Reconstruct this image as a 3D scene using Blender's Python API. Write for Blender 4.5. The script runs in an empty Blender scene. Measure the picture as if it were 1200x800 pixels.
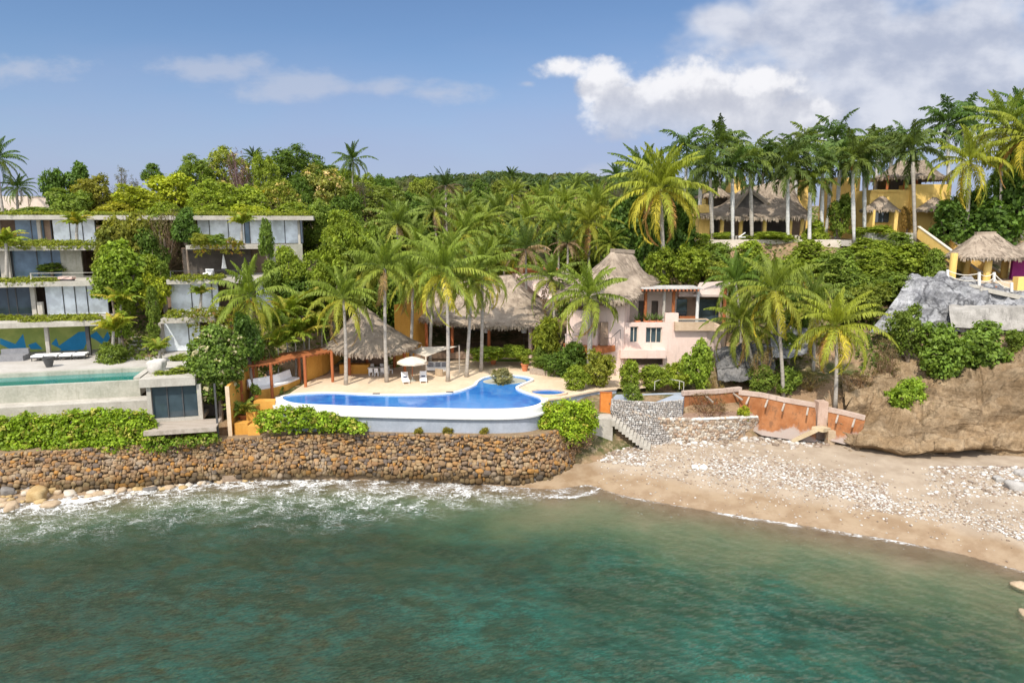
import bpy, math, random
import numpy as np
from mathutils import Vector, Matrix
R = math.radians
rnd = random.Random(7)
C = bpy.context.scene.collection
# ------------------------------------------------------------------ camera
H, PITCH, F = 22.5, R(9.6), 800.0
cp, sp = math.cos(PITCH), math.sin(PITCH)
scn = bpy.context.scene
cam = bpy.data.objects.new('camera', bpy.data.cameras.new('camera'))
C.objects.link(cam)
cam.location = (0, 0, H)
cam.rotation_euler = (R(90) - PITCH, 0, 0)
cam.data.sensor_width = 36; cam.data.lens = 24
cam.data.clip_start = 0.5; cam.data.clip_end = 5000
scn.camera = cam
scn.view_settings.view_transform = 'Standard'
scn.view_settings.look = 'None'
scn.view_settings.gamma = 1
scn.view_settings.exposure = 0.20
scn.cycles.max_bounces = 6
scn.cycles.diffuse_bounces = 4
scn.cycles.glossy_bounces = 3
scn.cycles.transmission_bounces = 4
scn.cycles.transparent_max_bounces = 10
scn.cycles.caustics_reflective = False
scn.cycles.caustics_refractive = False
# ------------------------------------------------------------------ node helpers
class NT:
    def __init__(s, nt):
        s.nt = nt
    def n(s, t, **kw):
        nd = s.nt.nodes.new(t)
        for k, v in kw.items(): setattr(nd, k, v)
        return nd
    def put(s, sock, v):
        if hasattr(v, 'is_output') or isinstance(v, bpy.types.NodeSocket): s.nt.links.new(v, sock)
        elif v is not None: sock.default_value = v
    def math(s, op, a, b=None, c=None, clamp=False):
        nd = s.n('ShaderNodeMath', operation=op, use_clamp=clamp)
        for i, v in enumerate((a, b, c)):
            if v is not None: s.put(nd.inputs[i], v)
        return nd.outputs[0]
    def vmath(s, op, a, b=None, c=None):
        nd = s.n('ShaderNodeVectorMath', operation=op)
        for i, v in enumerate((a, b, c)):
            if v is not None: s.put(nd.inputs[i], v)
        return nd.outputs['Value'] if op in ('LENGTH', 'DOT_PRODUCT', 'DISTANCE') else nd.outputs[0]
    def noise(s, vec, scale, detail=4, rough=0.55, dist=0.0, out=0, dim='3D'):
        nd = s.n('ShaderNodeTexNoise', noise_dimensions=dim)
        s.put(nd.inputs['Vector'], vec); s.put(nd.inputs['Scale'], scale)
        nd.inputs['Detail'].default_value = detail; nd.inputs['Roughness'].default_value = rough
        nd.inputs['Distortion'].default_value = dist
        return nd.outputs[out]
    def ramp(s, v, a, b, lo=0.0, hi=1.0, smooth=True):
        nd = s.n('ShaderNodeMapRange', interpolation_type='SMOOTHSTEP' if smooth else 'LINEAR')
        s.put(nd.inputs[0], v); s.put(nd.inputs[1], a); s.put(nd.inputs[2], b); s.put(nd.inputs[3], lo); s.put(nd.inputs[4], hi)
        return nd.outputs[0]
    def mix(s, f, a, b, mode='MIX'):
        nd = s.n('ShaderNodeMix', data_type='RGBA', blend_type=mode)
        s.put(nd.inputs[0], f); s.put(nd.inputs[6], rgba(a)); s.put(nd.inputs[7], rgba(b))
        return nd.outputs[2]
    def xyz(s, x, y, z):
        nd = s.n('ShaderNodeCombineXYZ')
        for i, v in enumerate((x, y, z)): s.put(nd.inputs[i], v)
        return nd.outputs[0]
    def sep(s, v):
        nd = s.n('ShaderNodeSeparateXYZ'); s.put(nd.inputs[0], v); return nd.outputs
    def attr(s, name):
        return s.n('ShaderNodeAttribute', attribute_name=name)
def rgba(v):
    return (*v, 1.0) if isinstance(v, (tuple, list)) and len(v) == 3 else v
# ------------------------------------------------------------------ sun and sky
SUN_EL, SUN_AZ = R(52), R(202)            # azimuth clockwise from +Y: the sun stands behind the camera, to its left
sun_dir = Vector((math.sin(SUN_AZ) * math.cos(SUN_EL), math.cos(SUN_AZ) * math.cos(SUN_EL), math.sin(SUN_EL)))
sl = bpy.data.lights.new('sun', 'SUN'); sl.energy = 4.0; sl.angle = R(0.53); sl.color = (1.0, 0.93, 0.82)
so = bpy.data.objects.new('sun', sl); C.objects.link(so)
so.rotation_euler = (-sun_dir).to_track_quat('-Z', 'Y').to_euler(); so.location = sun_dir * 200
wd = bpy.data.worlds.new('World'); scn.world = wd; wd.use_nodes = True
wd.node_tree.nodes.clear()
W = NT(wd.node_tree)
sky = W.n('ShaderNodeTexSky', sky_type='NISHITA'); sky.sun_disc = False
sky.sun_elevation = SUN_EL; sky.sun_rotation = SUN_AZ; sky.altitude = 0
sky.air_density = 1.0; sky.dust_density = 0.6; sky.ozone_density = 2.0
# clouds live in the sky itself, laid out by compass direction (a = tan of azimuth, e = tan of elevation)
gen = W.n('ShaderNodeTexCoord').outputs['Generated']
gx, gy, gz = W.sep(gen)
gys = W.math('MAXIMUM', gy, 0.05)
A_, E_ = W.math('DIVIDE', gx, gys), W.math('DIVIDE', gz, gys)
def ae(px, py):
    u = (px - 600) / F; v = (400 - py) / F; f = cp + v * sp
    return u / f, (v * cp - sp) / f
def cloud_group(name, blobs, nscale, amp, thr, soft, stretch):
    g = bpy.data.node_groups.new(name, 'ShaderNodeTree')
    g.interface.new_socket('vec', in_out='INPUT', socket_type='NodeSocketVector')
    g.interface.new_socket('d', in_out='OUTPUT', socket_type='NodeSocketFloat')
    N = NT(g); gi = N.n('NodeGroupInput'); go = N.n('NodeGroupOutput')
    best = None
    for (px, py, rx, ry) in blobs:
        a, e = ae(px, py)
        d = N.vmath('MULTIPLY', N.vmath('SUBTRACT', gi.outputs[0], (a, e, 0)), (F / rx, F / ry, 0))
        l = N.math('SUBTRACT', 1.0, N.vmath('LENGTH', d))
        best = l if best is None else N.math('SMOOTH_MAX', best, l, 0.25)
    best = N.math('MAXIMUM', best, -1.5)
    st = N.vmath('MULTIPLY', gi.outputs[0], (1, stretch, 1))
    nz = N.noise(st, nscale, 5 if name == 'cumulus' else 4, 0.6, 0.0, 0, '2D')
    nz2 = N.noise(st, nscale * 0.35, 1, 0.5, 0.0, 0, '2D')
    nn_ = N.math('ADD', N.math('SUBTRACT', nz, 0.5), N.math('MULTIPLY', N.math('SUBTRACT', nz2, 0.5), 0.7))
    if name == 'cumulus':
        vo = N.n('ShaderNodeTexVoronoi', feature='F1', voronoi_dimensions='2D', normalize=True); N.put(vo.inputs['Vector'], N.vmath('ADD', st, N.vmath('MULTIPLY', N.noise(st, 9, 3, out=1, dim='2D'), (.05, .05, 0)))); vo.inputs['Scale'].default_value = 20; vo.inputs['Detail'].default_value = 2.0; vo.inputs['Roughness'].default_value = .5
        nn_ = N.math('ADD', N.math('MULTIPLY', nn_, 0.8), N.math('MULTIPLY', N.math('SUBTRACT', 0.38, vo.outputs['Distance']), 0.42))
    t = N.math('ADD', best, N.math('MULTIPLY', nn_, amp))
    N.put(go.inputs[0], N.ramp(t, thr, thr + soft))
    return g
cum = cloud_group('cumulus', [(662, 80, 40, 22), (705, 98, 48, 38), (745, 122, 70, 40), (832, 102, 62, 42), (885, 112, 70, 42), (800, 132, 118, 30), (900, 136, 100, 28)], 11, 1.7, 0.02, 0.5, 1.25)
hig = cloud_group('high_cloud', [(980, 30, 170, 60), (1110, 60, 210, 95), (850, 22, 60, 22), (930, 130, 150, 60), (1060, 150, 160, 50)], 6, 1.6, -0.18, 0.75, 1.5)
wis = cloud_group('wisp', [(20, 82, 95, 24), (255, 82, 75, 22), (345, 100, 85, 22), (450, 103, 50, 16), (510, 110, 70, 17), (620, 98, 20, 8), (730, 205, 60, 16)], 12, 1.5, 0.05, 0.75, 2.0)
vec = W.xyz(A_, E_, 0.0)
def use(g, v):
    nd = W.n('ShaderNodeGroup'); nd.node_tree = g; W.put(nd.inputs[0], v); return nd.outputs[0]
d1, d2, d3 = use(cum, vec), use(hig, vec), use(wis, vec)
off = W.vmath('ADD', vec, (-0.022, 0.03, 0))
d1s = use(cum, off)
fine = W.noise(vec, 22, 4, 0.6, dim='2D')
lit = W.ramp(W.math('ADD', W.math('SUBTRACT', d1, d1s), W.math('MULTIPLY', W.math('SUBTRACT', fine, 0.5), 1.6)), -0.55, 1.05)
gs = W.n('ShaderNodeHueSaturation'); gs.inputs['Saturation'].default_value = 1.04; gs.inputs['Value'].default_value = 0.73
W.put(gs.inputs['Color'], sky.outputs[0])
base = W.mix(1.0, gs.outputs[0], (0.88, 0.95, 1.07), 'MULTIPLY')
hz = W.ramp(W.math('ADD', E_, W.math('MULTIPLY', W.math('SUBTRACT', W.noise(W.vmath('MULTIPLY', vec, (1, 4, 1)), 3, 3, dim='2D'), 0.5), 0.10)), 0.02, 0.29, 0.80, 0.0)
K = 10.0
base = W.mix(hz, base, (0.43 * K * .60, 0.48 * K * .60, 0.72 * K * .60))
hc = W.mix(W.ramp(W.noise(W.vmath('MULTIPLY', vec, (1, 1.6, 1)), 9, 5, dim='2D'), .3, .7), (0.54 * K * .58, 0.58 * K * .58, 0.71 * K * .58), (0.74 * K * .69, 0.75 * K * .69, 0.81 * K * .69))
base = W.mix(W.math('MULTIPLY', d2, 0.86), base, hc)
base = W.mix(W.math('MULTIPLY', d3, 0.55), base, (0.66 * K * .57, 0.70 * K * .57, 0.82 * K * .57))
cc = W.mix(lit, (0.66 * K * .53, 0.69 * K * .53, 0.80 * K * .53), (0.80 * K * .75, 0.80 * K * .75, 0.83 * K * .75))
fade = W.ramp(E_, 0.07, 0.20, 0.25, 1.0)
base = W.mix(W.math('MULTIPLY', d1, fade), base, cc)
# broken bright cloud added out of view, overhead and behind, to raise fill
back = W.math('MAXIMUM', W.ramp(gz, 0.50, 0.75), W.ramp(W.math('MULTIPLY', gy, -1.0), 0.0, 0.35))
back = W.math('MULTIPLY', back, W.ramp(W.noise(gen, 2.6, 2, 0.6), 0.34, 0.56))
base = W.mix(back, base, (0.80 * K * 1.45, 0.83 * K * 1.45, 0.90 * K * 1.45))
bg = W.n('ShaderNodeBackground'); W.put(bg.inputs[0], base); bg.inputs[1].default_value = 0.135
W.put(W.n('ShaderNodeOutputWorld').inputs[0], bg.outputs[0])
# ------------------------------------------------------------------ photo pixel (1200 x 800) -> place
def ray(px, py):
    u = (px - 600) / F; v = (400 - py) / F
    return u, cp + v * sp, v * cp - sp
def P(px, py, D):
    u, f, w = ray(px, py); k = D / f
    return Vector((u * k, D, H + w * k))
def G(px, py, z):
    u, f, w = ray(px, py); k = (z - H) / w
    return Vector((u * k, f * k, z))
# ------------------------------------------------------------------ mesh helpers
ORG = {}
class MB:
    def __init__(s, tf=None):
        s.v = []; s.f = []; s.mi = []; s.tf = tf
    def add(s, vs, fs, mi=0):
        b = len(s.v)
        for q in vs:
            q = Vector(q)
            s.v.append(s.tf @ q if s.tf is not None else q)
        for f in fs: s.f.append([b + i for i in f]); s.mi.append(mi)
        return s
    def box(s, x0, x1, y0, y1, z0, z1, mi=0):
        return s.add([(x0, y0, z0), (x1, y0, z0), (x1, y1, z0), (x0, y1, z0), (x0, y0, z1), (x1, y0, z1), (x1, y1, z1), (x0, y1, z1)],
                     [(3, 2, 1, 0), (4, 5, 6, 7), (0, 1, 5, 4), (1, 2, 6, 5), (2, 3, 7, 6), (3, 0, 4, 7)], mi)
    def beam(s, a, b, w, h, mi=0):
        a, b = Vector(a), Vector(b); d = (b - a).normalized()
        up = Vector((0, 0, 1)) if abs(d.z) < 0.95 else Vector((0, 1, 0))
        r = d.cross(up).normalized() * w / 2; u = r.cross(d).normalized() * h / 2
        vs = [a - r - u, a + r - u, a + r + u, a - r + u, b - r - u, b + r - u, b + r + u, b - r + u]
        return s.add(vs, [(0, 3, 2, 1), (4, 5, 6, 7), (0, 1, 5, 4), (1, 2, 6, 5), (2, 3, 7, 6), (3, 0, 4, 7)], mi)
    def tube(s, pts, rad, n=8, mi=0, cap=True):
        pts = [Vector(p) for p in pts]; b = []; vs = []
        rad = rad if isinstance(rad, (list, tuple)) else [rad] * len(pts)
        for i, p in enumerate(pts):
            d = (pts[min(i + 1, len(pts) - 1)] - pts[max(i - 1, 0)]).normalized()
            r = d.cross(Vector((0.02, 1, 0.03)) if abs(d.y) < 0.9 else Vector((1, 0, 0))).normalized(); u = r.cross(d)
            for k in range(n):
                a = 2 * math.pi * k / n
                vs.append(p + (r * math.cos(a) + u * math.sin(a)) * rad[i])
        fs = [(i * n + k, i * n + (k + 1) % n, (i + 1) * n + (k + 1) % n, (i + 1) * n + k) for i in range(len(pts) - 1) for k in range(n)]
        if cap: fs += [tuple(range(n - 1, -1, -1)), tuple(range((len(pts) - 1) * n, len(pts) * n))]
        return s.add(vs, fs, mi)
    def lathe(s, c, prof, n=16, mi=0, sx=1, sy=1):
        vs = [(c[0] + r * sx * math.cos(2 * math.pi * k / n), c[1] + r * sy * math.sin(2 * math.pi * k / n), c[2] + z) for r, z in prof for k in range(n)]
        m = len(prof)
        fs = [(i * n + k, i * n + (k + 1) % n, (i + 1) * n + (k + 1) % n, (i + 1) * n + k) for i in range(m - 1) for k in range(n)]
        fs += [tuple(range(n - 1, -1, -1)), tuple(range((m - 1) * n, m * n))]
        return s.add(vs, fs, mi)
    def prism(s, poly, z0, z1, mi=0, bottom=True):
        n = len(poly); q = [(p[0], p[1]) for p in poly]
        ar = sum(q[i][0] * q[(i + 1) % n][1] - q[(i + 1) % n][0] * q[i][1] for i in range(n))
        if ar < 0: q = q[::-1]
        vs = [(x, y, z0) for x, y in q] + [(x, y, z1) for x, y in q]
        fs = [tuple(range(n, 2 * n))] + ([tuple(range(n - 1, -1, -1))] if bottom else [])
        fs += [(i, (i + 1) % n, n + (i + 1) % n, n + i) for i in range(n)]
        return s.add(vs, fs, mi)
    def strip(s, a, b, z=None, mi=0, closed=False):          # quads between two point rows
        n = len(a); vs = [Vector(p) for p in a] + [Vector(p) for p in b]
        return s.add(vs, [(i, (i + 1) % n, n + (i + 1) % n, n + i) for i in range(n if closed else n - 1)], mi)
    def build(s, name, mats, parent=None, loc=None, smooth=False, label=None):
        org = ORG[parent.name] if parent is not None else Vector(loc if loc is not None else (0, 0, 0))
        me = bpy.data.meshes.new(name)
        me.from_pydata([tuple(p - org) for p in s.v], [], s.f)
        mats = mats if isinstance(mats, (list, tuple)) else [mats]
        for m in mats: me.materials.append(m)
        if len(mats) > 1: me.polygons.foreach_set('material_index', s.mi)
        if smooth: me.polygons.foreach_set('use_smooth', [True] * len(s.f))
        me.update()
        o = bpy.data.objects.new(name, me); C.objects.link(o)
        if parent is not None: o.parent = parent
        else: o.location = org
        ORG[o.name] = org
        if label: o['label'] = label
        return o
def tag(o, label, cat, group=None):
    o['label'] = label; o['category'] = cat
    if group: o['group'] = group
    return o
def kind(o, k, label=None):
    o['kind'] = k
    if label: o['label'] = label
    return o
def thing(name, label, cat, loc, group=None):
    o = bpy.data.objects.new(name, None); C.objects.link(o); o.location = loc; o.empty_display_size = 0.3
    ORG[o.name] = Vector(loc)
    return tag(o, label, cat, group)
def np_mesh(name, v, quads, mats, cols=None, smooth=False, attrs=None):
    me = bpy.data.meshes.new(name); v = np.asarray(v, np.float32); q = np.asarray(quads, np.int32)
    k = q.shape[1]
    me.vertices.add(len(v)); me.vertices.foreach_set('co', v.ravel())
    me.loops.add(q.size); me.loops.foreach_set('vertex_index', q.ravel())
    me.polygons.add(len(q)); me.polygons.foreach_set('loop_start', np.arange(len(q), dtype=np.int32) * k)
    me.polygons.foreach_set('loop_total', np.full(len(q), k, np.int32))
    if smooth: me.polygons.foreach_set('use_smooth', np.ones(len(q), bool))
    for m in (mats if isinstance(mats, (list, tuple)) else [mats]): me.materials.append(m)
    if cols is not None:
        ca = me.color_attributes.new('Col', 'FLOAT_COLOR', 'POINT')
        ca.data.foreach_set('color', np.concatenate([cols, np.ones((len(v), 1))], 1).astype(np.float32).ravel())
    for an, av in (attrs or {}).items():
        at = me.attributes.new(an, 'FLOAT', 'POINT'); at.data.foreach_set('value', np.asarray(av, np.float32).ravel())
    me.update(calc_edges=True); me.validate()
    return me
def link(name, me, loc=(0, 0, 0), parent=None):
    o = bpy.data.objects.new(name, me); C.objects.link(o); o.location = loc
    if parent is not None: o.parent = parent
    ORG[o.name] = Vector(loc)
    return o
# ------------------------------------------------------------------ materials
def newmat(name):
    m = bpy.data.materials.new(name); m.use_nodes = True
    m.node_tree.nodes.clear()
    return m, NT(m.node_tree)
def finish(N, color, rough=0.8, normal=None, spec=0.3, metal=0.0, **kw):
    b = N.n('ShaderNodeBsdfPrincipled'); N.put(b.inputs['Base Color'], rgba(color)); N.put(b.inputs['Roughness'], rough)
    b.inputs['Specular IOR Level'].default_value = spec; b.inputs['Metallic'].default_value = metal
    if normal is not None: N.put(b.inputs['Normal'], normal)
    for k, v in kw.items(): N.put(b.inputs[k], v)
    N.put(N.n('ShaderNodeOutputMaterial').inputs[0], b.outputs[0])
    return b
def bump(N, h, strength=0.5, dist=0.05):
    nd = N.n('ShaderNodeBump'); nd.inputs['Strength'].default_value = strength; nd.inputs['Distance'].default_value = dist
    N.put(nd.inputs['Height'], h); return nd.outputs[0]
def wcoord(N): return N.n('ShaderNodeNewGeometry').outputs['Position']
def surf(name, c1, c2, scale=1.0, rough=0.85, bs=0.25, bd=0.03, stretch=(1, 1, 1), stain=None, fine=8, spec=0.25):
    m, N = newmat(name); p = N.vmath('MULTIPLY', wcoord(N), stretch)
    a = N.noise(p, scale, 6, 0.6); b = N.noise(p, scale * fine, 4, 0.6)
    t = N.ramp(N.math('ADD', N.math('MULTIPLY', a, 0.7), N.math('MULTIPLY', b, 0.3)), 0.33, 0.67)
    col = N.mix(t, c1, c2)
    if stain:
        s = N.ramp(N.noise(N.vmath('MULTIPLY', wcoord(N), (1.6, 1.6, 0.22)), 1.3, 5, 0.65), 0.52, 0.75)
        col = N.mix(N.math('MULTIPLY', s, stain[1]), col, stain[0])
    finish(N, col, rough, bump(N, b, bs, bd), spec)
    return m
def leafmat(name, trans=0.36, rough=0.55, shine=0.2):
    m, N = newmat(name)
    oi = N.n('ShaderNodeObjectInfo')
    c = N.mix(1.0, N.attr('Col').outputs[0], oi.outputs['Color'], 'MULTIPLY')
    g = N.n('ShaderNodeNewGeometry')
    k = N.math('ADD', 0.75, N.math('MULTIPLY', g.outputs['Random Per Island'], 0.5))
    c = N.mix(1.0, c, N.xyz(k, k, k), 'MULTIPLY')
    b = N.n('ShaderNodeBsdfPrincipled'); N.put(b.inputs['Base Color'], c); b.inputs['Roughness'].default_value = rough
    b.inputs['Specular IOR Level'].default_value = shine
    t = N.n('ShaderNodeBsdfTranslucent'); N.put(t.inputs[0], N.mix(1.0, c, (1.25, 1.25, 0.55), 'MULTIPLY'))
    mx = N.n('ShaderNodeMixShader'); mx.inputs[0].default_value = trans
    N.put(mx.inputs[1], b.outputs[0]); N.put(mx.inputs[2], t.outputs[0])
    N.put(N.n('ShaderNodeOutputMaterial').inputs[0], mx.outputs[0])
    return m
def islandmat(name, colors, rough=0.85, noise=6.0, bs=0.4, dark=None):
    m, N = newmat(name); g = N.n('ShaderNodeNewGeometry')
    cr = N.n('ShaderNodeValToRGB'); cr.color_ramp.interpolation = 'CONSTANT'
    e = cr.color_ramp.elements
    for i, c in enumerate(colors):
        el = e[i] if i < 2 else e.new(i / len(colors))
        el.position = i / len(colors); el.color = rgba(c)
    N.put(cr.inputs[0], g.outputs['Random Per Island'])
    nz = N.noise(wcoord(N), noise, 5, 0.65)
    k = N.ramp(nz, 0.25, 0.75, 0.72, 1.22)
    col = N.mix(1.0, cr.outputs[0], N.xyz(k, k, k), 'MULTIPLY')
    if dark:                                                  # weed and wet below the tide line
        zz = N.math('ADD', N.sep(wcoord(N))[2], N.math('MULTIPLY', N.math('SUBTRACT', N.noise(wcoord(N), 0.7, 4), 0.5), 1.3))
        col = N.mix(N.ramp(zz, dark, dark - 0.8), col, N.mix(1.0, col, (0.45, 0.46, 0.40), 'MULTIPLY'))
        col = N.mix(N.math('MULTIPLY', N.ramp(N.noise(wcoord(N), 0.5, 5, .65), .54, .70), .6), col, (0.36, 0.29, 0.21))
    finish(N, col, rough, bump(N, nz, bs, 0.05), 0.25)
    return m
def glassmat(name, tint, rough=0.06):
    m, N = newmat(name)
    nz = N.noise(wcoord(N), 0.9, 3)
    col = N.mix(N.ramp(nz, 0.35, 0.65), tint, tuple(c * 0.72 for c in tint))
    finish(N, col, rough, None, 0.8)
    return m
M = {}
M['leaf'] = leafmat('leaf')
M['glossleaf'] = leafmat('glossy_leaf', 0.32, 0.5, 0.2)
M['frond'] = leafmat('frond', 0.38, 0.5, 0.2)
M['bark'] = surf('bark', (0.16, 0.12, 0.09), (0.28, 0.23, 0.18), 3, stretch=(1, 1, 0.4))
M['palmbark'] = surf('palm_bark', (0.28, 0.25, 0.21), (0.44, 0.40, 0.35), 2.2, stretch=(0.6, 0.6, 3))
M['royalbark'] = surf('royal_bark', (0.42, 0.41, 0.39), (0.58, 0.57, 0.54), 1.6, stretch=(0.6, 0.6, 3))
M['concrete'] = surf('concrete', (0.36, 0.33, 0.28), (0.48, 0.45, 0.39), 0.7, stain=((0.22, 0.20, 0.17), 0.55))
M['concretedark'] = surf('weathered_concrete', (0.30, 0.30, 0.24), (0.44, 0.42, 0.35), 0.6, stain=((0.17, 0.17, 0.12), 0.6))
M['stucco_pink'] = surf('pink_stucco', (0.66, 0.50, 0.43), (0.73, 0.58, 0.51), 0.5, stain=((0.42, 0.32, 0.28), 0.55))
M['stucco_yellow'] = surf('yellow_stucco', (0.74, 0.49, 0.14), (0.82, 0.57, 0.19), 0.5, stain=((0.50, 0.30, 0.08), 0.4))
M['stucco_orange'] = surf('orange_stucco', (0.54, 0.26, 0.045), (0.63, 0.34, 0.075), 0.6, stain=((0.40, 0.18, 0.04), 0.45))
M['stucco_white'] = surf('white_plaster', (0.62, 0.61, 0.58), (0.71, 0.70, 0.67), 0.6, stain=((0.50, 0.48, 0.43), 0.3))
M['rust'] = surf('rust_orange', (0.29, 0.09, 0.03), (0.38, 0.14, 0.05), 1.2, stain=((0.20, 0.07, 0.03), 0.4))
M['wood_red'] = surf('red_wood', (0.32, 0.09, 0.035), (0.42, 0.14, 0.05), 2.0, stretch=(1, 1, 0.2))
M['wood_grey'] = surf('grey_deck_boards', (0.30, 0.25, 0.20), (0.46, 0.40, 0.34), 1.5, stretch=(0.3, 6, 1))
M['deck'] = surf('terrace_stone', (0.58, 0.44, 0.30), (0.68, 0.54, 0.39), 0.35, 0.75, 0.15, stain=((0.50, 0.36, 0.24), 0.35))
M['paving'] = surf('pale_paving', (0.38, 0.35, 0.31), (0.46, 0.43, 0.39), 0.5, 0.8, 0.15)
M['white'] = surf('white_fabric', (0.78, 0.78, 0.77), (0.84, 0.84, 0.83), 2)
M['cream'] = surf('cream_canvas', (0.62, 0.54, 0.44), (0.70, 0.62, 0.52), 2)
M['greyfab'] = surf('grey_fabric', (0.20, 0.20, 0.21), (0.26, 0.26, 0.27), 3)
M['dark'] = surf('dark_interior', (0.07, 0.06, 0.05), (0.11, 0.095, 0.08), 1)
M['brown'] = surf('brown_interior', (0.22, 0.15, 0.105), (0.32, 0.23, 0.165), 0.8)
M['metal'] = surf('dark_metal', (0.06, 0.06, 0.06), (0.09, 0.09, 0.09), 3, 0.5)
M['terracotta'] = surf('terracotta', (0.48, 0.16, 0.07), (0.58, 0.22, 0.10), 3)
M['glass_pale'] = glassmat('curtained_glass', (0.80, 0.87, 0.92), 0.05)
M['glass_dark'] = glassmat('dark_glass', (0.05, 0.075, 0.09), 0.05)
M['glass_blue'] = glassmat('blue_glass', (0.13, 0.20, 0.27), 0.05)
M['purple'] = surf('purple_paint', (0.20, 0.02, 0.12), (0.26, 0.03, 0.16), 1)
M['rope'] = surf('rope', (0.62, 0.58, 0.50), (0.70, 0.66, 0.58), 5)
M['greyplaster'] = surf('blue_grey_plaster', (0.27, 0.30, 0.345), (0.35, 0.38, 0.43), 0.7, stain=((0.26, 0.27, 0.29), 0.4))
M['stones'] = islandmat('wall_stones', [(0.20, 0.12, 0.06), (0.29, 0.16, 0.065), (0.17, 0.12, 0.08), (0.25, 0.165, 0.09), (0.36, 0.18, 0.05), (0.19, 0.13, 0.085), (0.30, 0.21, 0.115), (0.13, 0.10, 0.08), (0.31, 0.20, 0.10), (0.24, 0.135, 0.065), (0.22, 0.14, 0.075), (0.27, 0.17, 0.085)], dark=1.5)
M['mortar'] = surf('wall_mortar', (0.19, 0.13, 0.075), (0.28, 0.20, 0.12), 2)
M['rubble'] = islandmat('rubble_stones', [(0.48, 0.40, 0.31), (0.38, 0.27, 0.19), (0.50, 0.44, 0.36), (0.36, 0.29, 0.23), (0.44, 0.33, 0.23), (0.56, 0.52, 0.46)])
M['greystone'] = islandmat('grey_facing_stones', [(0.30, 0.27, 0.24), (0.36, 0.33, 0.30), (0.33, 0.29, 0.25), (0.39, 0.36, 0.33), (0.28, 0.26, 0.24), (0.47, 0.45, 0.42)])
M['pebble'] = islandmat('pale_pebbles', [(0.44, 0.40, 0.35), (0.54, 0.51, 0.47), (0.35, 0.28, 0.22), (0.47, 0.43, 0.38), (0.27, 0.20, 0.15), (0.39, 0.34, 0.29), (0.21, 0.16, 0.12), (0.62, 0.60, 0.57)])
M['thatch'] = None
def thatchmat():
    m, N = newmat('thatch'); g = N.n('ShaderNodeNewGeometry'); p = wcoord(N)
    a = N.noise(p, 0.9, 5, 0.6); b = N.noise(N.vmath('MULTIPLY', p, (7, 7, 2.5)), 3, 4, 0.6)
    c = N.mix(N.ramp(a, 0.3, 0.7), (0.26, 0.205, 0.155), (0.40, 0.325, 0.25))
    k = N.math('ADD', 0.72, N.math('MULTIPLY', g.outputs['Random Per Island'], 0.5))
    k = N.math('MULTIPLY', k, N.ramp(b, 0.3, 0.7, 0.8, 1.15))
    c = N.mix(1.0, c, N.xyz(k, k, k), 'MULTIPLY')
    finish(N, c, 0.95, bump(N, b, 0.6, 0.08), 0.1)
    return m
M['thatch'] = thatchmat()
# ================================================================== THE GROUND
from mathutils import noise as mnoise
HC = [-300, 0, 125, 137, 160, 186, 198, 300, 370, 393, 450, 560, 700, 830, 950, 1050, 1200, 1600]
HD = [50, 59.3, 60.3, 62, 66, 72, 76, 82, 88, 93, 97, 105, 120, 150, 200, 300, 430, 700]
HZ = {
 -300: [-3, -3, 3.0, 4, 5, 7.6, 7.7, 8, 8, 10, 21, 24, 26, 28, 29, 30, 30, 30],
 0:    [-3, -3, 3.0, 4, 5, 7.6, 7.7, 8, 8, 10, 21, 24, 26, 28, 29, 30, 30, 30],
 125:  [-3, -3, 3.0, 4, 5, 7.6, 7.7, 8, 8, 10, 21, 24, 26, 28, 29, 30, 30, 30],
 137:  [-3, -3, 3.0, 4, 5, 7.6, 8.6, 12, 16, 18.5, 21, 24, 26, 28, 29, 30, 30, 30],
 160:  [-3, -3, 3.0, 4, 5, 7.6, 8.8, 12.4, 16.5, 18.5, 21, 24, 26.5, 28, 29, 30, 30, 30],
 186:  [-3, -3, 3.0, 4, 5, 7.6, 8.6, 12, 16, 18.5, 21, 24, 27, 29, 29, 30, 30, 30],
 198:  [-3, -3, 3.0, 4, 5, 7.6, 7.7, 8, 8, 10, 21, 24, 27, 29, 29, 30, 30, 30],
 300:  [-3, -3, 3.0, 4, 5, 6.2, 8, 10, 13, 17, 20, 23, 27, 29, 30, 30, 30, 30],
 393:  [-3, -3, 3.0, 5.4, 5.8, 5.8, 5.85, 7.5, 10, 13, 16, 19, 22, 27, 29, 33, 38, 40],
 370:  [-3, -3, 3.0, 5.4, 5.8, 5.8, 6.3, 10, 14, 16, 18, 21, 24, 28, 29, 30, 31, 31],
 450:  [-3, -3, 3.0, 5.4, 5.8, 5.8, 5.8, 5.85, 7.5, 10, 12, 16, 20, 25, 29, 35, 43, 46],
 560:  [-3, -3, 3.0, 5.4, 5.8, 5.8, 5.8, 5.85, 6, 7.5, 10, 13, 17, 22, 28, 38, 47, 50],
 700:  [-3, -3, 1.0, 2.0, 5.6, 5.8, 5.9, 6, 8, 9.5, 11, 14, 18, 23, 27, 37, 47, 50],
 830:  [-3, -3, -3, -3, 4.6, 5.6, 6, 8, 11, 14, 19.6, 20.2, 20.8, 22, 26, 34, 44, 46],
 950:  [-3, -3, -3, -3, 3.0, 5.6, 7.2, 11, 14.5, 17.5, 19.7, 20.3, 20.8, 24, 28, 30, 30, 30],
 1050: [-3, -3, -3, -3, 2.6, 6.4, 9, 12, 15.2, 17.5, 19.2, 20.3, 21.2, 25, 28, 30, 30, 30],
 1200: [-3, -3, -3, 1, 5, 8.4, 9.6, 13.0, 15.6, 16.6, 18, 20, 24, 29, 31, 32, 32, 32],
 1600: [-3, -3, -3, 1, 5, 8.4, 10.4, 14, 16, 17.5, 18.5, 21, 25, 30, 32, 33, 33, 33],
}
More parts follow.
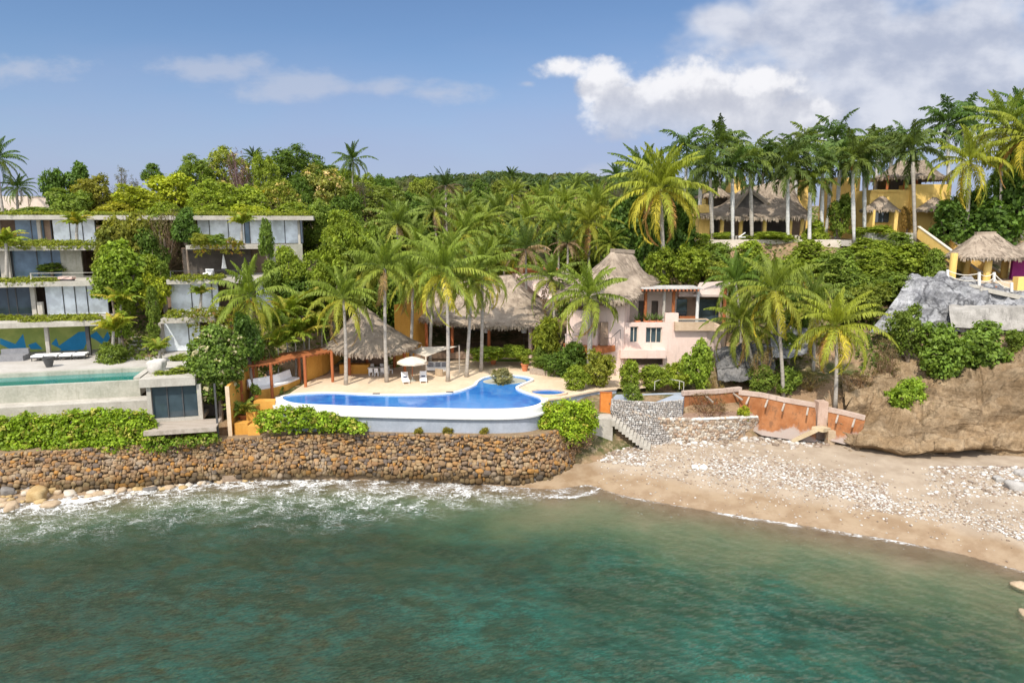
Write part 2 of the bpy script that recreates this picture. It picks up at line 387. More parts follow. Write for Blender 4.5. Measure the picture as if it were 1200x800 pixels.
HT = np.array([HZ[c] for c in HC], float)
def hill(x, y):
    x = np.asarray(x, float); y = np.asarray(y, float)
    pc = np.clip(600 + 784 * x / np.maximum(y, 1), HC[0], HC[-1] - 0.01); d = np.clip(y, HD[0], HD[-1] - 0.01)
    i = np.clip(np.searchsorted(HC, pc, side='right') - 1, 0, len(HC) - 2); j = np.clip(np.searchsorted(HD, d, side='right') - 1, 0, len(HD) - 2)
    hc = np.array(HC, float); hd = np.array(HD, float)
    a = (pc - hc[i]) / (hc[i + 1] - hc[i]); b = (d - hd[j]) / (hd[j + 1] - hd[j])
    return (HT[i, j] * (1 - a) + HT[i + 1, j] * a) * (1 - b) + (HT[i, j + 1] * (1 - a) + HT[i + 1, j + 1] * a) * b
def gz_at(x, y): return float(hill(x, y))
def grid(xs, ys):
    X, Y = np.meshgrid(xs, ys); nx, ny = len(xs), len(ys)
    idx = np.arange(nx * ny).reshape(ny, nx)
    q = np.stack([idx[:-1, :-1], idx[:-1, 1:], idx[1:, 1:], idx[1:, :-1]], -1).reshape(-1, 4)
    return X, Y, q
# numpy value noise
_rs = np.random.RandomState(3); _T = _rs.rand(256, 256)
def vnoise(x, y):
    xi = np.floor(x).astype(int); yi = np.floor(y).astype(int); fx = x - xi; fy = y - yi
    fx = fx * fx * (3 - 2 * fx); fy = fy * fy * (3 - 2 * fy)
    a = _T[xi % 256, yi % 256]; b = _T[(xi + 1) % 256, yi % 256]; c = _T[xi % 256, (yi + 1) % 256]; d = _T[(xi + 1) % 256, (yi + 1) % 256]
    return (a * (1 - fx) + b * fx) * (1 - fy) + (c * (1 - fx) + d * fx) * fy
def fbm(x, y, o=4):
    s = 0; a = 0.5; n = 0
    for k in range(o):
        s = s + a * vnoise(x * 2 ** k + 17 * k, y * 2 ** k + 31 * k); n += a; a *= 0.5
    return s / n
m, N = newmat('hillside_soil')
p = wcoord(N); t = N.ramp(N.noise(p, 0.18, 6, 0.65), 0.42, 0.6)
col = N.mix(t, (0.30, 0.20, 0.12), (0.075, 0.085, 0.03))
col = N.mix(N.ramp(N.noise(p, 1.4, 5, 0.7), 0.5, 0.7), col, (0.40, 0.30, 0.19))
finish(N, col, 0.95, bump(N, N.noise(p, 2.5, 6, 0.7), 0.9, 0.25), 0.1)
M['soil'] = m
xs = np.concatenate([np.linspace(-420, -70, 30), np.arange(-68, 76, 1.0), np.linspace(78, 420, 30)])
ys = np.concatenate([np.arange(56, 104, 0.8), np.arange(104, 150, 2.0), np.linspace(152, 700, 60)])
X, Y, q = grid(xs, ys)
Z = hill(X, Y) + np.where(Y > 97, (fbm(X * .1, Y * .1) - .5) * 2.0, 0)
kind(link('hillside', np_mesh('hillside', np.stack([X, Y, Z], -1).reshape(-1, 3), q, M['soil'], smooth=True)), 'structure')

# shoreline, beach, seabed
SH = [G(px, py, 0) for px, py in [(-300, 625), (-120, 608), (0, 593), (100, 581), (180, 571), (260, 563), (360, 559), (480, 562), (600, 571), (650, 574), (690, 568), (730, 581), (790, 592), (860, 604), (950, 618), (1050, 634), (1130, 650), (1200, 670), (1280, 705), (1400, 760)]]
shx = np.array([p.x for p in SH]); shy = np.array([p.y for p in SH])
def shore(x): return np.interp(x, shx, shy)
def beach_z(x, y):
    d = (y - shore(x)) * 0.93
    n = (fbm(np.asarray(x) * .25, np.asarray(y) * .25) - .5)
    land = 2.0 * (1 - np.exp(-np.maximum(d, 0) / 6.0)) + n * 0.25 * np.clip(d / 4, 0, 1)
    s = np.maximum(-d, 0)
    slope = np.interp(np.asarray(x, float), [-40, -10, 10, 40], [0.13, 0.12, 0.085, 0.075])
    sea = -s * slope - (fbm(np.asarray(x) * .3 + 9, np.asarray(y) * .3) - .5) * 0.9 * np.clip(s / 5, 0, 1)
    return np.where(d > 0, land, np.minimum(sea, -0.0 * s))
def bz(x, y): return float(beach_z(np.array(float(x)), np.array(float(y))))
def beach_at(px, py):
    z = 0.5
    for _ in range(6):
        p = G(px, py, z); z = bz(p.x, p.y)
    return Vector((p.x, p.y, z))
xs = np.concatenate([np.linspace(-160, -48, 22), np.arange(-47, 58, 0.4), np.linspace(59, 160, 22)])
ys = np.concatenate([np.linspace(-60, 24, 14), np.arange(25, 68, 0.4)])
X, Y, q = grid(xs, ys); Z = beach_z(X, Y); D_ = (Y - shore(X)) * 0.93
m, N = newmat('sand'); p = wcoord(N); ad = N.attr('inland').outputs['Fac']
wob = N.math('MULTIPLY', N.math('SUBTRACT', N.noise(p, 0.35, 4), 0.5), 3.0)
dd = N.math('ADD', ad, wob)
dry = N.mix(N.ramp(N.noise(p, 0.5, 6, 0.65), 0.35, 0.65), (0.30, 0.235, 0.17), (0.39, 0.315, 0.235))
dry = N.mix(N.ramp(N.noise(p, 14, 3, 0.7), 0.55, 0.75), dry, (0.34, 0.25, 0.17))
wet = N.mix(N.ramp(N.noise(p, 0.8, 5), 0.35, 0.65), (0.25, 0.17, 0.10), (0.32, 0.235, 0.15))
c = N.mix(N.ramp(dd, 2.2, 4.2), wet, dry)
under = N.mix(N.ramp(N.noise(p, 0.16, 5, 0.6, 0.6), 0.40, 0.60), (0.26, 0.26, 0.13), (0.055, 0.062, 0.030))
under = N.mix(N.ramp(N.noise(p, 1.1, 5, 0.7), 0.45, 0.75), under, (0.16, 0.14, 0.07))
c = N.mix(N.ramp(dd, -1.0, -4.0), c, (0.34, 0.31, 0.19))
c = N.mix(N.ramp(dd, -4.0, -13.0), c, under)
rg = N.ramp(dd, 0.5, 4.0, 0.25, 0.95)
finish(N, c, rg, bump(N, N.noise(p, 6, 6, 0.7), 0.6, 0.06), 0.25)
M['sand'] = m
kind(link('beach', np_mesh('beach', np.stack([X, Y, Z], -1).reshape(-1, 3), q, m, smooth=True, attrs={'inland': D_})), 'structure')

# the sea
xs = np.concatenate([np.linspace(-160, -46, 16), np.arange(-45, 50, 0.22), np.linspace(51, 160, 16)])
ys = np.concatenate([np.linspace(-60, 26, 12), np.arange(27, 63, 0.20)])
X, Y, q = grid(xs, ys); D_ = (shore(X) - Y) * 0.93; dep = np.clip(-beach_z(X, Y), 0, 9)
amp = np.clip(D_ / 6, 0.0, 1)
wav = 0
wr = np.random.RandomState(5)
for k in range(26):
    lam = 0.7 * 1.18 ** (k % 13) * (1 + .1 * wr.rand()); an = R(70) + wr.randn() * 0.55; kx, ky = math.cos(an), math.sin(an)
    ph = wr.rand() * 6.28
    s_ = np.sin((X * kx + Y * ky) * 6.283 / lam + ph + 2.2 * fbm(X * .12 + k, Y * .12))
    wav = wav + 0.0075 * lam ** 0.85 * (1 - np.abs(s_)) * 1.6
Z = (wav - 0.20) * 0.42 * amp + 0.02
left = 1 / (1 + np.exp((X - 2) / 3.0))
brk = np.exp(-((D_ - 0.9) / 1.9) ** 2) * left * (0.42 + .95 * fbm(X * .22, Y * .3))
lace = np.clip(1 - (D_ - 1) / np.interp(X, [-40, -22, -5, 4], [8, 16, 8, 3]), 0, 1) * left * 0.44 * np.clip(0.3 + 1.4 * fbm(X * .09 + 4, Y * .14), 0, 1.1)
edge = np.exp(-((D_ + 0.05) / 0.35) ** 2) * (1 - left) * np.clip(fbm(X * .16, Y * .16 + 7) * 2.6 - .8, 0, 1) * 0.9
rr = np.clip((X - 33) / 4, 0, 1) * np.clip(1 - D_ / 5, 0, 1) * 0.5
foam = np.clip(np.maximum.reduce([brk, lace, edge, rr]), 0, 1.2) * (D_ > -1.5)
def streak(foam, pts, w, a):
    for (p0, p1) in zip(pts[:-1], pts[1:]):
        ax, ay = p0.x, p0.y; bx_, by = p1.x, p1.y
        tt = np.clip(((X - ax) * (bx_ - ax) + (Y - ay) * (by - ay)) / ((bx_ - ax) ** 2 + (by - ay) ** 2), 0, 1)
        d = np.hypot(X - ax - tt * (bx_ - ax), Y - ay - tt * (by - ay)); foam = np.maximum(foam, a * np.exp(-(d / w) ** 2))
    return foam
foam = streak(foam, [G(x, y, 0) for x, y in [(765, 585), (790, 588), (830, 595), (862, 599)]], 0.22, 1.0)
foam = streak(foam, [G(x, y, 0) for x, y in [(640, 583), (670, 583), (695, 577), (712, 566), (710, 552)]], 0.28, 0.95)
Z = Z + foam * 0.05 * fbm(X * 2, Y * 2)
m, N = newmat('sea_water'); p = wcoord(N)
dp = N.attr('depth').outputs['Fac']; fo = N.attr('foam').outputs['Fac']
nl = N.noise(p, 0.10, 4, 0.55)
lr = N.ramp(N.math('ADD', N.sep(p)[0], N.math('MULTIPLY', N.math('SUBTRACT', N.noise(p, 0.05, 3), 0.5), 30.0)), -16.0, 14.0)
body = N.mix(N.ramp(nl, 0.36, 0.66), N.mix(lr, (0.034, 0.074, 0.052), (0.030, 0.104, 0.074)), N.mix(lr, (0.032, 0.100, 0.076), (0.028, 0.152, 0.116)))
body = N.mix(N.ramp(N.noise(N.vmath('MULTIPLY', p, (1, 1.8, 1)), 0.55, 5, 0.65, 0.5), 0.42, 0.66), body, N.mix(lr, (0.048, 0.062, 0.034), (0.034, 0.082, 0.052)))
weed = N.math('MULTIPLY', N.ramp(N.noise(N.vmath('MULTIPLY', p, (1, 1.5, 1)), 0.20, 7, 0.68, 0.3), 0.46, 0.60), N.math('MULTIPLY', N.ramp(dp, 0.7, 1.3), 0.72))
body = N.mix(weed, body, N.mix(lr, (0.034, 0.054, 0.030), (0.020, 0.060, 0.040)))
body = N.mix(N.ramp(dp, 0.15, 1.15), (0.17, 0.215, 0.115), body)
k = N.math('SUBTRACT', 1.0, N.math('POWER', 2.71828, N.math('MULTIPLY', dp, -0.75)))
fine = N.noise(N.vmath('MULTIPLY', p, (1.0, 2.2, 1)), 2.4, 6, 0.62, 0.3)
rot = N.n('ShaderNodeVectorRotate', rotation_type='Z_AXIS'); N.put(rot.inputs['Vector'], p); rot.inputs['Angle'].default_value = -0.35
rp_ = rot.outputs[0]
bp = bump(N, N.math('ADD', N.noise(N.vmath('MULTIPLY', rp_, (1.0, 2.2, 1)), 3.4, 5, 0.66, 0.3), N.math('MULTIPLY', N.noise(N.vmath('MULTIPLY', rp_, (0.6, 1.4, 1)), 1.3, 4, 0.6, 0.5), 1.2)), 1.0, 0.28)
rk = N.ramp(N.noise(N.vmath('MULTIPLY', rp_, (0.8, 1.8, 1)), 2.8, 6, 0.72, 0.3), 0.30, 0.70, 0.78, 1.26)  # ripple glints and dark streaks painted into the body colour, finer ones below
body = N.mix(1.0, body, N.xyz(rk, rk, rk), 'MULTIPLY')
r2_ = N.ramp(N.noise(N.vmath('MULTIPLY', rp_, (1, 2.0, 1)), 6.5, 4, 0.7), 0.34, 0.66, 0.80, 1.24)
body = N.mix(1.0, body, N.xyz(r2_, r2_, r2_), 'MULTIPLY')
tr = N.n('ShaderNodeBsdfTransparent'); N.put(tr.inputs[0], N.mix(N.ramp(dp, 0, 1.0), (1, 1, 1), (0.60, 0.86, 0.74)))
df = N.n('ShaderNodeBsdfDiffuse'); N.put(df.inputs[0], body); N.put(df.inputs[1], 0.3); N.put(df.inputs['Normal'], bp)
mx = N.n('ShaderNodeMixShader'); N.put(mx.inputs[0], k); N.put(mx.inputs[1], tr.outputs[0]); N.put(mx.inputs[2], df.outputs[0])
gl = N.n('ShaderNodeBsdfGlossy'); gl.inputs['Roughness'].default_value = 0.07; N.put(gl.inputs['Normal'], bp)
fr = N.n('ShaderNodeFresnel'); fr.inputs[0].default_value = 1.33; N.put(fr.inputs['Normal'], bp)
m2 = N.n('ShaderNodeMixShader'); N.put(m2.inputs[0], N.math('MULTIPLY', fr.outputs[0], 0.85)); N.put(m2.inputs[1], mx.outputs[0]); N.put(m2.inputs[2], gl.outputs[0])
wp = N.vmath('ADD', p, N.vmath('MULTIPLY', N.vmath('SUBTRACT', N.noise(p, 0.9, 4, out=1), (0.5, 0.5, 0.5)), (2.2, 1.3, 0)))
def lacey(sc):
    vo = N.n('ShaderNodeTexVoronoi', feature='DISTANCE_TO_EDGE'); N.put(vo.inputs['Vector'], N.vmath('MULTIPLY', wp, (0.8, 1.5, 0))); vo.inputs['Scale'].default_value = sc
    return vo.outputs['Distance']
v1, v2 = lacey(1.15), lacey(3.2)
gate = N.ramp(N.noise(p, 0.55, 5, 0.65), 0.38, 0.66)
w1 = N.math('MULTIPLY', fo, N.math('MULTIPLY', gate, 0.17)); w2 = N.math('MULTIPLY', fo, N.math('MULTIPLY', gate, 0.30))
l1 = N.ramp(v1, 0.0, w1, 1.0, 0.0); l2 = N.ramp(v2, 0.0, w2, 1.0, 0.0)
mass = N.ramp(N.math('ADD', fo, N.math('MULTIPLY', N.math('SUBTRACT', N.noise(p, 2.2, 6, 0.7), 0.5), 1.5)), 0.82, 1.15)
fm = N.math('MAXIMUM', N.math('MULTIPLY', N.math('MAXIMUM', l1, l2), N.ramp(fo, 0.03, 0.30)), mass)
fd = N.n('ShaderNodeBsdfDiffuse'); fd.inputs[0].default_value = (0.80, 0.80, 0.78, 1)
m3 = N.n('ShaderNodeMixShader'); N.put(m3.inputs[0], N.math('MULTIPLY', fm, 0.85)); N.put(m3.inputs[1], m2.outputs[0]); N.put(m3.inputs[2], fd.outputs[0])
N.put(N.n('ShaderNodeOutputMaterial').inputs[0], m3.outputs[0])
kind(link('sea', np_mesh('sea', np.stack([X, Y, Z], -1).reshape(-1, 3), q, m, smooth=True, attrs={'depth': dep, 'foam': foam})), 'structure')

# stones -------------------------------------------------------------
import bmesh
def ico(sub):
    bm = bmesh.new(); bmesh.ops.create_icosphere(bm, subdivisions=sub, radius=1)
    bm.verts.ensure_lookup_table()
    v = np.array([x.co[:] for x in bm.verts]); f = np.array([[w.index for w in t.verts] for t in bm.faces]); bm.free(); return v, f
IV2, IF2 = ico(2); IV1, IF1 = ico(1); IV3, IF3 = ico(3)
class Stones:
    def __init__(s, sub): s.t = {1: (IV1, IF1), 2: (IV2, IF2), 3: (IV3, IF3)}[sub]; s.v = []; s.f = []; s.n = 0; s.rs = np.random.RandomState(11)
    def add(s, c, r, axes=None, rough=0.12):
        v, f = s.t; rs = s.rs
        k = 1 + rough * np.sin(v @ rs.randn(3, 3) * 2.1 + rs.rand(3) * 6).sum(1, keepdims=True) * 0.5
        w = np.sign(v) * np.abs(v) ** 0.74 * k * np.array(r)
        if axes is None:
            a = rs.rand() * 6.28; ca, sa = math.cos(a), math.sin(a); axes = np.array([[ca, sa, 0], [-sa, ca, 0], [0, 0, 1]])
        s.v.append(w @ np.array(axes) + np.array(c)); s.f.append(f + s.n); s.n += len(v)
    def mesh(s, name, mats, org=(0, 0, 0)): return np_mesh(name, np.concatenate(s.v) - np.array(org), np.concatenate(s.f), mats, smooth=True)
def stone_face(B, T, rowh, wmin, wmax, thick, sub=2, jit=0.1):
    """stones set into a face whose foot runs along B and head along T (same count of points)"""
    S = Stones(sub); rs = S.rs
    bl = np.array([tuple(p) for p in B]); tl = np.array([tuple(p) for p in T]); n = len(bl)
    seg = np.linalg.norm(np.diff(bl, axis=0), axis=1); cum_ = np.concatenate([[0], np.cumsum(seg)])
    def at(sv, h):
        b = np.array([np.interp(sv, cum_, bl[:, k]) for k in range(3)]); t = np.array([np.interp(sv, cum_, tl[:, k]) for k in range(3)])
        return b + (t - b) * h, t - b, np.array([np.interp(min(sv + .3, cum_[-1]), cum_, bl[:, k]) - np.interp(max(sv - .3, 0), cum_, bl[:, k]) for k in range(3)])
    Hm = np.linalg.norm(tl - bl, axis=1).mean(); h = 0
    while h < Hm:
        rh = rowh[0] + (rowh[1] - rowh[0]) * h / Hm; sv = -rs.rand() * wmin
        while sv < cum_[-1]:
            w = wmin + (wmax - wmin) * rs.rand() ** 1.6; w *= rh / rowh[0] * 0.5 + 0.5; hk = .75 + .6 * rs.rand()
            c, up, al = at(min(max(sv + w / 2, 0), cum_[-1]), min((h + rh / 2 + rs.randn() * rh * jit) / Hm, 1.0))
            up = up / np.linalg.norm(up); al = al - up * (al @ up); al = al / np.linalg.norm(al); nr = np.cross(al, up)
            a = rs.randn() * .18; ax = np.array([al * math.cos(a) + up * math.sin(a), -al * math.sin(a) + up * math.cos(a), nr])
            S.add(c + nr * thick * 0.15 * rs.randn(), (w * .53, rh * .55 * hk, thick * (.7 + .6 * rs.rand())), ax)
            sv += w * .97
        h += rh * 0.86
    return S
# stone sea wall
wb = [(-160, 597, .5), (-60, 583, .6), (0, 576, .7), (130, 565, .8), (270, 553, .9), (400, 552, .9), (520, 557, .8), (600, 561, .7), (645, 556, .8), (668, 545, 1.0), (684, 530, 1.3)]
B = [G(*w) for w in wb]
tz = [3.3, 3.4, 3.5, 3.5, 3.5, 4.0, 4.1, 4.1, 4.1, 4.2, 4.3]
T = []
for i, b in enumerate(B):
    a = B[max(i - 1, 0)]; c = B[min(i + 1, len(B) - 1)]; d = (c - a); nrm = Vector((-d.y, d.x, 0)).normalized()
    T.append(Vector((b.x + nrm.x * 1.15, b.y + nrm.y * 1.15, tz[i])))
B = [Vector((b.x, b.y, b.z - 0.5)) for b in B]
S = stone_face(B, T, (0.40, 0.24), 0.18, 0.74, 0.20, 2, .26)
mb = MB(); back = [Vector((t.x * .99, t.y + 3.0, t.z)) for t in T]; inn = [Vector((b.x, b.y + .22, b.z - .5)) for b in B]
mb.strip(inn, [Vector((t.x, t.y + .22, t.z + .05)) for t in T]); mb.strip([Vector((t.x, t.y + .22, t.z + .05)) for t in T], back)
w_org = Vector((B[5].x, B[5].y, 0.5))
root = thing('stone_sea_wall', 'long sea wall of brown and ochre rounded stones below the pools', 'sea wall', w_org)
link('stone_facing', S.mesh('stone_facing', M['stones'], w_org), (0, 0, 0), root)
mb.build('wall_core', M['mortar'], root)
M['tanrock0'] = surf('footing_concrete', (0.20, 0.14, 0.09), (0.32, 0.24, 0.17), 1.4, bs=0.6)
mb = MB()
for seg, lab in [([(262, 558), (300, 554.5), (352, 551)], 'short concrete ledge at the foot of the sea wall below the pergola')]:
    mb = MB(); lo = [G(x, y, 0.5) for x, y in seg]; mb.strip([q + Vector((0, -.35, -.5)) for q in lo], [q + Vector((0, -.3, .12)) for q in lo]); mb.strip([q + Vector((0, -.3, .12)) for q in lo], [q + Vector((0, .6, .16)) for q in lo])
    tag(mb.build('footing', M['tanrock0'], None, lo[0]), lab, 'footing')
# shore boulders
def boulder(name, c, r, mat, label, group=None, sub=3, rough=0.2, cat='boulder'):
    S = Stones(sub); S.rs = np.random.RandomState(abs(hash((round(c.x, 2), round(c.y, 2)))) % 2 ** 31)
    S.add((0, 0, 0), r, None, rough); vv = S.v[0]; dn_ = np.array([mnoise.fractal(Vector(q) * (1.1 / max(r)) + c, .8, 2, 4) for q in vv]); S.v[0] = vv * (1 + .22 * dn_[:, None]); o = link(name, S.mesh(name, mat), c); return tag(o, label, cat, group)
M['ochre'] = surf('ochre_rock', (0.44, 0.24, 0.05), (0.52, 0.36, 0.12), 1.2, bs=0.6)
M['tanrock'] = surf('tan_rock', (0.34, 0.25, 0.16), (0.48, 0.37, 0.25), 1.4, bs=0.6)
M['darkrock'] = surf('dark_rock', (0.12, 0.11, 0.10), (0.22, 0.20, 0.18), 1.4, bs=0.6)
M['ochretan'] = surf('ochre_tan_rock', (0.34, 0.22, 0.09), (0.44, 0.33, 0.17), 1.3, bs=.6); M['tanwhite_'] = surf('pale_tan_rock', (0.44, 0.38, 0.30), (0.56, 0.50, 0.42), 1.5, bs=.6)
M['greyrk'] = surf('grey_boulder', (0.30, 0.28, 0.26), (0.44, 0.42, 0.39), 1.5, bs=.6)
M['whiterock'] = surf('white_rock', (0.64, 0.60, 0.54), (0.76, 0.73, 0.69), 1.8, bs=0.5)
for px, py, r, mt, lab in [
  (45, 583, (1.05, .75, .55), 'ochretan', 'big ochre boulder standing in the surf near the left end of the sea wall'),
  (174, 568, (.85, .55, .35), 'ochre', 'flat orange boulder at the foot of the sea wall below the green hedge'),
  (60, 594, (.75, .6, .3), 'tanrock', 'low tan boulder in the foam just below the big ochre boulder'),
  (14, 597, (.7, .55, .45), 'tanrock', 'leftmost tan boulder standing in the water'),
  (10, 578, (.6, .45, .4), 'darkrock', 'dark boulder against the left end of the sea wall'),
  (34, 574, (.6, .45, .35), 'darkrock', 'dark boulder behind the big ochre boulder'),
  (1198, 692, (.6, .5, .22), 'tanrock', 'tan rock awash at the right edge of the water'),
  (1204, 727, (.6, .4, .2), 'tanrock', 'low tan rock in the water at the lower right, nearest the corner'),
  (305, 557, (.45, .3, .3), 'whiterock', 'single white boulder at the foot of the wall below the pergola'),
  (1190, 572, (.8, .6, .45), 'greyrk', 'largest grey boulder on the beach at the right edge'), (1170, 563, (.5, .4, .3), 'greyrk', 'grey boulder on the beach left of the largest one at the right edge'), (1197, 556, (.6, .4, .35), 'greyrk', 'grey boulder under the cliff foot at the right edge'),
  (825, 549, (.4, .32, .25), 'whiterock', 'right one of two white stones lying together on the upper beach'), (815, 548.5, (.36, .3, .22), 'whiterock', 'left one of two white stones lying together on the upper beach')]:
    c = beach_at(px, py); c.z = max(c.z, -0.1) + r[2] * .35
    boulder('boulder', c, r, M[mt], lab)
rs = np.random.RandomState(21)
for i in range(120):
    px = 2 + 300 * rs.rand() ** 1.25; py = np.interp(px, [0, 130, 270, 400], [586, 574, 563, 558]) + rs.randn() * 6 * (1 - px / 420) + 2
    s = .14 + .27 * rs.rand() ** 2.2; c = beach_at(px, py); c.z = max(c.z, -0.05) + s * .2
    boulder('boulder', c, (s * 1.2, s, s * .7), M[['tanrock', 'tanrock', 'ochretan', 'ochretan', 'darkrock', 'tanwhite_'][rs.randint(6)]], 'loose boulder at the wave line below the left half of the sea wall', 'loose boulders at the wave line', 2)
# pebbles on the beach
S = Stones(1); rs = S.rs
def scatter(n, fx, fy, smin, smax):
    for _ in range(n):
        px, py = fx(), fy; px, py = px, fy(px)
        c = beach_at_fast(px, py)
        if smax < .15 and fbm(np.array(c[0] * .45), np.array(c[1] * .45 + 3)) < .15 + .30 * rs.rand(): continue
        s = smin + (smax - smin) * rs.rand() ** 2.2
        S.add((c[0], c[1], c[2] + s * .15), (s * 1.2, s, s * .6), None, 0.15)
def beach_at_fast(px, py):
    p = G(px, py, 1.2); z = bz(p.x, p.y); p = G(px, py, z); return p.x, p.y, bz(p.x, p.y)
scatter(620, lambda: 697 + 62 * rs.rand(), lambda x: 517 + 26 * rs.rand() ** 1.2 + (x - 700) * .06, .05, .20)
scatter(2400, lambda: 740 + 300 * rs.rand(), lambda x: np.interp(x, [740, 850, 900, 1040], [528, 545, 548, 582]) + rs.randn() * 11, .03, .12)
scatter(2600, lambda: 830 + 215 * rs.rand(), lambda x: np.interp(x, [830, 900, 950, 1045], [542, 549, 560, 588]) + rs.randn() * 9, .03, .13)
scatter(1500, lambda: 985 + 225 * rs.rand() ** .8, lambda x: np.interp(x, [985, 1100, 1210], [592, 600, 625]) + rs.randn() * 12, .03, .11)
scatter(1100, lambda: 1080 + 135 * rs.rand() ** .7, lambda x: 547 + rs.rand() ** 1.6 * 34, .04, .18)
scatter(650, lambda: 745 + 225 * rs.rand(), lambda x: np.interp(x, [745, 800, 880, 975], [505, 516, 514, 518]) + rs.randn() * 3.5, .07, .30)
scatter(1600, lambda: 700 + 500 * rs.rand(), lambda x: np.interp(x, [700, 1200], [552, 610]) + rs.randn() * 22, .03, .09)
scatter(2200, lambda: 5 + 640 * rs.rand(), lambda x: np.interp(x, [0, 130, 270, 400, 600, 660], [586, 571, 560, 557, 566, 560]) + rs.randn() * 3.5, .04, .2)
kind(link('pebbles', S.mesh('pebbles', M['pebble'])), 'stuff', 'white and tan pebbles strewn over the beach')

# ------------------------------------------------------------------ cliffs
def rockmat(name, c1, c2, c3, sc, strat=3.0, crack=.8):
    m, N = newmat(name); p = wcoord(N)
    a = N.noise(p, sc, 7, 0.62, 0.4); b = N.noise(N.vmath('MULTIPLY', p, (0.5, 0.5, strat)), sc * 1.5, 6, 0.65, 0.8)
    c = N.mix(N.ramp(a, 0.35, 0.65), c1, c2); c = N.mix(N.ramp(b, 0.52, 0.72), c, c3)
    f_ = N.noise(p, sc * 7, 6, 0.75); kf = N.math('MULTIPLY', N.ramp(f_, .3, .7, .76, 1.2), N.ramp(N.noise(N.vmath('MULTIPLY', p, (.6, .6, 1.5)), .22, 4, .6), .3, .7, .72, 1.22)); c = N.mix(1.0, c, N.xyz(kf, kf, kf), 'MULTIPLY')
    vo = N.n('ShaderNodeTexVoronoi', feature='DISTANCE_TO_EDGE'); N.put(vo.inputs['Vector'], N.vmath('ADD', p, N.vmath('MULTIPLY', N.noise(p, 1.2, 4, out=1), (1.3, 1.3, 1.3)))); vo.inputs['Scale'].default_value = sc * .45
    c = N.mix(N.math('MULTIPLY', N.ramp(vo.outputs['Distance'], 0.0, .05, 1.0, 0.0), crack), c, c3)
    finish(N, c, 0.95, bump(N, N.math('ADD', b, f_), 1.0, 0.22), 0.15)
    return m
M['sandstone'] = rockmat('sandstone', (0.265, 0.18, 0.10), (0.36, 0.265, 0.165), (0.16, 0.105, 0.058), 0.45, 3.2, .3)
M['greyrock'] = rockmat('grey_rock', (0.20, 0.20, 0.21), (0.40, 0.40, 0.405), (0.07, 0.07, 0.075), 0.5, 0.8)
M['shaderock'] = rockmat('dark_grey_rock', (0.10, 0.10, 0.10), (0.22, 0.21, 0.20), (0.04, 0.04, 0.04), 0.6, 0.8)
def rock_sheet(name, rows, mat, label, cat, nu=150, nv=60, amp=1.0, sc=0.35, ridged=False, over=None, kindn=None, strata=False):
    """a rock face lofted through rows of points (foot first)"""
    R_ = np.array([[tuple(p) for p in r] for r in rows]); nr, npt = R_.shape[:2]
    u = np.linspace(0, 1, nu); v = np.linspace(0, 1, nv)
    ru = np.array([[np.interp(u, np.linspace(0, 1, npt), R_[j, :, k]) for k in range(3)] for j in range(nr)])   # nr,3,nu
    pts = np.array([[np.interp(v, np.linspace(0, 1, nr), ru[:, k, i]) for k in range(3)] for i in range(nu)])    # nu,3,nv
    pts = pts.transpose(2, 0, 1)
    du = np.gradient(pts, axis=1); dv = np.gradient(pts, axis=0); nm = np.cross(du, dv); nm /= np.linalg.norm(nm, axis=-1, keepdims=True) + 1e-9
    disp = np.zeros((nv, nu))
    for j in range(nv):
        for i in range(nu):
            p = Vector(pts[j, i])
            if ridged: d = mnoise.ridged_multi_fractal(p * sc, 0.9, 2.1, 5, 1.0, 2.0) * .45 - .5 + mnoise.voronoi(p * sc * 1.3)[0][0] * 0.6
            else: d = mnoise.fractal(Vector((p.x * sc, p.y * sc, p.z * sc * 1.9)), 0.75, 2.1, 6) * 0.9 - abs(mnoise.noise(Vector((p.x * sc * .5, p.y * sc * .5, p.z * 1.1)))) * .7
            if strata:
                q_ = p.z * .95 + p.x * .06 + 1.6 * mnoise.noise(Vector((p.x * .13, p.y * .13, p.z * .2))); fr_ = q_ - math.floor(q_)
                d = d * .75 + (1.1 * fr_ ** 1.3 - .45) * (0.35 + .9 * abs(mnoise.noise(Vector((p.x * .2, 3, p.z * .5))))) + .07 * mnoise.ridged_multi_fractal(p * .6, .9, 2.2, 4, 1, 2)
            disp[j, i] = d
    if over is not None: disp = disp + over(np.linspace(0, 1, nv)[:, None], u[None, :]) / amp
    pts = pts + nm * (disp * amp)[..., None]
    idx = np.arange(nu * nv).reshape(nv, nu)
    q = np.stack([idx[:-1, :-1], idx[:-1, 1:], idx[1:, 1:], idx[1:, :-1]], -1).reshape(-1, 4)
    c = pts[0].mean(0)
    o = link(name, np_mesh(name, pts.reshape(-1, 3) - c, q, mat, smooth=False), c)
    if kindn: return kind(o, kindn, label)
    return tag(o, label, cat)
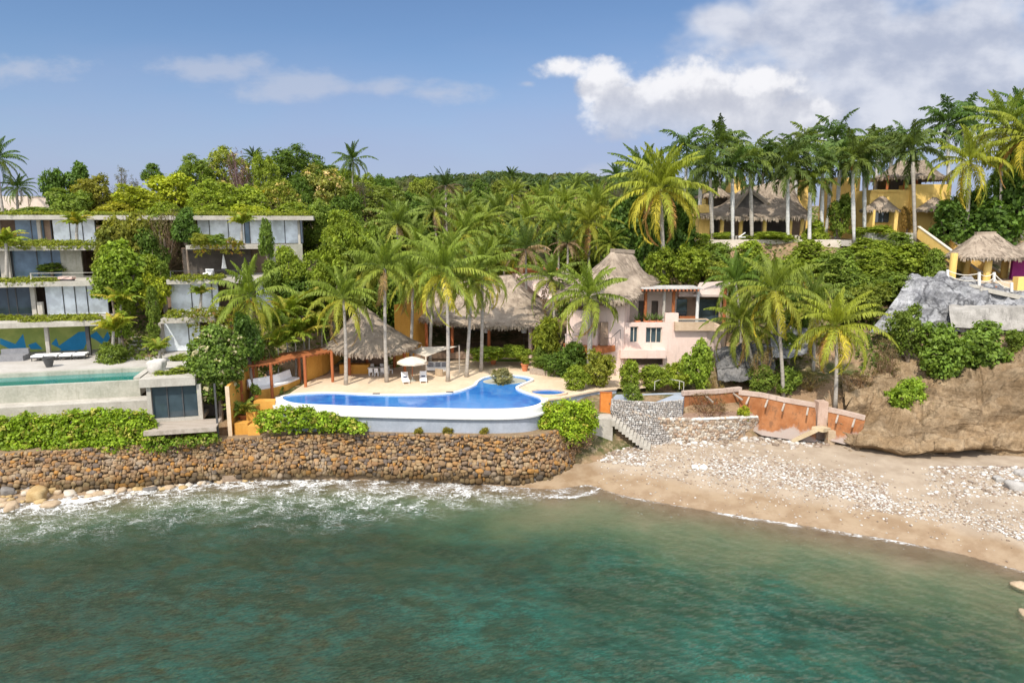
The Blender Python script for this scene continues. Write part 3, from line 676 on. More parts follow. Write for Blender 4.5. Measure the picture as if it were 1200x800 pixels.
def cliff_form(v, u):
    S_ = lambda a, b, x: np.clip((x - a) / (b - a), 0, 1) ** 2 * (3 - 2 * np.clip((x - a) / (b - a), 0, 1))
    n1 = fbm(u * 9, u * 0 + 2) - .5; n2 = fbm(u * 30, u * 0 + 7) - .5; n3 = fbm(u * 14, v * 6 + 11) - .5
    lip = .20 + .10 * n1 + .03 * n2; amt = np.clip(.35 + 2.6 * n1 + np.sin(u * 5.2 - .6), 0.15, 1.25) * np.clip(u * 7, 0, 1)
    d = amt * (-1.7 * (S_(.03, .09, v) - S_(lip, lip + .025, v)) + .35 * S_(lip, lip + .025, v) * (1 - S_(lip + .08, lip + .3, v)))
    l2 = .44 + .16 * (fbm(u * 6 + 4, u * 0) - .5) + .02 * n2; d = d + .75 * np.clip(u * 4 - .6, 0, 1) * (S_(l2, l2 + .03, v) * (1 - S_(l2 + .05, l2 + .25, v)) - .6 * (S_(l2 - .09, l2 - .03, v) - S_(l2, l2 + .03, v)))
    l3 = .62 + .14 * (fbm(u * 8 + 9, u * 0) - .5); d = d + .5 * (S_(l3, l3 + .02, v) * (1 - S_(l3 + .04, l3 + .18, v)) - .5 * (S_(l3 - .07, l3 - .02, v) - S_(l3, l3 + .02, v)))
    g_ = fbm(u * 22 + v * 1.5, v * 2 + 3); d = d - 0.3 * np.clip((g_ - .62) / .1, 0, 1) * S_(.1, .2, v) + .9 * n3
    return d
r0 = [G(972, 522, 1.4), G(1000, 536, 1.4), G(1060, 545, 1.4), G(1120, 545, 1.5), G(1170, 540, 1.5), G(1230, 545, 1.5), G(1330, 560, 1.5)]
r1 = [p + Vector((.2, .5, 1.2)) for p in r0]
r2 = [P(985, 496, 63.4), P(1010, 505, 62.5), P(1062, 505, 62.0), P(1120, 492, 62.5), P(1170, 480, 63), P(1230, 478, 62), P(1330, 480, 62)]
r3 = [P(992, 474, 66), P(1030, 468, 67.5), P(1075, 455, 69), P(1120, 452, 68), P(1165, 430, 68.5), P(1230, 415, 68), P(1330, 410, 68)]
r4 = [P(985, 440, 72), P(1030, 425, 73), P(1075, 412, 75), P(1120, 410, 74), P(1165, 405, 74), P(1230, 392, 74), P(1330, 390, 74)]
rock_sheet('sandstone_cliff', [r0, r1, r2, r3, r4], M['sandstone'], '', 'cliff', 330, 170, 1.0, 0.34, kindn='structure', strata=True,
           over=cliff_form)
g0 = [P(1015, 392, 76), P(1050, 392, 77), P(1090, 390, 78), P(1135, 392, 78), P(1175, 394, 78), P(1230, 394, 77)]
g1 = [P(1036, 368, 78.5), P(1062, 364, 79), P(1095, 360, 79.5), P(1135, 366, 79.5), P(1175, 364, 79.5), P(1230, 364, 79)]
g2 = [P(1056, 343, 81), P(1075, 335, 81.5), P(1100, 334, 81.5), P(1135, 340, 82), P(1175, 346, 82), P(1230, 346, 81)]
g3 = [P(1062, 330, 84.5), P(1078, 327, 85), P(1105, 326, 84.6), P(1135, 331, 84.6), P(1175, 338, 84.6), P(1230, 336, 84)]
tag(rock_sheet('rock_outcrop', [g0, g1, g2, g3], M['greyrock'], '', 'rock', 240, 110, 1.35, 0.36, True), 'pale grey rock face below the thatched gazebo on the right', 'rock outcrop')
h0 = [P(842, 448, 70), P(860, 449, 70), P(880, 448, 70.5), P(905, 442, 72)]
h1 = [P(840, 430, 72.5), P(858, 422, 72.5), P(880, 420, 73), P(906, 422, 73.5)]
h2 = [P(838, 412, 76), P(862, 405, 76), P(885, 402, 76), P(908, 408, 76)]
tag(rock_sheet('rock_outcrop', [h0, h1, h2], M['shaderock'], '', 'rock', 80, 60, 0.8, 0.6, True), 'dark grey rock under the small palms just right of the pink house', 'rock outcrop')
h0 = [P(905, 420, 73), P(925, 420, 73), P(945, 415, 73.5)]
h1 = [P(903, 400, 76), P(925, 392, 76), P(948, 394, 76)]
h2 = [P(905, 384, 80), P(925, 378, 80), P(948, 382, 80)]
tag(rock_sheet('rock_outcrop', [h0, h1, h2], M['greyrock'], '', 'rock', 40, 40, 0.5, 0.5, True), 'small pale rock between the trunks of the palms on the right bank', 'rock outcrop')
# ================================================================== THE MIDDLE TERRACE: pool, deck, walls
ZD = 6.0
def outline(pts, z, sub=6):
    """smooth closed outline through photo points lying on the level z"""
    q = [G(x, y, z) for x, y in pts]; n = len(q); out = []
    for i in range(n):
        a, b, c, d = q[i - 1], q[i], q[(i + 1) % n], q[(i + 2) % n]
        for k in range(sub):
            t = k / sub
            out.append(0.5 * ((2 * b) + (c - a) * t + (2 * a - 5 * b + 4 * c - d) * t * t + (3 * b - a - 3 * c + d) * t ** 3))
    return out
def offset(poly, d):
    n = len(poly); out = []
    ar = sum(poly[i].x * poly[(i + 1) % n].y - poly[(i + 1) % n].x * poly[i].y for i in range(n)); sg = 1 if ar > 0 else -1
    for i in range(n):
        t = (poly[(i + 1) % n] - poly[i - 1]); nn = Vector((t.y, -t.x, 0)).normalized() * sg
        out.append(poly[i] + nn * d)
    return out
pool_px = [(331, 467), (345, 463), (385, 461), (430, 463), (480, 463.5), (530, 461), (556, 453), (562, 447), (575, 442), (605, 441), (622, 445), (612, 450), (604, 455), (612, 460), (630, 466), (634, 472), (622, 477), (600, 479.5), (560, 480), (500, 479), (440, 477.5), (385, 475.5), (345, 473)]
pool = outline(pool_px, ZD + 0.08)
m, N = newmat('pool_water'); p = wcoord(N)
# tiled basin seen through clear water: deep blue, paler on the shelves at the ends
wv = N.vmath('ADD', p, N.vmath('MULTIPLY', N.vmath('SUBTRACT', N.noise(p, 1.2, 3, out=1), (.5, .5, .5)), (.5, .5, 0)))
vo = N.n('ShaderNodeTexVoronoi', feature='SMOOTH_F1'); N.put(vo.inputs['Vector'], wv); vo.inputs['Scale'].default_value = 1.6
c = N.mix(N.ramp(N.noise(p, 0.16, 3), 0.38, 0.62), (0.020, 0.125, 0.42), (0.050, 0.215, 0.52))
c = N.mix(N.ramp(vo.outputs['Distance'], 0.35, 0.7), c, (0.045, 0.20, 0.50))
finish(N, c, 0.06, bump(N, N.noise(p, 2.2, 4, 0.6), 0.25, 0.03), 0.5)
M['poolwater'] = m
M['teal'] = surf('teal_water', (0.015, 0.15, 0.13), (0.03, 0.21, 0.185), 0.6, 0.06, 0.15, 0.02, spec=0.5)
pr = thing('swimming_pool', 'long curved blue swimming pool with white rim on the middle terrace', 'pool', (pool[0].x + 12, pool[0].y, ZD))
mb = MB(); mb.add([Vector((q.x, q.y, ZD + .07)) for q in pool], [range(len(pool))]); mb.build('water', M['poolwater'], pr)
# coping ring round the back and the thicker white overflow rim along the front
mb = MB(); oo = offset(pool, 0.34)
a0 = [Vector((q.x, q.y, ZD + .02)) for q in pool]; a1 = [Vector((q.x, q.y, ZD + .20)) for q in pool]; b1 = [Vector((q.x, q.y, ZD + .20)) for q in oo]; b0 = [Vector((q.x, q.y, ZD - .1)) for q in oo]
for r1, r2 in ((a0, a1), (a1, b1), (b1, b0)): mb.strip(r1, r2, closed=True)
mb.build('coping', M['stucco_white'], pr)
front = outline([(328, 470), (335, 476), (385, 479), (440, 481), (500, 482.5), (560, 483.5), (602, 483), (626, 480), (638, 473)], ZD + .1)[:-6 * 1]
fq = [G(x, y, ZD + .05) for x, y in [(327, 466), (330, 472), (345, 475.2), (385, 477.6), (440, 479.6), (500, 481), (560, 482), (600, 481.6), (622, 479.4), (634, 474.5), (640, 467)]]
front = []
for i in range(len(fq) - 1):
    a, b, c, d = fq[max(i - 1, 0)], fq[i], fq[i + 1], fq[min(i + 2, len(fq) - 1)]
    for k in range(6):
        t = k / 6; front.append(0.5 * ((2 * b) + (c - a) * t + (2 * a - 5 * b + 4 * c - d) * t * t + (3 * b - a - 3 * c + d) * t ** 3))
front.append(fq[-1])
mb = MB(); n = len(front); nrm = []
for i in range(n):
    t = front[min(i + 1, n - 1)] - front[max(i - 1, 0)]; nrm.append(Vector((t.y, -t.x, 0)).normalized())
def rowz(off, z): return [Vector((q.x + m_.x * off, q.y + m_.y * off, z)) for q, m_ in zip(front, nrm)]
mb.strip(rowz(-.1, ZD + .16), rowz(.32, ZD + .13)); mb.strip(rowz(.32, ZD + .13), rowz(.42, ZD - .34)); mb.strip(rowz(.42, ZD - .34), rowz(.66, ZD - .36)); mb.strip(rowz(.66, ZD - .36), rowz(.66, ZD - .52)); mb.strip(rowz(.66, ZD - .52), rowz(.3, ZD - .52))
mb.build('overflow_rim', M['stucco_white'], pr)
mb = MB(); mb.strip(rowz(.36, ZD - .5), rowz(.42, 3.2)); mb.strip(rowz(.42, 3.9), rowz(.75, 3.88)); mb.build('pool_wall', M['greyplaster'], pr)
mb = MB()
for x, y in ((441, 461.3), (527, 459.3)):
    c = G(x, y, ZD + .2); mb.box(c.x - .35, c.x + .35, c.y - .15, c.y + .15, ZD + .2, ZD + .25)
mb.build('skimmer_lid', M['metal'], pr)
# island planter at the back of the pool
sh = outline([(566, 446.5), (575, 443.5), (589, 442.3), (605, 442.6), (617, 446), (605, 449), (588, 449.8), (572, 449)], ZD + .1)
mb = MB(); mb.prism(sh, ZD + .01, ZD + .10); mb.build('shelf', surf('pool_shelf', (0.42, 0.42, 0.36), (0.52, 0.51, 0.44), 0.8, 0.2), pr)
# spa
spa = outline([(625, 458.5), (640, 457), (656, 458), (662, 460.5), (652, 463), (634, 463), (624, 461)], ZD + .08)
sr = thing('spa_pool', 'small round blue plunge pool right of the main pool', 'pool', (spa[0].x, spa[0].y, ZD))
mb = MB(); mb.add([Vector((q.x, q.y, ZD + .07)) for q in spa], [range(len(spa))]); mb.build('water', M['poolwater'], sr)
mb = MB(); oo = offset(spa, .3)
for r1, r2 in (([Vector((q.x, q.y, ZD + .02)) for q in spa], [Vector((q.x, q.y, ZD + .2)) for q in spa]), ([Vector((q.x, q.y, ZD + .2)) for q in spa], [Vector((q.x, q.y, ZD + .2)) for q in oo]), ([Vector((q.x, q.y, ZD + .2)) for q in oo], [Vector((q.x, q.y, ZD - .1)) for q in oo])): mb.strip(r1, r2, closed=True)
mb.build('coping', M['deck'], sr)
# paved deck
deck = [(330, 470), (332, 467), (342, 459), (356, 450), (375, 440), (398, 425), (430, 412), (520, 409), (640, 408), (735, 420), (745, 440), (757, 454), (745, 456), (725, 455), (700, 456.5), (678, 461), (658, 466), (640, 470), (630, 479), (600, 481), (500, 480.4), (385, 477)]
mb = MB(); mb.add([G(x, y, ZD) for x, y in deck], [range(len(deck))])
o = mb.build('patio', M['deck']); kind(o, 'structure')
# white edged curved parapet from the pool to the stone bastion
par = [G(x, y, ZD) for x, y in [(636, 469), (658, 466.5), (678, 462), (700, 457.5), (722, 455.6)]]
mb = MB()
for a, b in zip(par[:-1], par[1:]):
    mb.strip([Vector((a.x, a.y - .15, 1.5)), Vector((b.x, b.y - .15, 1.5))], [Vector((a.x, a.y - .15, ZD)), Vector((b.x, b.y - .15, ZD))])
wl = thing('curved_wall', 'curved blue grey wall with pale cap between plunge pool and orange door', 'wall', (par[2].x, par[2].y, 3))
mb.build('wall_face', M['greyplaster'], wl)
mb = MB()
for a, b in zip(par[:-1], par[1:]): mb.beam(Vector((a.x, a.y, ZD + .06)), Vector((b.x, b.y, ZD + .06)), .5, .16)
mb.build('cap', M['deck'], wl)
# orange door in the wall
dp_ = P(709, 484, 65.0); db = thing('garden_door', 'orange wooden door at the head of the beach stairs', 'door', dp_)
x0, x1 = P(703.5, 472, 65).x, P(716, 472, 65).x; z0, z1 = P(709, 484, 65).z, P(709, 459.6, 65).z
mb = MB(); mb.box(x0, x1, 64.9, 64.98, z0, z1); mb.build('door_leaf', surf('orange_door', (0.52, 0.17, 0.03), (0.60, 0.22, 0.05), 2), db)
mb = MB(); mb.box(x0 - .08, x0, 64.86, 65.0, z0, z1 + .08); mb.box(x1, x1 + .08, 64.86, 65.0, z0, z1 + .08); mb.box(x0, x1, 64.86, 65.0, z1, z1 + .08); mb.build('door_frame', M['wood_red'], db)
mb = MB(); mb.box(x1 - .2, x1 - .14, 64.82, 64.9, z0 + .95, z0 + 1.07); mb.build('handle', M['metal'], db)
# stone bastion
bx = [P(716.5, 462, 64.8), P(745, 465, 64.0), P(770, 466, 63.6), P(800, 461, 64.6)]
bt = [Vector((q.x, q.y, 5.75)) for q in bx]; bb = [Vector((q.x, q.y - .25, 1.3)) for q in bx]
S = stone_face(bb, bt, (0.26, 0.22), .16, .42, .07, 1)
bs_ = thing('stone_bastion', 'grey stone faced planter wall right of the orange door', 'wall', (bx[1].x, bx[1].y, 2.4))
link('stone_facing', S.mesh('stone_facing', M['greystone'], (bx[1].x, bx[1].y, 2.4)), (0, 0, 0), bs_)
mb = MB(); poly = [(q.x, q.y + .05) for q in bx] + [(P(805, 455, 68).x, 68), (P(722, 455, 67).x, 67)]
mb.prism(poly, 1.5, 5.74); mb.build('wall_core', M['greyplaster'], bs_)
mb = MB(); poly2 = [(q.x, q.y + .5) for q in bx[1:3]] + [(P(790, 458, 67).x, 67), (P(730, 458, 66.6).x, 66.4)]
mb.prism(poly2, 5.6, 5.77); mb.build('basin', M['soil'], bs_)
# beach stairs: landing block and ten steps
st = thing('beach_stairs', 'concrete stairs descending from orange door to the beach', 'stairs', P(716, 500, 64))
a = P(690, 488, 64.2); b = P(716, 486, 64.2)
mb = MB(); mb.box(a.x - .3, b.x, 62.9, 64.8, 1.2, z0 + .02); mb.build('landing', M['concrete'], st)
s0 = Vector((b.x + .05, 63.6, z0)); s1 = G(762, 523, 1.7); n = 11
mb = MB(); d = (s1 - s0); dl = Vector((d.x, d.y, 0)); dirv = dl.normalized(); sd = Vector((-dirv.y, dirv.x, 0))
for i in range(n):
    c0 = s0 + dl * (i / n); c1 = s0 + dl * ((i + 1.08) / n); zt = s0.z + d.z * (i + .5) / n
    vs = [c0 - sd * .8, c1 - sd * .8, c1 + sd * .8, c0 + sd * .8]
    lo = zt - .55
    mb.add([Vector((q.x, q.y, lo)) for q in vs] + [Vector((q.x, q.y, zt)) for q in vs], [(3, 2, 1, 0), (4, 5, 6, 7), (0, 1, 5, 4), (1, 2, 6, 5), (2, 3, 7, 6), (3, 0, 4, 7)])
mb.build('step_flight', M['concrete'], st)
# rubble retaining wall and the rust coloured buttressed wall behind it
rb = [beach_at(745, 507), beach_at(775, 517), beach_at(815, 518), beach_at(860, 514), beach_at(888, 508)]
rt = [P(742, 482, 64.0), P(775, 491, 63.6), P(815, 491.5, 63.6), P(860, 489.5, 64), P(887, 488.5, 65)]
S = stone_face(rb, rt, (.34, .30), .22, .6, .14, 2)
rw = thing('rubble_wall', 'low wall of pale rubble stones above the beach right of the stairs', 'wall', rb[2])
link('stone_facing', S.mesh('stone_facing', M['rubble'], rb[2]), (0, 0, 0), rw)
mb = MB(); mb.strip([q + Vector((0, .12, -.5)) for q in rb], [q + Vector((0, .12, 0)) for q in rt]); mb.strip([q + Vector((0, .12, 0)) for q in rt], [q + Vector((0, 3.4, .1)) for q in rt])
mb.build('wall_core', surf('rubble_soil', (0.24, 0.155, 0.11), (0.34, 0.23, 0.165), 1), rw)
mb = MB()
for q0, q1 in zip(rt[2:], rt[3:]): mb.beam(q0 + Vector((0, 0, .06)), q1 + Vector((0, 0, .06)), .35, .14)
mb.build('cap', M['stucco_white'], rw)
m, N = newmat('rust_concrete'); p = wcoord(N)
c = N.mix(N.ramp(N.noise(p, 0.6, 6, .65), .35, .65), (0.23, 0.085, 0.03), (0.32, 0.14, 0.06))
c = N.mix(N.math('MULTIPLY', N.ramp(N.noise(N.vmath('MULTIPLY', p, (1.5, 1.5, .25)), 1.4, 5, .65), .50, .66), .7), c, (0.15, 0.075, 0.04))
low_ = N.ramp(N.math('ADD', N.sep(p)[2], N.math('MULTIPLY', N.math('SUBTRACT', N.noise(p, .55, 4), .5), 4.5)), 3.2, 2.6)
c = N.mix(N.math('MULTIPLY', low_, .8), c, (0.34, 0.30, 0.27))
finish(N, c, .9, bump(N, N.noise(p, 5, 5, .7), .6, .06), .15); M['rustwall'] = m
def buttress_wall(pts_top, pts_bot, label, ribs):
    o = thing('retaining_wall', label, 'wall', pts_bot[0])
    mb = MB(); mb.strip(pts_bot, pts_top); mb.strip(pts_top, [q + Vector((0.2, .5, .02)) for q in pts_top]); mb.build('wall_face', M['rustwall'], o)
    mb = MB()
    for a, b in zip(pts_top[:-1], pts_top[1:]): mb.beam(a + Vector((0, .1, .2)), b + Vector((0, .1, .2)), .45, .42)
    mb.build('coping', surf('pink_coping', (0.42, 0.31, 0.25), (0.52, 0.41, 0.34), 1, stain=((0.24, 0.18, 0.14), .7)), o)
    n = len(pts_top) - 1
    for f in ribs:
        k = min(int(f * n), n - 1); t = f * n - k; p = pts_top[k].lerp(pts_top[k + 1], t)
        d = (pts_top[k + 1] - pts_top[k]); nn = Vector((d.y, -d.x, 0)).normalized()
        mb = MB(); mb.beam(p + Vector((0, 0, -.15)), p + nn * 1.7 + Vector((-.2, 0, -.45)), .16, .12); mb.build('strut', M['wood_grey'], o)
    return o
buttress_wall([P(800, 463, 66.2), P(838, 461, 67.4), P(868, 458, 68.6)], [P(800, 492, 66.0), P(838, 493, 66.8), P(868, 490, 67.8)], 'low rust stained wall behind the dry shrubs right of the grey bastion', [.35, .85])
buttress_wall([P(866, 462, 67.6), P(893, 465, 66.8), P(920, 471, 66), P(956, 477, 65)], [P(868, 497, 66.4), P(893, 510, 64.4), P(920, 514, 64), P(956, 518, 63)], 'rust orange retaining wall with slanting struts above the white stones', [.15, .42, .66, .92])
buttress_wall([P(971, 482, 64.6), P(990, 486, 64), P(1014, 492, 63.2)], [P(969, 515, 62.8), P(988, 520, 62.2), P(1006, 522, 61.8)], 'short rust orange wall panel against the sandstone cliff', [.3, .75])
mb = MB(); q0 = P(963, 470, 64.6); mb.box(q0.x - .45, q0.x + .5, 64.2, 65.2, 1.5, q0.z); tag(mb.build('pier', surf('pink_pier', (0.42, 0.29, 0.22), (0.52, 0.38, 0.30), 1, stain=((0.24, 0.16, 0.12), .7)), None, Vector((q0.x, 64.6, 1.5))), 'pinkish masonry pier between the two rust orange retaining walls', 'pier')
mb = MB(); a = beach_at(930, 517); b = P(958, 503, 62.5); c = beach_at(977, 512)
mb.beam(a + Vector((0, 0, .1)), b, 1.0, .35); mb.beam(b, c + Vector((0, .3, .9)), 1.1, .35)
tag(mb.build('broken_slab', surf('slab', (0.46, 0.36, 0.22), (0.55, 0.45, 0.30), 1), None, a), 'broken tan concrete slab leaning on the beach below the rust orange wall', 'concrete slab')
mb = MB(); q0 = beach_at(973, 520); mb.box(q0.x - .35, q0.x + .35, q0.y - .2, q0.y + .5, 1.0, q0.z + 1.3); tag(mb.build('pier', M['tanrock'], None, q0), 'stub of tan masonry standing on the beach beside the sandstone cliff', 'pier')

# ================================================================== orange pergola corner
pg = thing('pergola', 'rust roofed pergola with orange walls at the left end of the pool', 'pergola', G(325, 462, ZD))
# roof sheet: back and front edges with a gentle curve
bk = [G(282, 429, 8.75), G(292, 422, 8.8), G(305, 417.2, 8.9), G(328, 415, 8.95), G(350, 413, 9.0), G(386, 408, 9.1), G(417, 405.5, 9.2)]
fr = [G(283.5, 430.5, 8.7), G(303, 429, 8.7), G(325, 426, 8.72), G(342, 420.8, 8.85), G(369, 416, 8.95), G(390, 412, 9.05), G(417, 409, 9.15)]
mb = MB(); mb.strip(fr, bk); up_ = Vector((0, 0, .14)); mb.strip([q + up_ for q in fr], [q + up_ for q in bk]); mb.strip(fr, [q + up_ for q in fr]); mb.strip([q + up_ for q in bk], bk); mb.build('roof', M['rust'], pg)
mb = MB()
for i in range(30):
    t = i / 29 * (len(fr) - 1); k = min(int(t), len(fr) - 2); f = t - k
    a = fr[k].lerp(fr[k + 1], f); b = bk[k].lerp(bk[k + 1], f); mb.beam(a + Vector((0, -.05, -.07)), b + Vector((0, 0, -.07)), .09, .12)
mb.build('rafter', M['wood_red'], pg)
for px, top, D, zb in [(317, 427, 66.6, 4.8), (356.5, 418, 69.2, 6), (388.5, 413, 71.5, 6), (295.5, 424, 68.0, 5.6), (350, 418, 72, 6), (281, 430.5, 65.0, 4.8)]:
    t = P(px, top, D); mb = MB(); mb.tube([(t.x, D, zb), (t.x, D, t.z + .1)], .16, 8); mb.build('post', M['wood_red'], pg)
# orange wall behind the right bays
mb = MB(); w0 = [G(358, 447, ZD), G(375, 441, ZD), G(397, 430, ZD), G(418, 424, ZD)]
for a, b in zip(w0[:-1], w0[1:]): mb.beam(a + Vector((0, .5, 1.42)), b + Vector((0, .5, 1.42)), .25, 2.85)
mb.build('back_wall', M['stucco_orange'], pg)
# tall orange side wall running towards the sea
sw = thing('side_wall', 'tall orange garden wall dropping towards the sea left of the pergola', 'wall', G(272, 505, 4.0))
a = G(268, 506, 3.9); b = G(283, 470, 5.2); c = G(300, 452, 6)
mb = MB(); hts = [(a, 3.1, 8.15), (b, 3.4, 8.35), (c, 4.5, 8.7)]
for (p0, l0, t0), (p1, l1, t1) in zip(hts[:-1], hts[1:]):
    for dx in (0, .3): mb.add([(p0.x + dx, p0.y, l0), (p1.x + dx, p1.y, l1), (p1.x + dx, p1.y, t1), (p0.x + dx, p0.y, t0)], [(0, 1, 2, 3)])
    mb.add([(p0.x, p0.y, t0), (p0.x + .3, p0.y, t0), (p1.x + .3, p1.y, t1), (p1.x, p1.y, t1)], [(0, 1, 2, 3)])
mb.add([(a.x, a.y, 3.1), (a.x + .3, a.y, 3.1), (a.x + .3, a.y, 8.15), (a.x, a.y, 8.15)], [(0, 1, 2, 3)])
mb.build('wall_face', M['stucco_orange'], sw)
mb = MB(); mb.box(a.x - .03, a.x + .33, a.y - .06, a.y - .01, 3.0, 8.2); mb.build('end_pier', M['deck'], sw)
# curved bench
be = thing('curved_bench', 'curved orange bench with white cushions under the pergola', 'bench', G(328, 462, 5.6))
arc = [G(298, 467, 5.6), G(306, 465.5, 5.6), (G(320, 463, 5.6)), G(338, 458, 5.6), G(352, 452, 5.6)]
n = len(arc)
def bench_row(off, z): 
    out = []
    for i in range(n):
        t = arc[min(i + 1, n - 1)] - arc[max(i - 1, 0)]; nn = Vector((-t.y, t.x, 0)).normalized(); out.append(Vector((arc[i].x + nn.x * off, arc[i].y + nn.y * off, z)))
    return out
mb = MB(); mb.strip(bench_row(0, 4.6), bench_row(0, 6.35)); mb.strip(bench_row(0, 6.35), bench_row(1.1, 6.35)); mb.strip(bench_row(1.35, 6.3), bench_row(1.35, 6.6)); mb.build('seat_base', M['stucco_orange'], be)
mb = MB(); mb.strip(bench_row(.06, 6.36), bench_row(.06, 6.55)); mb.strip(bench_row(.06, 6.55), bench_row(1.0, 6.57)); mb.build('cushion', M['white'], be)
mb = MB(); mb.strip(bench_row(.95, 6.5), bench_row(1.15, 7.35)); mb.strip(bench_row(1.15, 7.35), bench_row(1.4, 7.33)); mb.strip(bench_row(1.4, 7.33), bench_row(1.4, 6.3)); mb.build('back_cushion', M['white'], be)
# orange stepped planter
pl = thing('stepped_planter', 'orange stepped block in front of the curved bench', 'planter', G(310, 480, 4.6))
for k, (xa, xb, yt, yb, D) in enumerate([(297, 322, 470, 481, 63.2), (288, 299, 483, 496, 61.8), (274, 290, 496, 505, 60.6), (290, 304, 499, 505, 60.2)]):
    t0 = P(xa, yt, D); t1 = P(xb, yt, D); mb = MB(); mb.box(t0.x, t1.x, D, D + 1.0, P(xa, yb, D).z - .5, t0.z); mb.build('step', M['stucco_orange'], pl)

# ================================================================== thatched roofs
def straw(V, Fq, rs, per=1.0, L=.55, w=.07, lift=.05):
    """loose straws lying on roof faces, running down the slope"""
    out = []; V = np.asarray(V)
    for q in Fq:
        a, b, c, d = V[list(q)]; area = np.linalg.norm(np.cross(c - a, d - b)) / 2
        n = np.cross(b - a, d - a); ln = np.linalg.norm(n)
        if ln < 1e-6: continue
        n = n / ln
        if n[2] < 0: n = -n
        dn = np.array([0, 0, -1.0]); dn = dn - n * (dn @ n); l = np.linalg.norm(dn)
        if l < 1e-4: continue
        dn /= l; sdv = np.cross(n, dn)
        for _ in range(rs.poisson(area * 9 * per)):
            u, v = rs.rand(2); p = a * (1 - u) * (1 - v) + b * u * (1 - v) + c * u * v + d * (1 - u) * v
            dd = dn + sdv * rs.randn() * .18; k = (.5 + rs.rand()); ww = w * (.6 + rs.rand())
            h0 = n * (lift * .3); h1 = n * (lift + .04 * rs.rand())
            out.append([p - sdv * ww + h0, p + sdv * ww + h0, p + dd * L * k + sdv * ww * .7 + h1, p + dd * L * k - sdv * ww * .7 + h1])
    return np.array(out).reshape(-1, 3)
def thatch(eave, ridge, name, parent, rows=9, sag=.12, thick=.32, seed=1, per=1.0, pw=0.9):
    """thatch roof: a closed eave line, each point of it rising to its own ridge point"""
    rs = np.random.RandomState(seed); e = np.array([tuple(p) for p in eave], float); r = np.array([tuple(p) for p in ridge], float); n = len(e)
    org = np.array(ORG[parent.name]); V = []; Fq = []
    for j in range(rows + 1):
        t = j / rows; z = e[:, 2] + (r[:, 2] - e[:, 2]) * t ** (1 / pw) if pw else 0
        ring = e + (r - e) * t; ring[:, 2] = z - sag * math.sin(math.pi * t) + (fbm(ring[:, 0] * .7, ring[:, 1] * .7) - .5) * .28
        V.append(ring)
    V = np.concatenate(V)
    for j in range(rows):
        for i in range(n): Fq.append((j * n + i, j * n + (i + 1) % n, (j + 1) * n + (i + 1) % n, (j + 1) * n + i))
    top = list(Fq); b = len(V); lo = e.copy(); lo[:, 2] -= thick; c = e.mean(0); inn = c + (e - c) * .55; inn[:, 2] = e[:, 2] + (r[:, 2] - e[:, 2]) * .42 - thick
    V = np.concatenate([V, lo, inn])
    for i in range(n):
        k = (i + 1) % n; Fq.append((b + i, b + k, k, i)); Fq.append((b + n + i, b + n + k, b + k, b + i))
    S_ = straw(V, top, rs, per); base = len(V)
    fr_ = []                                            # ragged fringe hanging at the eave
    for i in range(n):
        a, d = e[i], e[(i + 1) % n]; L = np.linalg.norm(d - a); o_ = (a + d) / 2 - c; o_[2] = 0; o_ /= np.linalg.norm(o_) + 1e-6
        for _ in range(int(L * 9)):
            p = a + (d - a) * rs.rand() + o_ * (.02 + .06 * rs.rand()); sdv = (d - a) / L; w = .05 + .05 * rs.rand(); h = thick * (.8 + .8 * rs.rand())
            q = p + np.array([0, 0, -h]) + o_ * .10 * rs.rand(); p = p + np.array([0, 0, .04])
            fr_.append([p - sdv * w, p + sdv * w, q + sdv * w * .5, q - sdv * w * .5])
    fr_ = np.array(fr_).reshape(-1, 3)
    allv = np.concatenate([V, S_, fr_]); qs = np.concatenate([np.array(Fq), base + np.arange(len(S_) + len(fr_)).reshape(-1, 4)])
    return link(name, np_mesh(name, allv - org, qs, M['thatch']), (0, 0, 0), parent)
def ellipse(c, rx, ry, z, n=32, rot=0.0, zf=None):
    out = []
    for k in range(n):
        a = 2 * math.pi * k / n; x, y = rx * math.cos(a), ry * math.sin(a)
        X_, Y_ = c[0] + x * math.cos(rot) - y * math.sin(rot), c[1] + x * math.sin(rot) + y * math.cos(rot)
        out.append(Vector((X_, Y_, z + (zf(math.cos(a), math.sin(a)) if zf else 0))))
    return out
def ridge_line(eave, a, b, zn=.3):
    """nearest point of the ridge a-b for each eave point, keeping ends rounded"""
    a, b = Vector(a), Vector(b); d = b - a; out = []
    for p in eave:
        t = max(0, min(1, (p - a).dot(d) / max(d.dot(d), 1e-6))); q = a + d * t; v = Vector((p.x - q.x, p.y - q.y, 0)); v.normalize()
        out.append(q + v * zn)
    return out
def cap(mb, ridge):
    mb.add(ridge, [range(len(ridge))])
# bar palapa
c = P(437, 412, 76.0); bar = thing('palapa', 'cone thatched bar palapa beside the pergola at the pool', 'palapa', Vector((c.x, 76, ZD)))
ev = ellipse((P(436, 412, 76).x, 76.2), 5.2, 4.6, 8.9, 36, 0, lambda c_, s_: .55 * max(-c_, 0) + .5 * max(c_, 0) ** 2)
pk = P(424, 358, 77.5); rg = [Vector((pk.x + (p.x - bar.location.x) * .05, pk.y + (p.y - 76) * .05, pk.z)) for p in ev]
thatch(ev, rg, 'thatch_roof', bar, 10, .25, .35, 3)
for px, D in ((409, 75), (430, 78.5), (452, 74), (474, 75.5), (462, 79)):
    t = P(px, 420, D); mb = MB(); mb.tube([(t.x, D, ZD), (t.x, D, 9.6)], .17, 8); mb.build('post', M['wood_red'], bar)
mb = MB(); a = G(398, 438, ZD); b = G(424, 440, ZD); mb.box(a.x, b.x + .6, a.y, a.y + 1, ZD, ZD + 1.05); mb.build('bar_counter', M['stucco_orange'], bar)
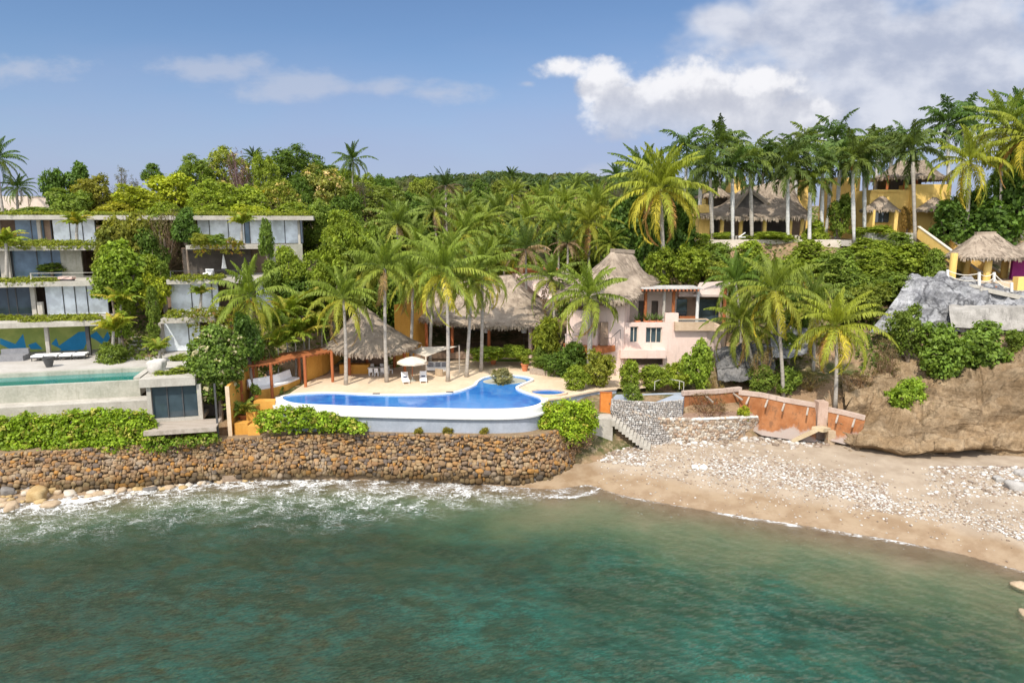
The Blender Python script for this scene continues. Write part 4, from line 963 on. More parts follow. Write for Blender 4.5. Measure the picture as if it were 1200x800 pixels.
mb = MB(); mb.box(a.x - .3, b.x + 1.6, a.y + 3.6, a.y + 3.9, ZD, ZD + 2.5); mb.build('bar_wall', M['brown'], bar)
# main palapa with the open living room
mp = thing('palapa', 'wide thatched main palapa with shaded open living room behind the lawn', 'palapa', P(565, 408, 88))
ezf = lambda c_, s_: 0
ev = []
for px, py, D in [(486, 372, 85), (500, 374.5, 83.5), (520, 377, 82.5), (545, 379.5, 81.8), (575, 382, 81.4), (605, 382, 81.6), (630, 381, 82), (647, 378, 84), (652, 370, 88), (648, 360, 93), (630, 350, 96), (590, 344, 97), (540, 346, 97), (505, 352, 95), (488, 362, 90)]:
    ev.append(P(px, py, D))
ev = [ev[i].lerp(ev[(i + 1) % len(ev)], k / 3) for i in range(len(ev)) for k in range(3)]
rg = ridge_line(ev, P(512, 331, 90.5), P(597, 322, 90.5), .25)
thatch(ev, rg, 'thatch_roof', mp, 11, .3, .4, 5)
mb = MB(); cap(mb, [q + Vector((0, 0, .02)) for q in rg]); mb.build('ridge_cap', M['thatch'], mp)
mb = MB(); f0 = P(484, 410, 84); f1 = P(650, 410, 84); mb.box(f0.x, f1.x, 83.4, 96, 6.2, 6.95); mb.build('floor_slab', M['brown'], mp)
mb = MB(); mb.box(f0.x - .5, f1.x, 94, 94.3, 6.9, 12.5); mb.build('back_wall', M['brown'], mp)
for px, mt in ((500, 'wood_red'), (530, 'wood_red'), (573, 'wood_red'), (621.5, 'stucco_pink')):
    t = P(px, 400, 83.6); mb = MB(); mb.tube([(t.x, 83.6, 6.3), (t.x, 83.6, 10.7)], .2 if mt == 'wood_red' else .27, 10); mb.build('column', M[mt], mp)
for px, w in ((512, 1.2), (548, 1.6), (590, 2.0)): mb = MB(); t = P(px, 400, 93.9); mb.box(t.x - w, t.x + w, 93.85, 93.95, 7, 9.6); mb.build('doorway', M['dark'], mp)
mb = MB(); a = P(548, 400, 93.7); mb.box(a.x - .5, a.x + 2.2, 93.6, 93.8, 9.3, 10.1); mb.build('painting', surf('teal_painting', (0.02, 0.12, 0.12), (0.03, 0.2, 0.2), 1), mp)
for px, lab in ((570.5, 'white drum lamp under the main palapa, left of the pair'), (614, 'white drum lamp under the main palapa beside the pink column')):
    t = P(px, 387, 84.6); l = thing('floor_lamp', lab, 'lamp', (t.x, 84.6, 6.95))
    mb = MB(); mb.lathe((t.x, 84.6, t.z - .3), [(.34, 0), (.34, .62)], 14); mb.build('lamp_shade', M['white'], l)
    mb = MB(); mb.tube([(t.x, 84.6, 6.95), (t.x, 84.6, t.z)], .03, 6); mb.lathe((t.x, 84.6, 6.95), [(.2, 0), (.2, .04)], 12); mb.build('stand', M['metal'], l)
# yellow wall left of the main palapa, pink wall and red roof edge behind it
mb = MB()
yw = [P(463, 402, 80), P(480, 402, 82.5), P(500, 402, 86)]
for a, b in zip(yw[:-1], yw[1:]): mb.strip([Vector((a.x, a.y, 5.5)), Vector((b.x, b.y, 5.5))], [Vector((a.x, a.y, P(470, 357, 80).z)), Vector((b.x, b.y, P(470, 355, 82).z))])
mb.strip([Vector((q.x, q.y + .35, 5.5)) for q in yw], [Vector((q.x, q.y + .35, P(470, 356, 81).z)) for q in yw])
tag(mb.build('garden_wall', M['stucco_orange'], None, Vector((yw[1].x, yw[1].y, 5.5))), 'tall orange wall between the bar palapa and the main palapa', 'wall')
rh = thing('back_house', 'pink house wing with red roof edge behind the main palapa', 'house', P(640, 345, 98))
mb = MB(); a, b = P(600, 330, 99), P(668, 330, 99); mb.box(a.x, b.x, 99, 104, 9, P(640, 320, 99).z); mb.build('wall', M['stucco_pink'], rh)
mb = MB(); mb.box(a.x - .3, b.x - 1.5, 98.7, 104.3, P(640, 319.6, 99).z, P(640, 316.5, 99).z); mb.build('roof_edge', M['rust'], rh)
mb = MB(); t = P(656, 338, 98.95); mb.box(t.x - 1.0, t.x + 1.2, 98.93, 98.99, t.z - 1.6, t.z + .9); mb.build('window', M['dark'], rh)
mb = MB(); t = P(642, 332, 98.9); mb.add([P(603, 321, 98.6), P(640, 321.5, 98.6), P(648, 352, 96.5), P(638, 352, 96.5)], [(0, 1, 2, 3)]); mb.build('gable', M['stucco_pink'], rh)
# lawn in front of the main palapa
mb = MB(); lw = [(540, 413), (560, 409), (640, 409), (655, 412), (640, 418), (610, 421), (575, 420.5), (545, 419)]
mb.add([G(x, y, 6.3) for x, y in lw], [range(len(lw))]); mb.strip([G(x, y, 6.3) for x, y in lw[3:]], [G(x, y, 6.3) - Vector((0, 0, .5)) for x, y in lw[3:]])
kind(mb.build('lawn', surf('lawn', (0.08, 0.13, 0.02), (0.13, 0.20, 0.03), 2)), 'structure')
mb = MB(); cw = [G(x, y, 6.0) for x, y in [(528, 420), (548, 421), (575, 422.5), (600, 423), (618, 420.5), (628, 416.5), (640, 411.5), (650, 409)]]
for i, (a, b) in enumerate(zip(cw[:-1], cw[1:])): h = .45 + .16 * i; mb.beam(a + Vector((0, 0, h / 2)), b + Vector((0, 0, (h + .16) / 2)), .4, h)
tag(mb.build('garden_wall', surf('sand_plaster', (0.62, 0.47, 0.35), (0.70, 0.55, 0.43), .7), None, cw[3]), 'low curving sand coloured wall in front of the lawn', 'wall')
# curved step wall right of the pool
mb = MB(); cw = [G(x, y, 6.0) for x, y in [(622, 437.5), (640, 440), (652, 440.5), (664, 438)]]
for a, b in zip(cw[:-1], cw[1:]): mb.beam(a + Vector((0, 0, .3)), b + Vector((0, 0, .3)), .5, .6)
tag(mb.build('garden_wall', M['rubble'], None, cw[1]), 'low stone kerb round the shrub bed right of the pool', 'wall')
# ================================================================== PINK HOUSE
def rx(px, D): return P(px, 400, D).x
def rz(py, D): return P(600, py, D).z
ph = thing('pink_house', 'pink stucco house with thatched roof and upper terrace right of the pool', 'house', (rx(760, 76), 76, 5.6))
FD = 76.0
# front wall with true window recesses: built as a grid of blocks round the openings
def wall_with_holes(mb, x0, x1, z0, z1, y, t, holes):
    xs_ = sorted({x0, x1, *[h[0] for h in holes], *[h[1] for h in holes]}); zs_ = sorted({z0, z1, *[h[2] for h in holes], *[h[3] for h in holes]})
    for i in range(len(xs_) - 1):
        for j in range(len(zs_) - 1):
            cx, cz = (xs_[i] + xs_[i + 1]) / 2, (zs_[j] + zs_[j + 1]) / 2
            if any(h[0] < cx < h[1] and h[2] < cz < h[3] for h in holes): continue
            mb.box(xs_[i], xs_[i + 1], y, y + t, zs_[j], zs_[j + 1])
wins = [(rx(738, FD), rx(747.5, FD), rz(401, FD), rz(382.5, FD)), (rx(756.5, FD), rx(775.5, FD), rz(401.5, FD), rz(383.5, FD))]
niche = (rx(727, FD), rx(778, FD), rz(428, FD), rz(418, FD))
mb = MB(); X1 = rx(828, FD)
wall_with_holes(mb, rx(716, FD), X1, 5.0, rz(378, FD), FD, .5, wins + [niche])
mb.box(rx(778.5, FD), rx(794, FD), FD - .012, FD + .5, rz(378, FD), rz(367, FD))
# right end sweeping back and down in a curve
cv = [(828, 76.0, 378), (838, 76.6, 380), (846, 77.8, 383), (850, 80, 382), (852, 84, 380)]
for (p0, d0, t0), (p1, d1, t1) in zip(cv[:-1], cv[1:]):
    q0, q1 = P(p0, t0, d0), P(p1, t1, d1)
    mb.add([(q0.x, d0, 4.8), (q1.x, d1, 4.8), q1, q0], [(0, 1, 2, 3)])
mb.box(rx(716, FD) + .01, rx(736, FD), FD + .51, 84, 5, rz(378, FD) - .01)
mb.build('front_wall', M['stucco_pink'], ph)
mb = MB(); mb.box(rx(722, FD), X1, FD + 1.6, FD + 1.7, 5.0, rz(380, FD)); mb.build('inner_wall', M['brown'], ph)
for (x0, x1, z0, z1), n_ in zip(wins, (2, 3)):
    mb = MB(); mb.box(x0, x1, FD + .38, FD + .42, z0, z1); w = mb.build('window', M['glass_dark'], ph)
    mb = MB(); mb.box(x0, x0 + .09, FD + .2, FD + .37, z0, z1); mb.box(x1 - .09, x1, FD + .2, FD + .37, z0, z1); mb.box(x0 + .09, x1 - .09, FD + .2, FD + .37, z1 - .09, z1)
    for k in range(1, n_): xx = x0 + (x1 - x0) * k / n_; mb.box(xx - .035, xx + .035, FD + .22, FD + .36, z0, z1 - .09)
    mb.build('frame', M['cream'], w)
mb = MB(); mb.box(rx(726, FD), rx(779, FD), FD - .9, FD - .01, rz(418, FD), rz(408.5, FD)); mb.build('window_ledge', M['stucco_pink'], ph)
# terrace floor, parapet steps
zt = rz(382, 77)
mb = MB(); mb.box(rx(717, FD), rx(846, 77), FD + .5, 86, zt - .5, zt); mb.build('terrace_floor', M['deck'], ph)
# plunge pool box
pb = thing('plunge_pool', 'small raised plunge pool in a tan box on the pink house terrace', 'pool', (rx(815, 75.6), 75.6, rz(388, 75.6)))
x0, x1, z0, z1 = rx(790.5, 75.4), rx(836, 75.4), rz(387.5, 75.4), rz(377.5, 75.4)
mb = MB(); mb.box(x0, x1, 75.4, 75.7, z0, z1); mb.box(x0, x0 + .3, 75.7, 78.6, z0, z1); mb.box(x1 - .3, x1, 75.7, 78.6, z0, z1); mb.box(x0 + .3, x1 - .3, 78.3, 78.6, z0, z1); mb.build('basin', surf('tan_tile', (0.46, 0.33, 0.22), (0.54, 0.41, 0.29), 2), pb)
mb = MB(); mb.box(x0 + .3, x1 - .3, 75.7, 78.3, z1 - .35, z1 - .1); mb.build('water', surf('dark_pool', (0.05, 0.09, 0.11), (0.08, 0.13, 0.15), .8, .06, spec=.5), pb)
# upper storey
UD = 80.6; zc = rz(345, UD)
mb = MB()
wall_with_holes(mb, rx(733, UD), rx(792, UD), zt, zc + .4, UD, .4, [(rx(747, UD), rx(754, UD), zt, zt + 2.5), (rx(762, UD), rx(770, UD), zt, zt + 2.5)])
mb.build('upper_wall', surf('greyed_plaster', (0.50, 0.43, 0.37), (0.58, 0.50, 0.44), 1), ph)
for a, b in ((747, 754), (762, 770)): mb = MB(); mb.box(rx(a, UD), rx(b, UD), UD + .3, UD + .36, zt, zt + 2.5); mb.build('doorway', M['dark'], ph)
mb = MB(); mb.box(rx(788, UD), rx(842, UD), UD + .5, UD + .6, zt, zc + .6); mb.build('back_room_wall', M['brown'], ph)
for a, b in ((791, 803), (817, 840)): mb = MB(); mb.box(rx(a, UD), rx(b, UD), UD - .1, UD - .05, zt, zt + 2.7); mb.build('glass_panel', M['glass_dark'], ph)
mb = MB(); mb.box(rx(792, UD), rx(812, UD), UD - 1.6, UD - .9, zt, zt + .8); mb.build('wooden_counter', M['rust'], ph)
mb = MB(); mb.box(rx(747, 79), rx(816, 79), 77.4, 81.5, rz(338, 78.5), rz(336.8, 78.5)); mb.build('flat_roof', surf('corrugated_roof', (0.34, 0.32, 0.29), (0.50, 0.48, 0.45), 1.0, stretch=(3, .3, 1)), ph)
mb = MB()
for k in range(16): xx = rx(748 + k * 4.2, 79); mb.box(xx - .07, xx + .07, 77.2, 81.5, rz(338, 78.5) - .2, rz(338, 78.5) - .01)
mb.build('rafter', M['wood_red'], ph)
mb = MB(); mb.box(rx(792, 80), rx(842, 80), 79.4, 80.2, zc - .15, zc + .45); mb.build('lintel', M['stucco_pink'], ph)
for px, mt in ((755, 'rust'), (787.5, 'rust'), (776.5, 'concrete'), (815.5, 'stucco_white'), (847, 'rust')):
    t = rx(px, 78.6); mb = MB(); mb.tube([(t, 78.6, zt), (t, 78.6, rz(338, 78.5))], .19, 10); mb.build('column', M[mt], ph)
aw = [P(812, 345, 78.4), P(853, 345.5, 79), P(856, 331, 83), P(820, 331, 83)]
mb = MB(); dn_ = Vector((0, 0, -.25)); pkk = P(846, 329.5, 81.5)
mb.add(aw + [pkk] + [q + dn_ for q in aw[:2]], [(0, 1, 4), (1, 2, 4), (2, 3, 4), (3, 0, 4), (5, 6, 1, 0)]); mb.build('awning', surf('awning_cloth', (0.46, 0.36, 0.31), (0.54, 0.44, 0.39), 3), ph)
# left tower under the thatched roof
TD = 75.2
mb = MB(); tp = [(693, 77), (700, 75.4), (716, 75.0), (731, 75.6), (737, 78), (737, 86), (692, 86)]
th_ = (rx(703, TD), rx(712, TD))
poly = [(rx(a, d), d) for a, d in tp]; mb.prism(poly, 5.2, rz(352, 76)); mb.build('tower_wall', M['stucco_pink'], ph)
mb = MB(); mb.prism([(rx(664, 76), 76), (rx(700, 75), 74.9), (rx(700, 80), 80), (rx(664, 80), 80)], 5.2, rz(362, 77)); mb.build('wing_wall', M['stucco_pink'], ph)
mb = MB(); mb.box(rx(703, 74.9), rx(712, 74.9), 74.7, 74.98, rz(404, 75), rz(377, 75)); mb.build('doorway', M['brown'], ph)
mb = MB(); mb.prism([(rx(661, 74), 75), (rx(680, 73), 73.2), (rx(706, 73), 72.9), (rx(722, 74), 74.4), (rx(722, 75), 75.6), (rx(661, 76), 76.5)], rz(411, 74) - .1, rz(406.5, 74)); mb.build('balcony_slab', M['rust'], ph)
mb = MB()
for k in range(9):
    px = 663 + k * 2.2; xx = rx(px, 74.4); mb.box(xx - .05, xx + .05, 74.3, 74.4, rz(406.5, 74.4), rz(393, 74.4))
mb.box(rx(662, 74.4), rx(682, 74.4), 74.28, 74.42, rz(393, 74.4), rz(391, 74.4)); mb.box(rx(662, 74.4), rx(682, 74.4), 74.28, 74.42, rz(400, 74.4), rz(399, 74.4)); mb.build('balustrade', M['stucco_pink'], ph)
mb = MB()
for px, py in ((716, 407), (721, 406.4), (727, 397)): q = P(px, py, 74.4); mb.tube([q, q + Vector((0, 0, 1.0))], .03, 5)
mb.beam(P(716, 396, 74.4), P(727, 386, 75), .05, .05); mb.beam(P(709, 396.5, 73.4), P(716, 396, 74.4), .05, .05); mb.build('railing', M['metal'], ph)
# thatched roof: tall cone with short ridge and a lower right slope
ev = [P(652, 346, 79), P(668, 350, 76.5), P(690, 353.5, 74.6), (P(712, 354, 73.9)), P(733, 353.5, 74.2), P(746, 349, 75.5), P(752, 341, 77.5), P(762, 335, 79.5), P(770, 330, 82), P(766, 324, 87), P(745, 318, 91), P(712, 318, 92), P(680, 324, 90), P(656, 336, 85)]
ev = [ev[i].lerp(ev[(i + 1) % len(ev)], k / 3) for i in range(len(ev)) for k in range(3)]
rg = ridge_line(ev, P(719, 294.5, 82.5), P(738, 295.5, 84), .3)
thatch(ev, rg, 'thatch_roof', ph, 12, .5, .4, 8)
mb = MB(); cap(mb, [q + Vector((0, 0, .02)) for q in rg]); mb.beam(P(718, 293.5, 82.4), P(741, 295, 84), .9, .45); mb.build('ridge_cap', M['thatch'], ph)
for k, (px, py) in enumerate(((757, 377), (764, 377), (772, 378), (746, 377.5))):
    q = Vector((rx(px, 76.7), 76.7, zt)); o = thing('flower_pot', ['terracotta pot on the pink terrace, beside the orange column', 'terracotta pot with spiky plant in the middle of the pink terrace', 'terracotta pot on the pink terrace nearest the raised pool', 'small terracotta pot at the left end of the pink terrace'][k], 'flower pot', q)
    mb = MB(); mb.lathe(q, [(.22, 0), (.36, .55), (.40, .6), (.40, .68)], 12); mb.build('pot', M['terracotta'], o)
    mb = MB(); 
    for j in range(22):
        a = rnd.random() * 6.28; l = .5 + .5 * rnd.random(); p0 = q + Vector((0, 0, .65)); d = Vector((math.cos(a) * l, math.sin(a) * l, .5 + .5 * rnd.random())); sd = Vector((-math.sin(a), math.cos(a), 0)) * .06
        mb.add([p0 - sd, p0 + sd, p0 + d + sd * .2, p0 + d - sd * .2], [(0, 1, 2, 3)])
    mb.build('foliage', surf('pot_green', (0.07, 0.12, 0.02), (0.12, 0.18, 0.04), 4), o)

# ================================================================== LEFT: TERRACED CONCRETE VILLA
ANG = R(14); O = Vector((P(60, 400, 74).x, 74, 0)); BT = Matrix.Translation(O) @ Matrix.Rotation(ANG, 4, 'Z')
cA, sA = math.cos(ANG), math.sin(ANG)
def bs(px, t, py=400):
    u, f, w = ray(px, py); a = u / f
    return (a * (O.y + t * cA) - O.x + t * sA) / (cA - a * sA)
def bw(s, t, z): return BT @ Vector((s, t, z))
vl = thing('terraced_villa', 'modern stepped concrete villa with planted roofs at the left', 'villa', O + Vector((0, 0, 8)))
def vbox(name, mt, boxes, parent=vl):
    mb = MB(BT)
    for b in boxes: mb.box(*b)
    return mb.build(name, M[mt] if isinstance(mt, str) else mt, parent)
def slab(px0, px1, t0, t1, z0, z1, py):
    s0 = bs(px0, t0, py) if px0 is not None else -30; return (s0, bs(px1, t0, py), t0, t1, z0, z1)
# the four slab levels, left and right wings
LV = [(-1.0, 11.7, 12.25), (3.2, 15.75, 16.3), (7.6, 19.65, 20.15), (12.4, 23.25, 23.8)]
S1L = slab(None, 119, -1, 12, 11.7, 12.25, 380); S1R = slab(188, 252, -1, 12, 11.7, 12.25, 372)
S2L = slab(None, 131, 3.2, 16, 15.75, 16.3, 330); S2R = slab(195, 327, 3.2, 16, 15.75, 16.3, 330)
S3L = slab(None, 122, 7.6, 20, 19.65, 20.15, 290); S3R = slab(218, 306, 7.6, 20, 19.65, 20.15, 292)
S4 = slab(None, 367, 12.4, 26, 23.25, 23.8, 252)
for b in (S1L, S1R, S2L, S2R, S3L, S3R, S4): vbox('floor_slab', 'concrete', [b])
# back walls and side walls of each level
vbox('back_wall', 'brown', [(-30, bs(126, 6), 5.6, 6.0, 7.7, 11.7), (bs(190, 5), bs(256, 5), 5.6, 6.0, 7.7, 11.7), (-30, bs(128, 9), 10, 10.4, 12.26, 15.75), (bs(198, 9), bs(330, 9), 10, 10.4, 12.26, 15.75),
     (-30, bs(112, 14), 13.6, 14, 16.31, 19.65), (bs(222, 14), bs(318, 14), 13.6, 14, 16.31, 19.65), (-30, bs(112, 19), 18.6, 19, 20.16, 23.25), (bs(228, 19), bs(358, 19), 18.6, 19, 20.16, 23.25)])
# ground floor mural
def mural():
    m, N = newmat('mural'); p = N.vmath('MULTIPLY', N.n('ShaderNodeTexCoord').outputs['Object'], (1, 1, 1))
    b = N.mix(N.ramp(N.noise(p, 0.8, 3), .4, .6), (0.30, 0.38, 0.09), (0.40, 0.46, 0.12)); finish(N, b, .6); return m
mu = vbox('mural_wall', mural(), [(-30, bs(131, 4.4), 4.4, 4.6, 8.21, 11.69)])
mb = MB(BT); tq = 4.39
def mp_(px, py): s = bs(px, tq, py); q = bw(s, tq, 0); return (s, tq, P(px, py, q.y).z)
for poly in ([(0, 396), (18, 403), (27, 391), (31, 409), (12, 409), (0, 403)], [(33, 404), (42, 401), (50, 409), (36, 409)], [(60, 403), (66, 396), (69, 405), (92, 389), (101, 388), (103, 398), (98, 409), (66, 414), (72, 409)], [(104, 394), (113, 388), (121, 397), (126, 388), (130, 398), (121, 404), (112, 398)]):
    mb.tf = BT; mb.add([mp_(*q) for q in poly], [range(len(poly))])
mb.build('painted_shape', surf('mural_blue', (0.02, 0.24, 0.50), (0.03, 0.30, 0.58), .8, .6), mu)
for px in (55.5, 103.5): s = bs(px, 0.2); vbox('column', 'concrete' if px < 60 else 'metal', [(s - .18, s + .18, .1, .5, 8.2, 11.7)])
# glazing: each pane its own part, with mullions
def glaze(pxs, t, z0, z1, mats_, py):
    for (a, b), mt in zip(zip(pxs[:-1], pxs[1:]), mats_):
        if mt: 
            s0, s1 = (bs(a, t, py) if a > -50 else -29), bs(b, t, py); g = vbox('glass_pane', mt, [(s0 + .04, s1 - .04, t, t + .06, z0 + .05, z1 - .02)])
            vbox('mullion', 'metal', [(s1 - .05, s1 + .05, t - .06, t + .1, z0 + .01, z1 - .005)], g)
glaze([-60, 10, 20, 43], 5.6, 12.26, 15.74, ['glass_dark', 'glass_dark', 'glass_dark'], 355)
glaze([54, 75, 89, 103, 127], 5.3, 12.26, 15.74, ['glass_pale'] * 4, 355)
s = bs(44.5, 5.0); vbox('column', 'concrete', [(s - .2, s + .25, 4.9, 5.4, 12.25, 15.75)]); s = bs(52, 4.8); vbox('column', 'concrete', [(s - .25, s + .25, 4.6, 5.1, 12.25, 13.9)])
glaze([200, 225, 249, 257, 300, 322], 5.3, 12.26, 15.74, ['glass_pale', 'glass_pale', 'glass_pale', None, 'glass_pale'], 352)
s = bs(197.5, 5.0); vbox('column', 'concrete', [(s - .15, s + .15, 4.6, 5.4, 12.25, 15.75)])
glaze([193, 222, 236], .8, 8.2, 11.69, ['glass_pale', 'glass_pale'], 400)
s = bs(191, .4); vbox('side_wall', 'concrete', [(s - .15, s + .15, -.5, 5, 8.2, 11.69)])
glaze([-60, 16, 45, 62, 82], 10.0, 16.31, 19.64, ['glass_dark', 'glass_blue', 'glass_blue', 'glass_blue'], 315)
vbox('concrete_panel', 'concretedark', [(bs(82, 10), bs(106, 10), 9.9, 10.3, 16.31, 19.64)])
vbox('curved_wall', 'concrete', [(bs(12, 9.4), bs(23, 9.4), 9.2, 9.7, 16.31, 19.64)])
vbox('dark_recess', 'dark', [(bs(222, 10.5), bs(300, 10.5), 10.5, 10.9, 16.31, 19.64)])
glaze([18, 37, 52, 60], 14.6, 20.16, 23.24, ['glass_blue', 'glass_blue', 'brown'], 270)
glaze([62, 82, 97, 112], 14.3, 20.16, 23.24, ['glass_pale'] * 3, 270)
for px in (60.5, 14): s = bs(px, 14.0); vbox('column', 'concrete', [(s - .16, s + .2, 13.9, 14.3, 20.15, 23.25)])
glaze([232, 246, 268, 287, 293, 315, 334, 352], 14.3, 20.16, 23.24, ['glass_pale', 'glass_pale', 'glass_pale', 'glass_blue', 'glass_pale', 'glass_pale', 'glass_pale'], 275)
glaze([352, 355], 14.3, 20.16, 23.24, ['glass_blue'], 275)
vbox('stone_wall', 'concretedark', [(bs(322, 13.6), bs(360, 13.6), 13.4, 14.0, 15, 20.1)]); s = bs(357, 13.8); vbox('column', 'concrete', [(s - .15, s + .15, 13.6, 14, 20.1, 23.25)])
mb = MB(BT)
for px in (36, 115, 128): s = bs(px, 3.5, 322); mb.box(s - .06, s + .06, 3.45, 3.57, 16.3, 17.3)
s0 = bs(36, 3.5, 322); s1 = bs(129, 3.5, 322); mb.box(s0, s1, 3.48, 3.54, 17.22, 17.28); mb.box(s0, s1, 3.48, 3.54, 16.8, 16.84)
mb.build('railing', M['concrete'], vl)
mb = MB(BT)
for px in (200, 225, 250): s = bs(px, 3.5, 322); mb.box(s - .04, s + .04, 3.45, 3.53, 16.3, 17.3)
s0 = bs(200, 3.5, 322); s1 = bs(300, 3.5, 322); mb.box(s0, s1, 3.47, 3.53, 17.24, 17.29); mb.build('railing', M['metal'], vl)
# ground terrace, pool and its walls
mb = MB(BT); e = bs(188, -8.6); mb.box(-30, e, -8.6, 5.6, 7.4, 8.2); mb.box(bs(188, -4), bs(262, -4), -6, 5.6, 7.4, 8.195)
kind(mb.build('villa_terrace', M['paving']), 'structure')
lp = thing('lap_pool', 'long narrow teal infinity pool along the concrete villa terrace', 'pool', bw(-5, -11, 6))
sE = bs(160, -12.4, 448)
vbox('water', 'teal', [(-30, sE, -13.2, -9.3, 7.6, 7.95)], lp)
vbox('back_curb', 'concretedark', [(-30, sE + .5, -9.28, -8.61, 6.5, 8.34)], lp); vbox('end_wall', 'concrete', [(sE, sE + .6, -13.3, -9.29, 6.5, 8.2)], lp)
vbox('overflow_wall', 'concretedark', [(-30, sE + .6, -13.7, -13.21, 4.2, 7.97)], lp)
vbox('lower_ledge', 'concrete', [(-30, bs(174, -15.4, 468), -15.6, -13.71, 3.0, 6.45)], lp); vbox('lower_wall', 'concretedark', [(-30, bs(174, -15.6, 475), -16.2, -15.61, 3.0, 5.3)], lp)
# pavilion under the terrace corner
pv = thing('glass_pavilion', 'small glass fronted concrete pavilion with timber deck above the sea wall', 'pavilion', bw(15, -17, 5))
t0 = -18.4; sL, sR = bs(162, t0, 440), bs(228, t0, 440)
vbox('roof_slab', 'concrete', [(sL, sR, t0, -12, 8.25, 9.0)], pv); vbox('planter_edge', 'concrete', [(bs(178, t0 + 3), sR, t0 + 2.6, -11.5, 9.0, 9.25)], pv)
pf = bs(176, t0 + .5, 470)
vbox('corner_post', 'concrete', [(pf - .2, pf + .15, t0 + .3, t0 + .8, 5.2, 8.25)], pv); pr_ = bs(234.5, t0 + .5, 470); vbox('corner_post', 'concrete', [(pr_ - .18, pr_ + .18, t0 + .3, t0 + .8, 5.2, 8.25)], pv)
for k in range(3):
    a, b = pf + .15 + (pr_ - pf - .33) * k / 3, pf + .15 + (pr_ - pf - .33) * (k + 1) / 3
    g = vbox('glass_pane', 'glass_dark', [(a + .03, b - .03, t0 + .6, t0 + .66, 5.25, 8.24)], pv); vbox('mullion', 'metal', [(b - .04, b + .04, t0 + .5, t0 + .7, 5.22, 8.245)], g)
vbox('inner_wall', 'dark', [(pf, pr_ + 2.6, t0 + 3, t0 + 3.3, 4.5, 8.24)], pv)
vbox('floor_slab', 'concrete', [(pf - .2, pr_ + .2, t0 + .2, -13, 4.85, 5.2)], pv)
mb = MB(BT)
for k in range(16): y0 = t0 - 2.6 + k * .18; mb.box(bs(170, t0 - 2, 500), bs(255, t0 - 2, 500), y0, y0 + .165, 4.86, 4.95)
mb.box(bs(170, t0 - 2, 500), bs(255, t0 - 2, 500), t0 - 2.68, t0 - 2.61, 4.55, 4.96); mb.build('timber_deck', M['wood_grey'], pv)
mb = MB(BT); s = bs(254, t0 - 1.5, 490); 
mb.box(s - .08, s + .08, t0 - 1.5, t0 - 1.3, 2.8, 8.6); mb.build('support_post', M['metal'], pv)
M['tanwhite'] = surf('pale_rock', (0.42, 0.39, 0.35), (0.56, 0.53, 0.49), 2.2, bs=.8)
sc_ = bw(bs(187, -15, 432), -15.5, 9.25); boulder('white_boulder', sc_ + Vector((0, 0, .45)), (.8, .55, .65), M['tanwhite'], 'big white boulder on the roof of the glass pavilion', None, 3, .30, 'boulder')
# stone steps between the wings
ss = thing('stone_steps', 'grey stone steps climbing between the two wings of the concrete villa', 'steps', bw(bs(161, 0), -1, 8.2))
for k in range(9):
    t_ = -1.0 + k * .75; vbox('step', 'concretedark', [(bs(150, t_), bs(173, t_), t_, t_ + .78, 7.6, 8.2 + .34 * (k + 1))], ss)
# furniture of that terrace
for k, px in enumerate((45, 61, 78, 94)):
    s = bs(px, -1.2); q = bw(s, -1.4, 8.2); o = thing('daybed', ['white daybed under the mural, leftmost of the four', 'white daybed just right of the first concrete column', 'white daybed third from the left under the mural', 'white daybed nearest the dark post under the mural'][k], 'daybed', q, 'daybeds under the mural')
    mb = MB(BT); mb.box(s - .6, s + .6, -2.1, -.6, 8.5, 8.62); mb.box(s - .55, s - .48, -2.05, -1.98, 8.2, 8.5); mb.box(s + .48, s + .55, -2.05, -1.98, 8.2, 8.5); mb.box(s - .55, s - .48, -.7, -.63, 8.2, 8.5); mb.box(s + .48, s + .55, -.7, -.63, 8.2, 8.5); mb.build('frame', M['metal'], o)
    mb = MB(BT); mb.box(s - .58, s + .58, -2.08, -.65, 8.63, 8.8); mb.build('mattress', M['white'], o)
so_ = thing('sofa', 'dark grey sofa under the mural at the left edge', 'sofa', bw(bs(12, 0), -1, 8.2))
a, b = bs(-6, -1), bs(27, -1)
mb = MB(BT); mb.box(a, b, -1.5, .0, 8.2, 8.75); mb.build('seat', M['greyfab'], so_); mb = MB(BT); mb.box(a, b, .01, .4, 8.2, 9.3); mb.build('backrest', M['greyfab'], so_)
q = bw(bs(59.5, -5.5, 432), -5.8, 8.2); o = thing('fire_bowl', 'dark conical fire bowl on the pale villa terrace', 'fire bowl', q)
mb = MB(); mb.lathe(q, [(.28, 0), (.5, .75), (.62, 1.05), (.56, 1.05), (.4, .7)], 16); mb.build('bowl', M['metal'], o)
q = bw(bs(262, 8.6, 311), 8.9, 16.3); o = thing('closed_umbrella', 'closed white umbrella on the right wing balcony of the concrete villa', 'umbrella', q)
mb = MB(); mb.tube([q, q + Vector((0, 0, 2.7))], .035, 6); mb.build('pole', M['metal'], o); mb = MB(); mb.lathe(q + Vector((0, 0, .9)), [(.34, 0), (.30, .1), (.16, 1.1), (.03, 1.75)], 12); mb.build('canopy', M['white'], o)
q = bw(bs(244, 8, 320), 8, 16.3); o = thing('armchair', 'white armchair beside the closed umbrella on the villa balcony', 'armchair', q)
mb = MB(); mb.box(q.x - .5, q.x + .5, q.y - .4, q.y + .4, q.z, q.z + .45); mb.build('seat', M['white'], o); mb = MB(); mb.box(q.x - .5, q.x + .5, q.y + .41, q.y + .6, q.z, q.z + .9); mb.build('backrest', M['white'], o)
q = bw(bs(78, 4.2, 325), 4.3, 16.3); o = thing('rug_chair', 'pink and white striped lounge chair on the villa balcony', 'lounge chair', q)
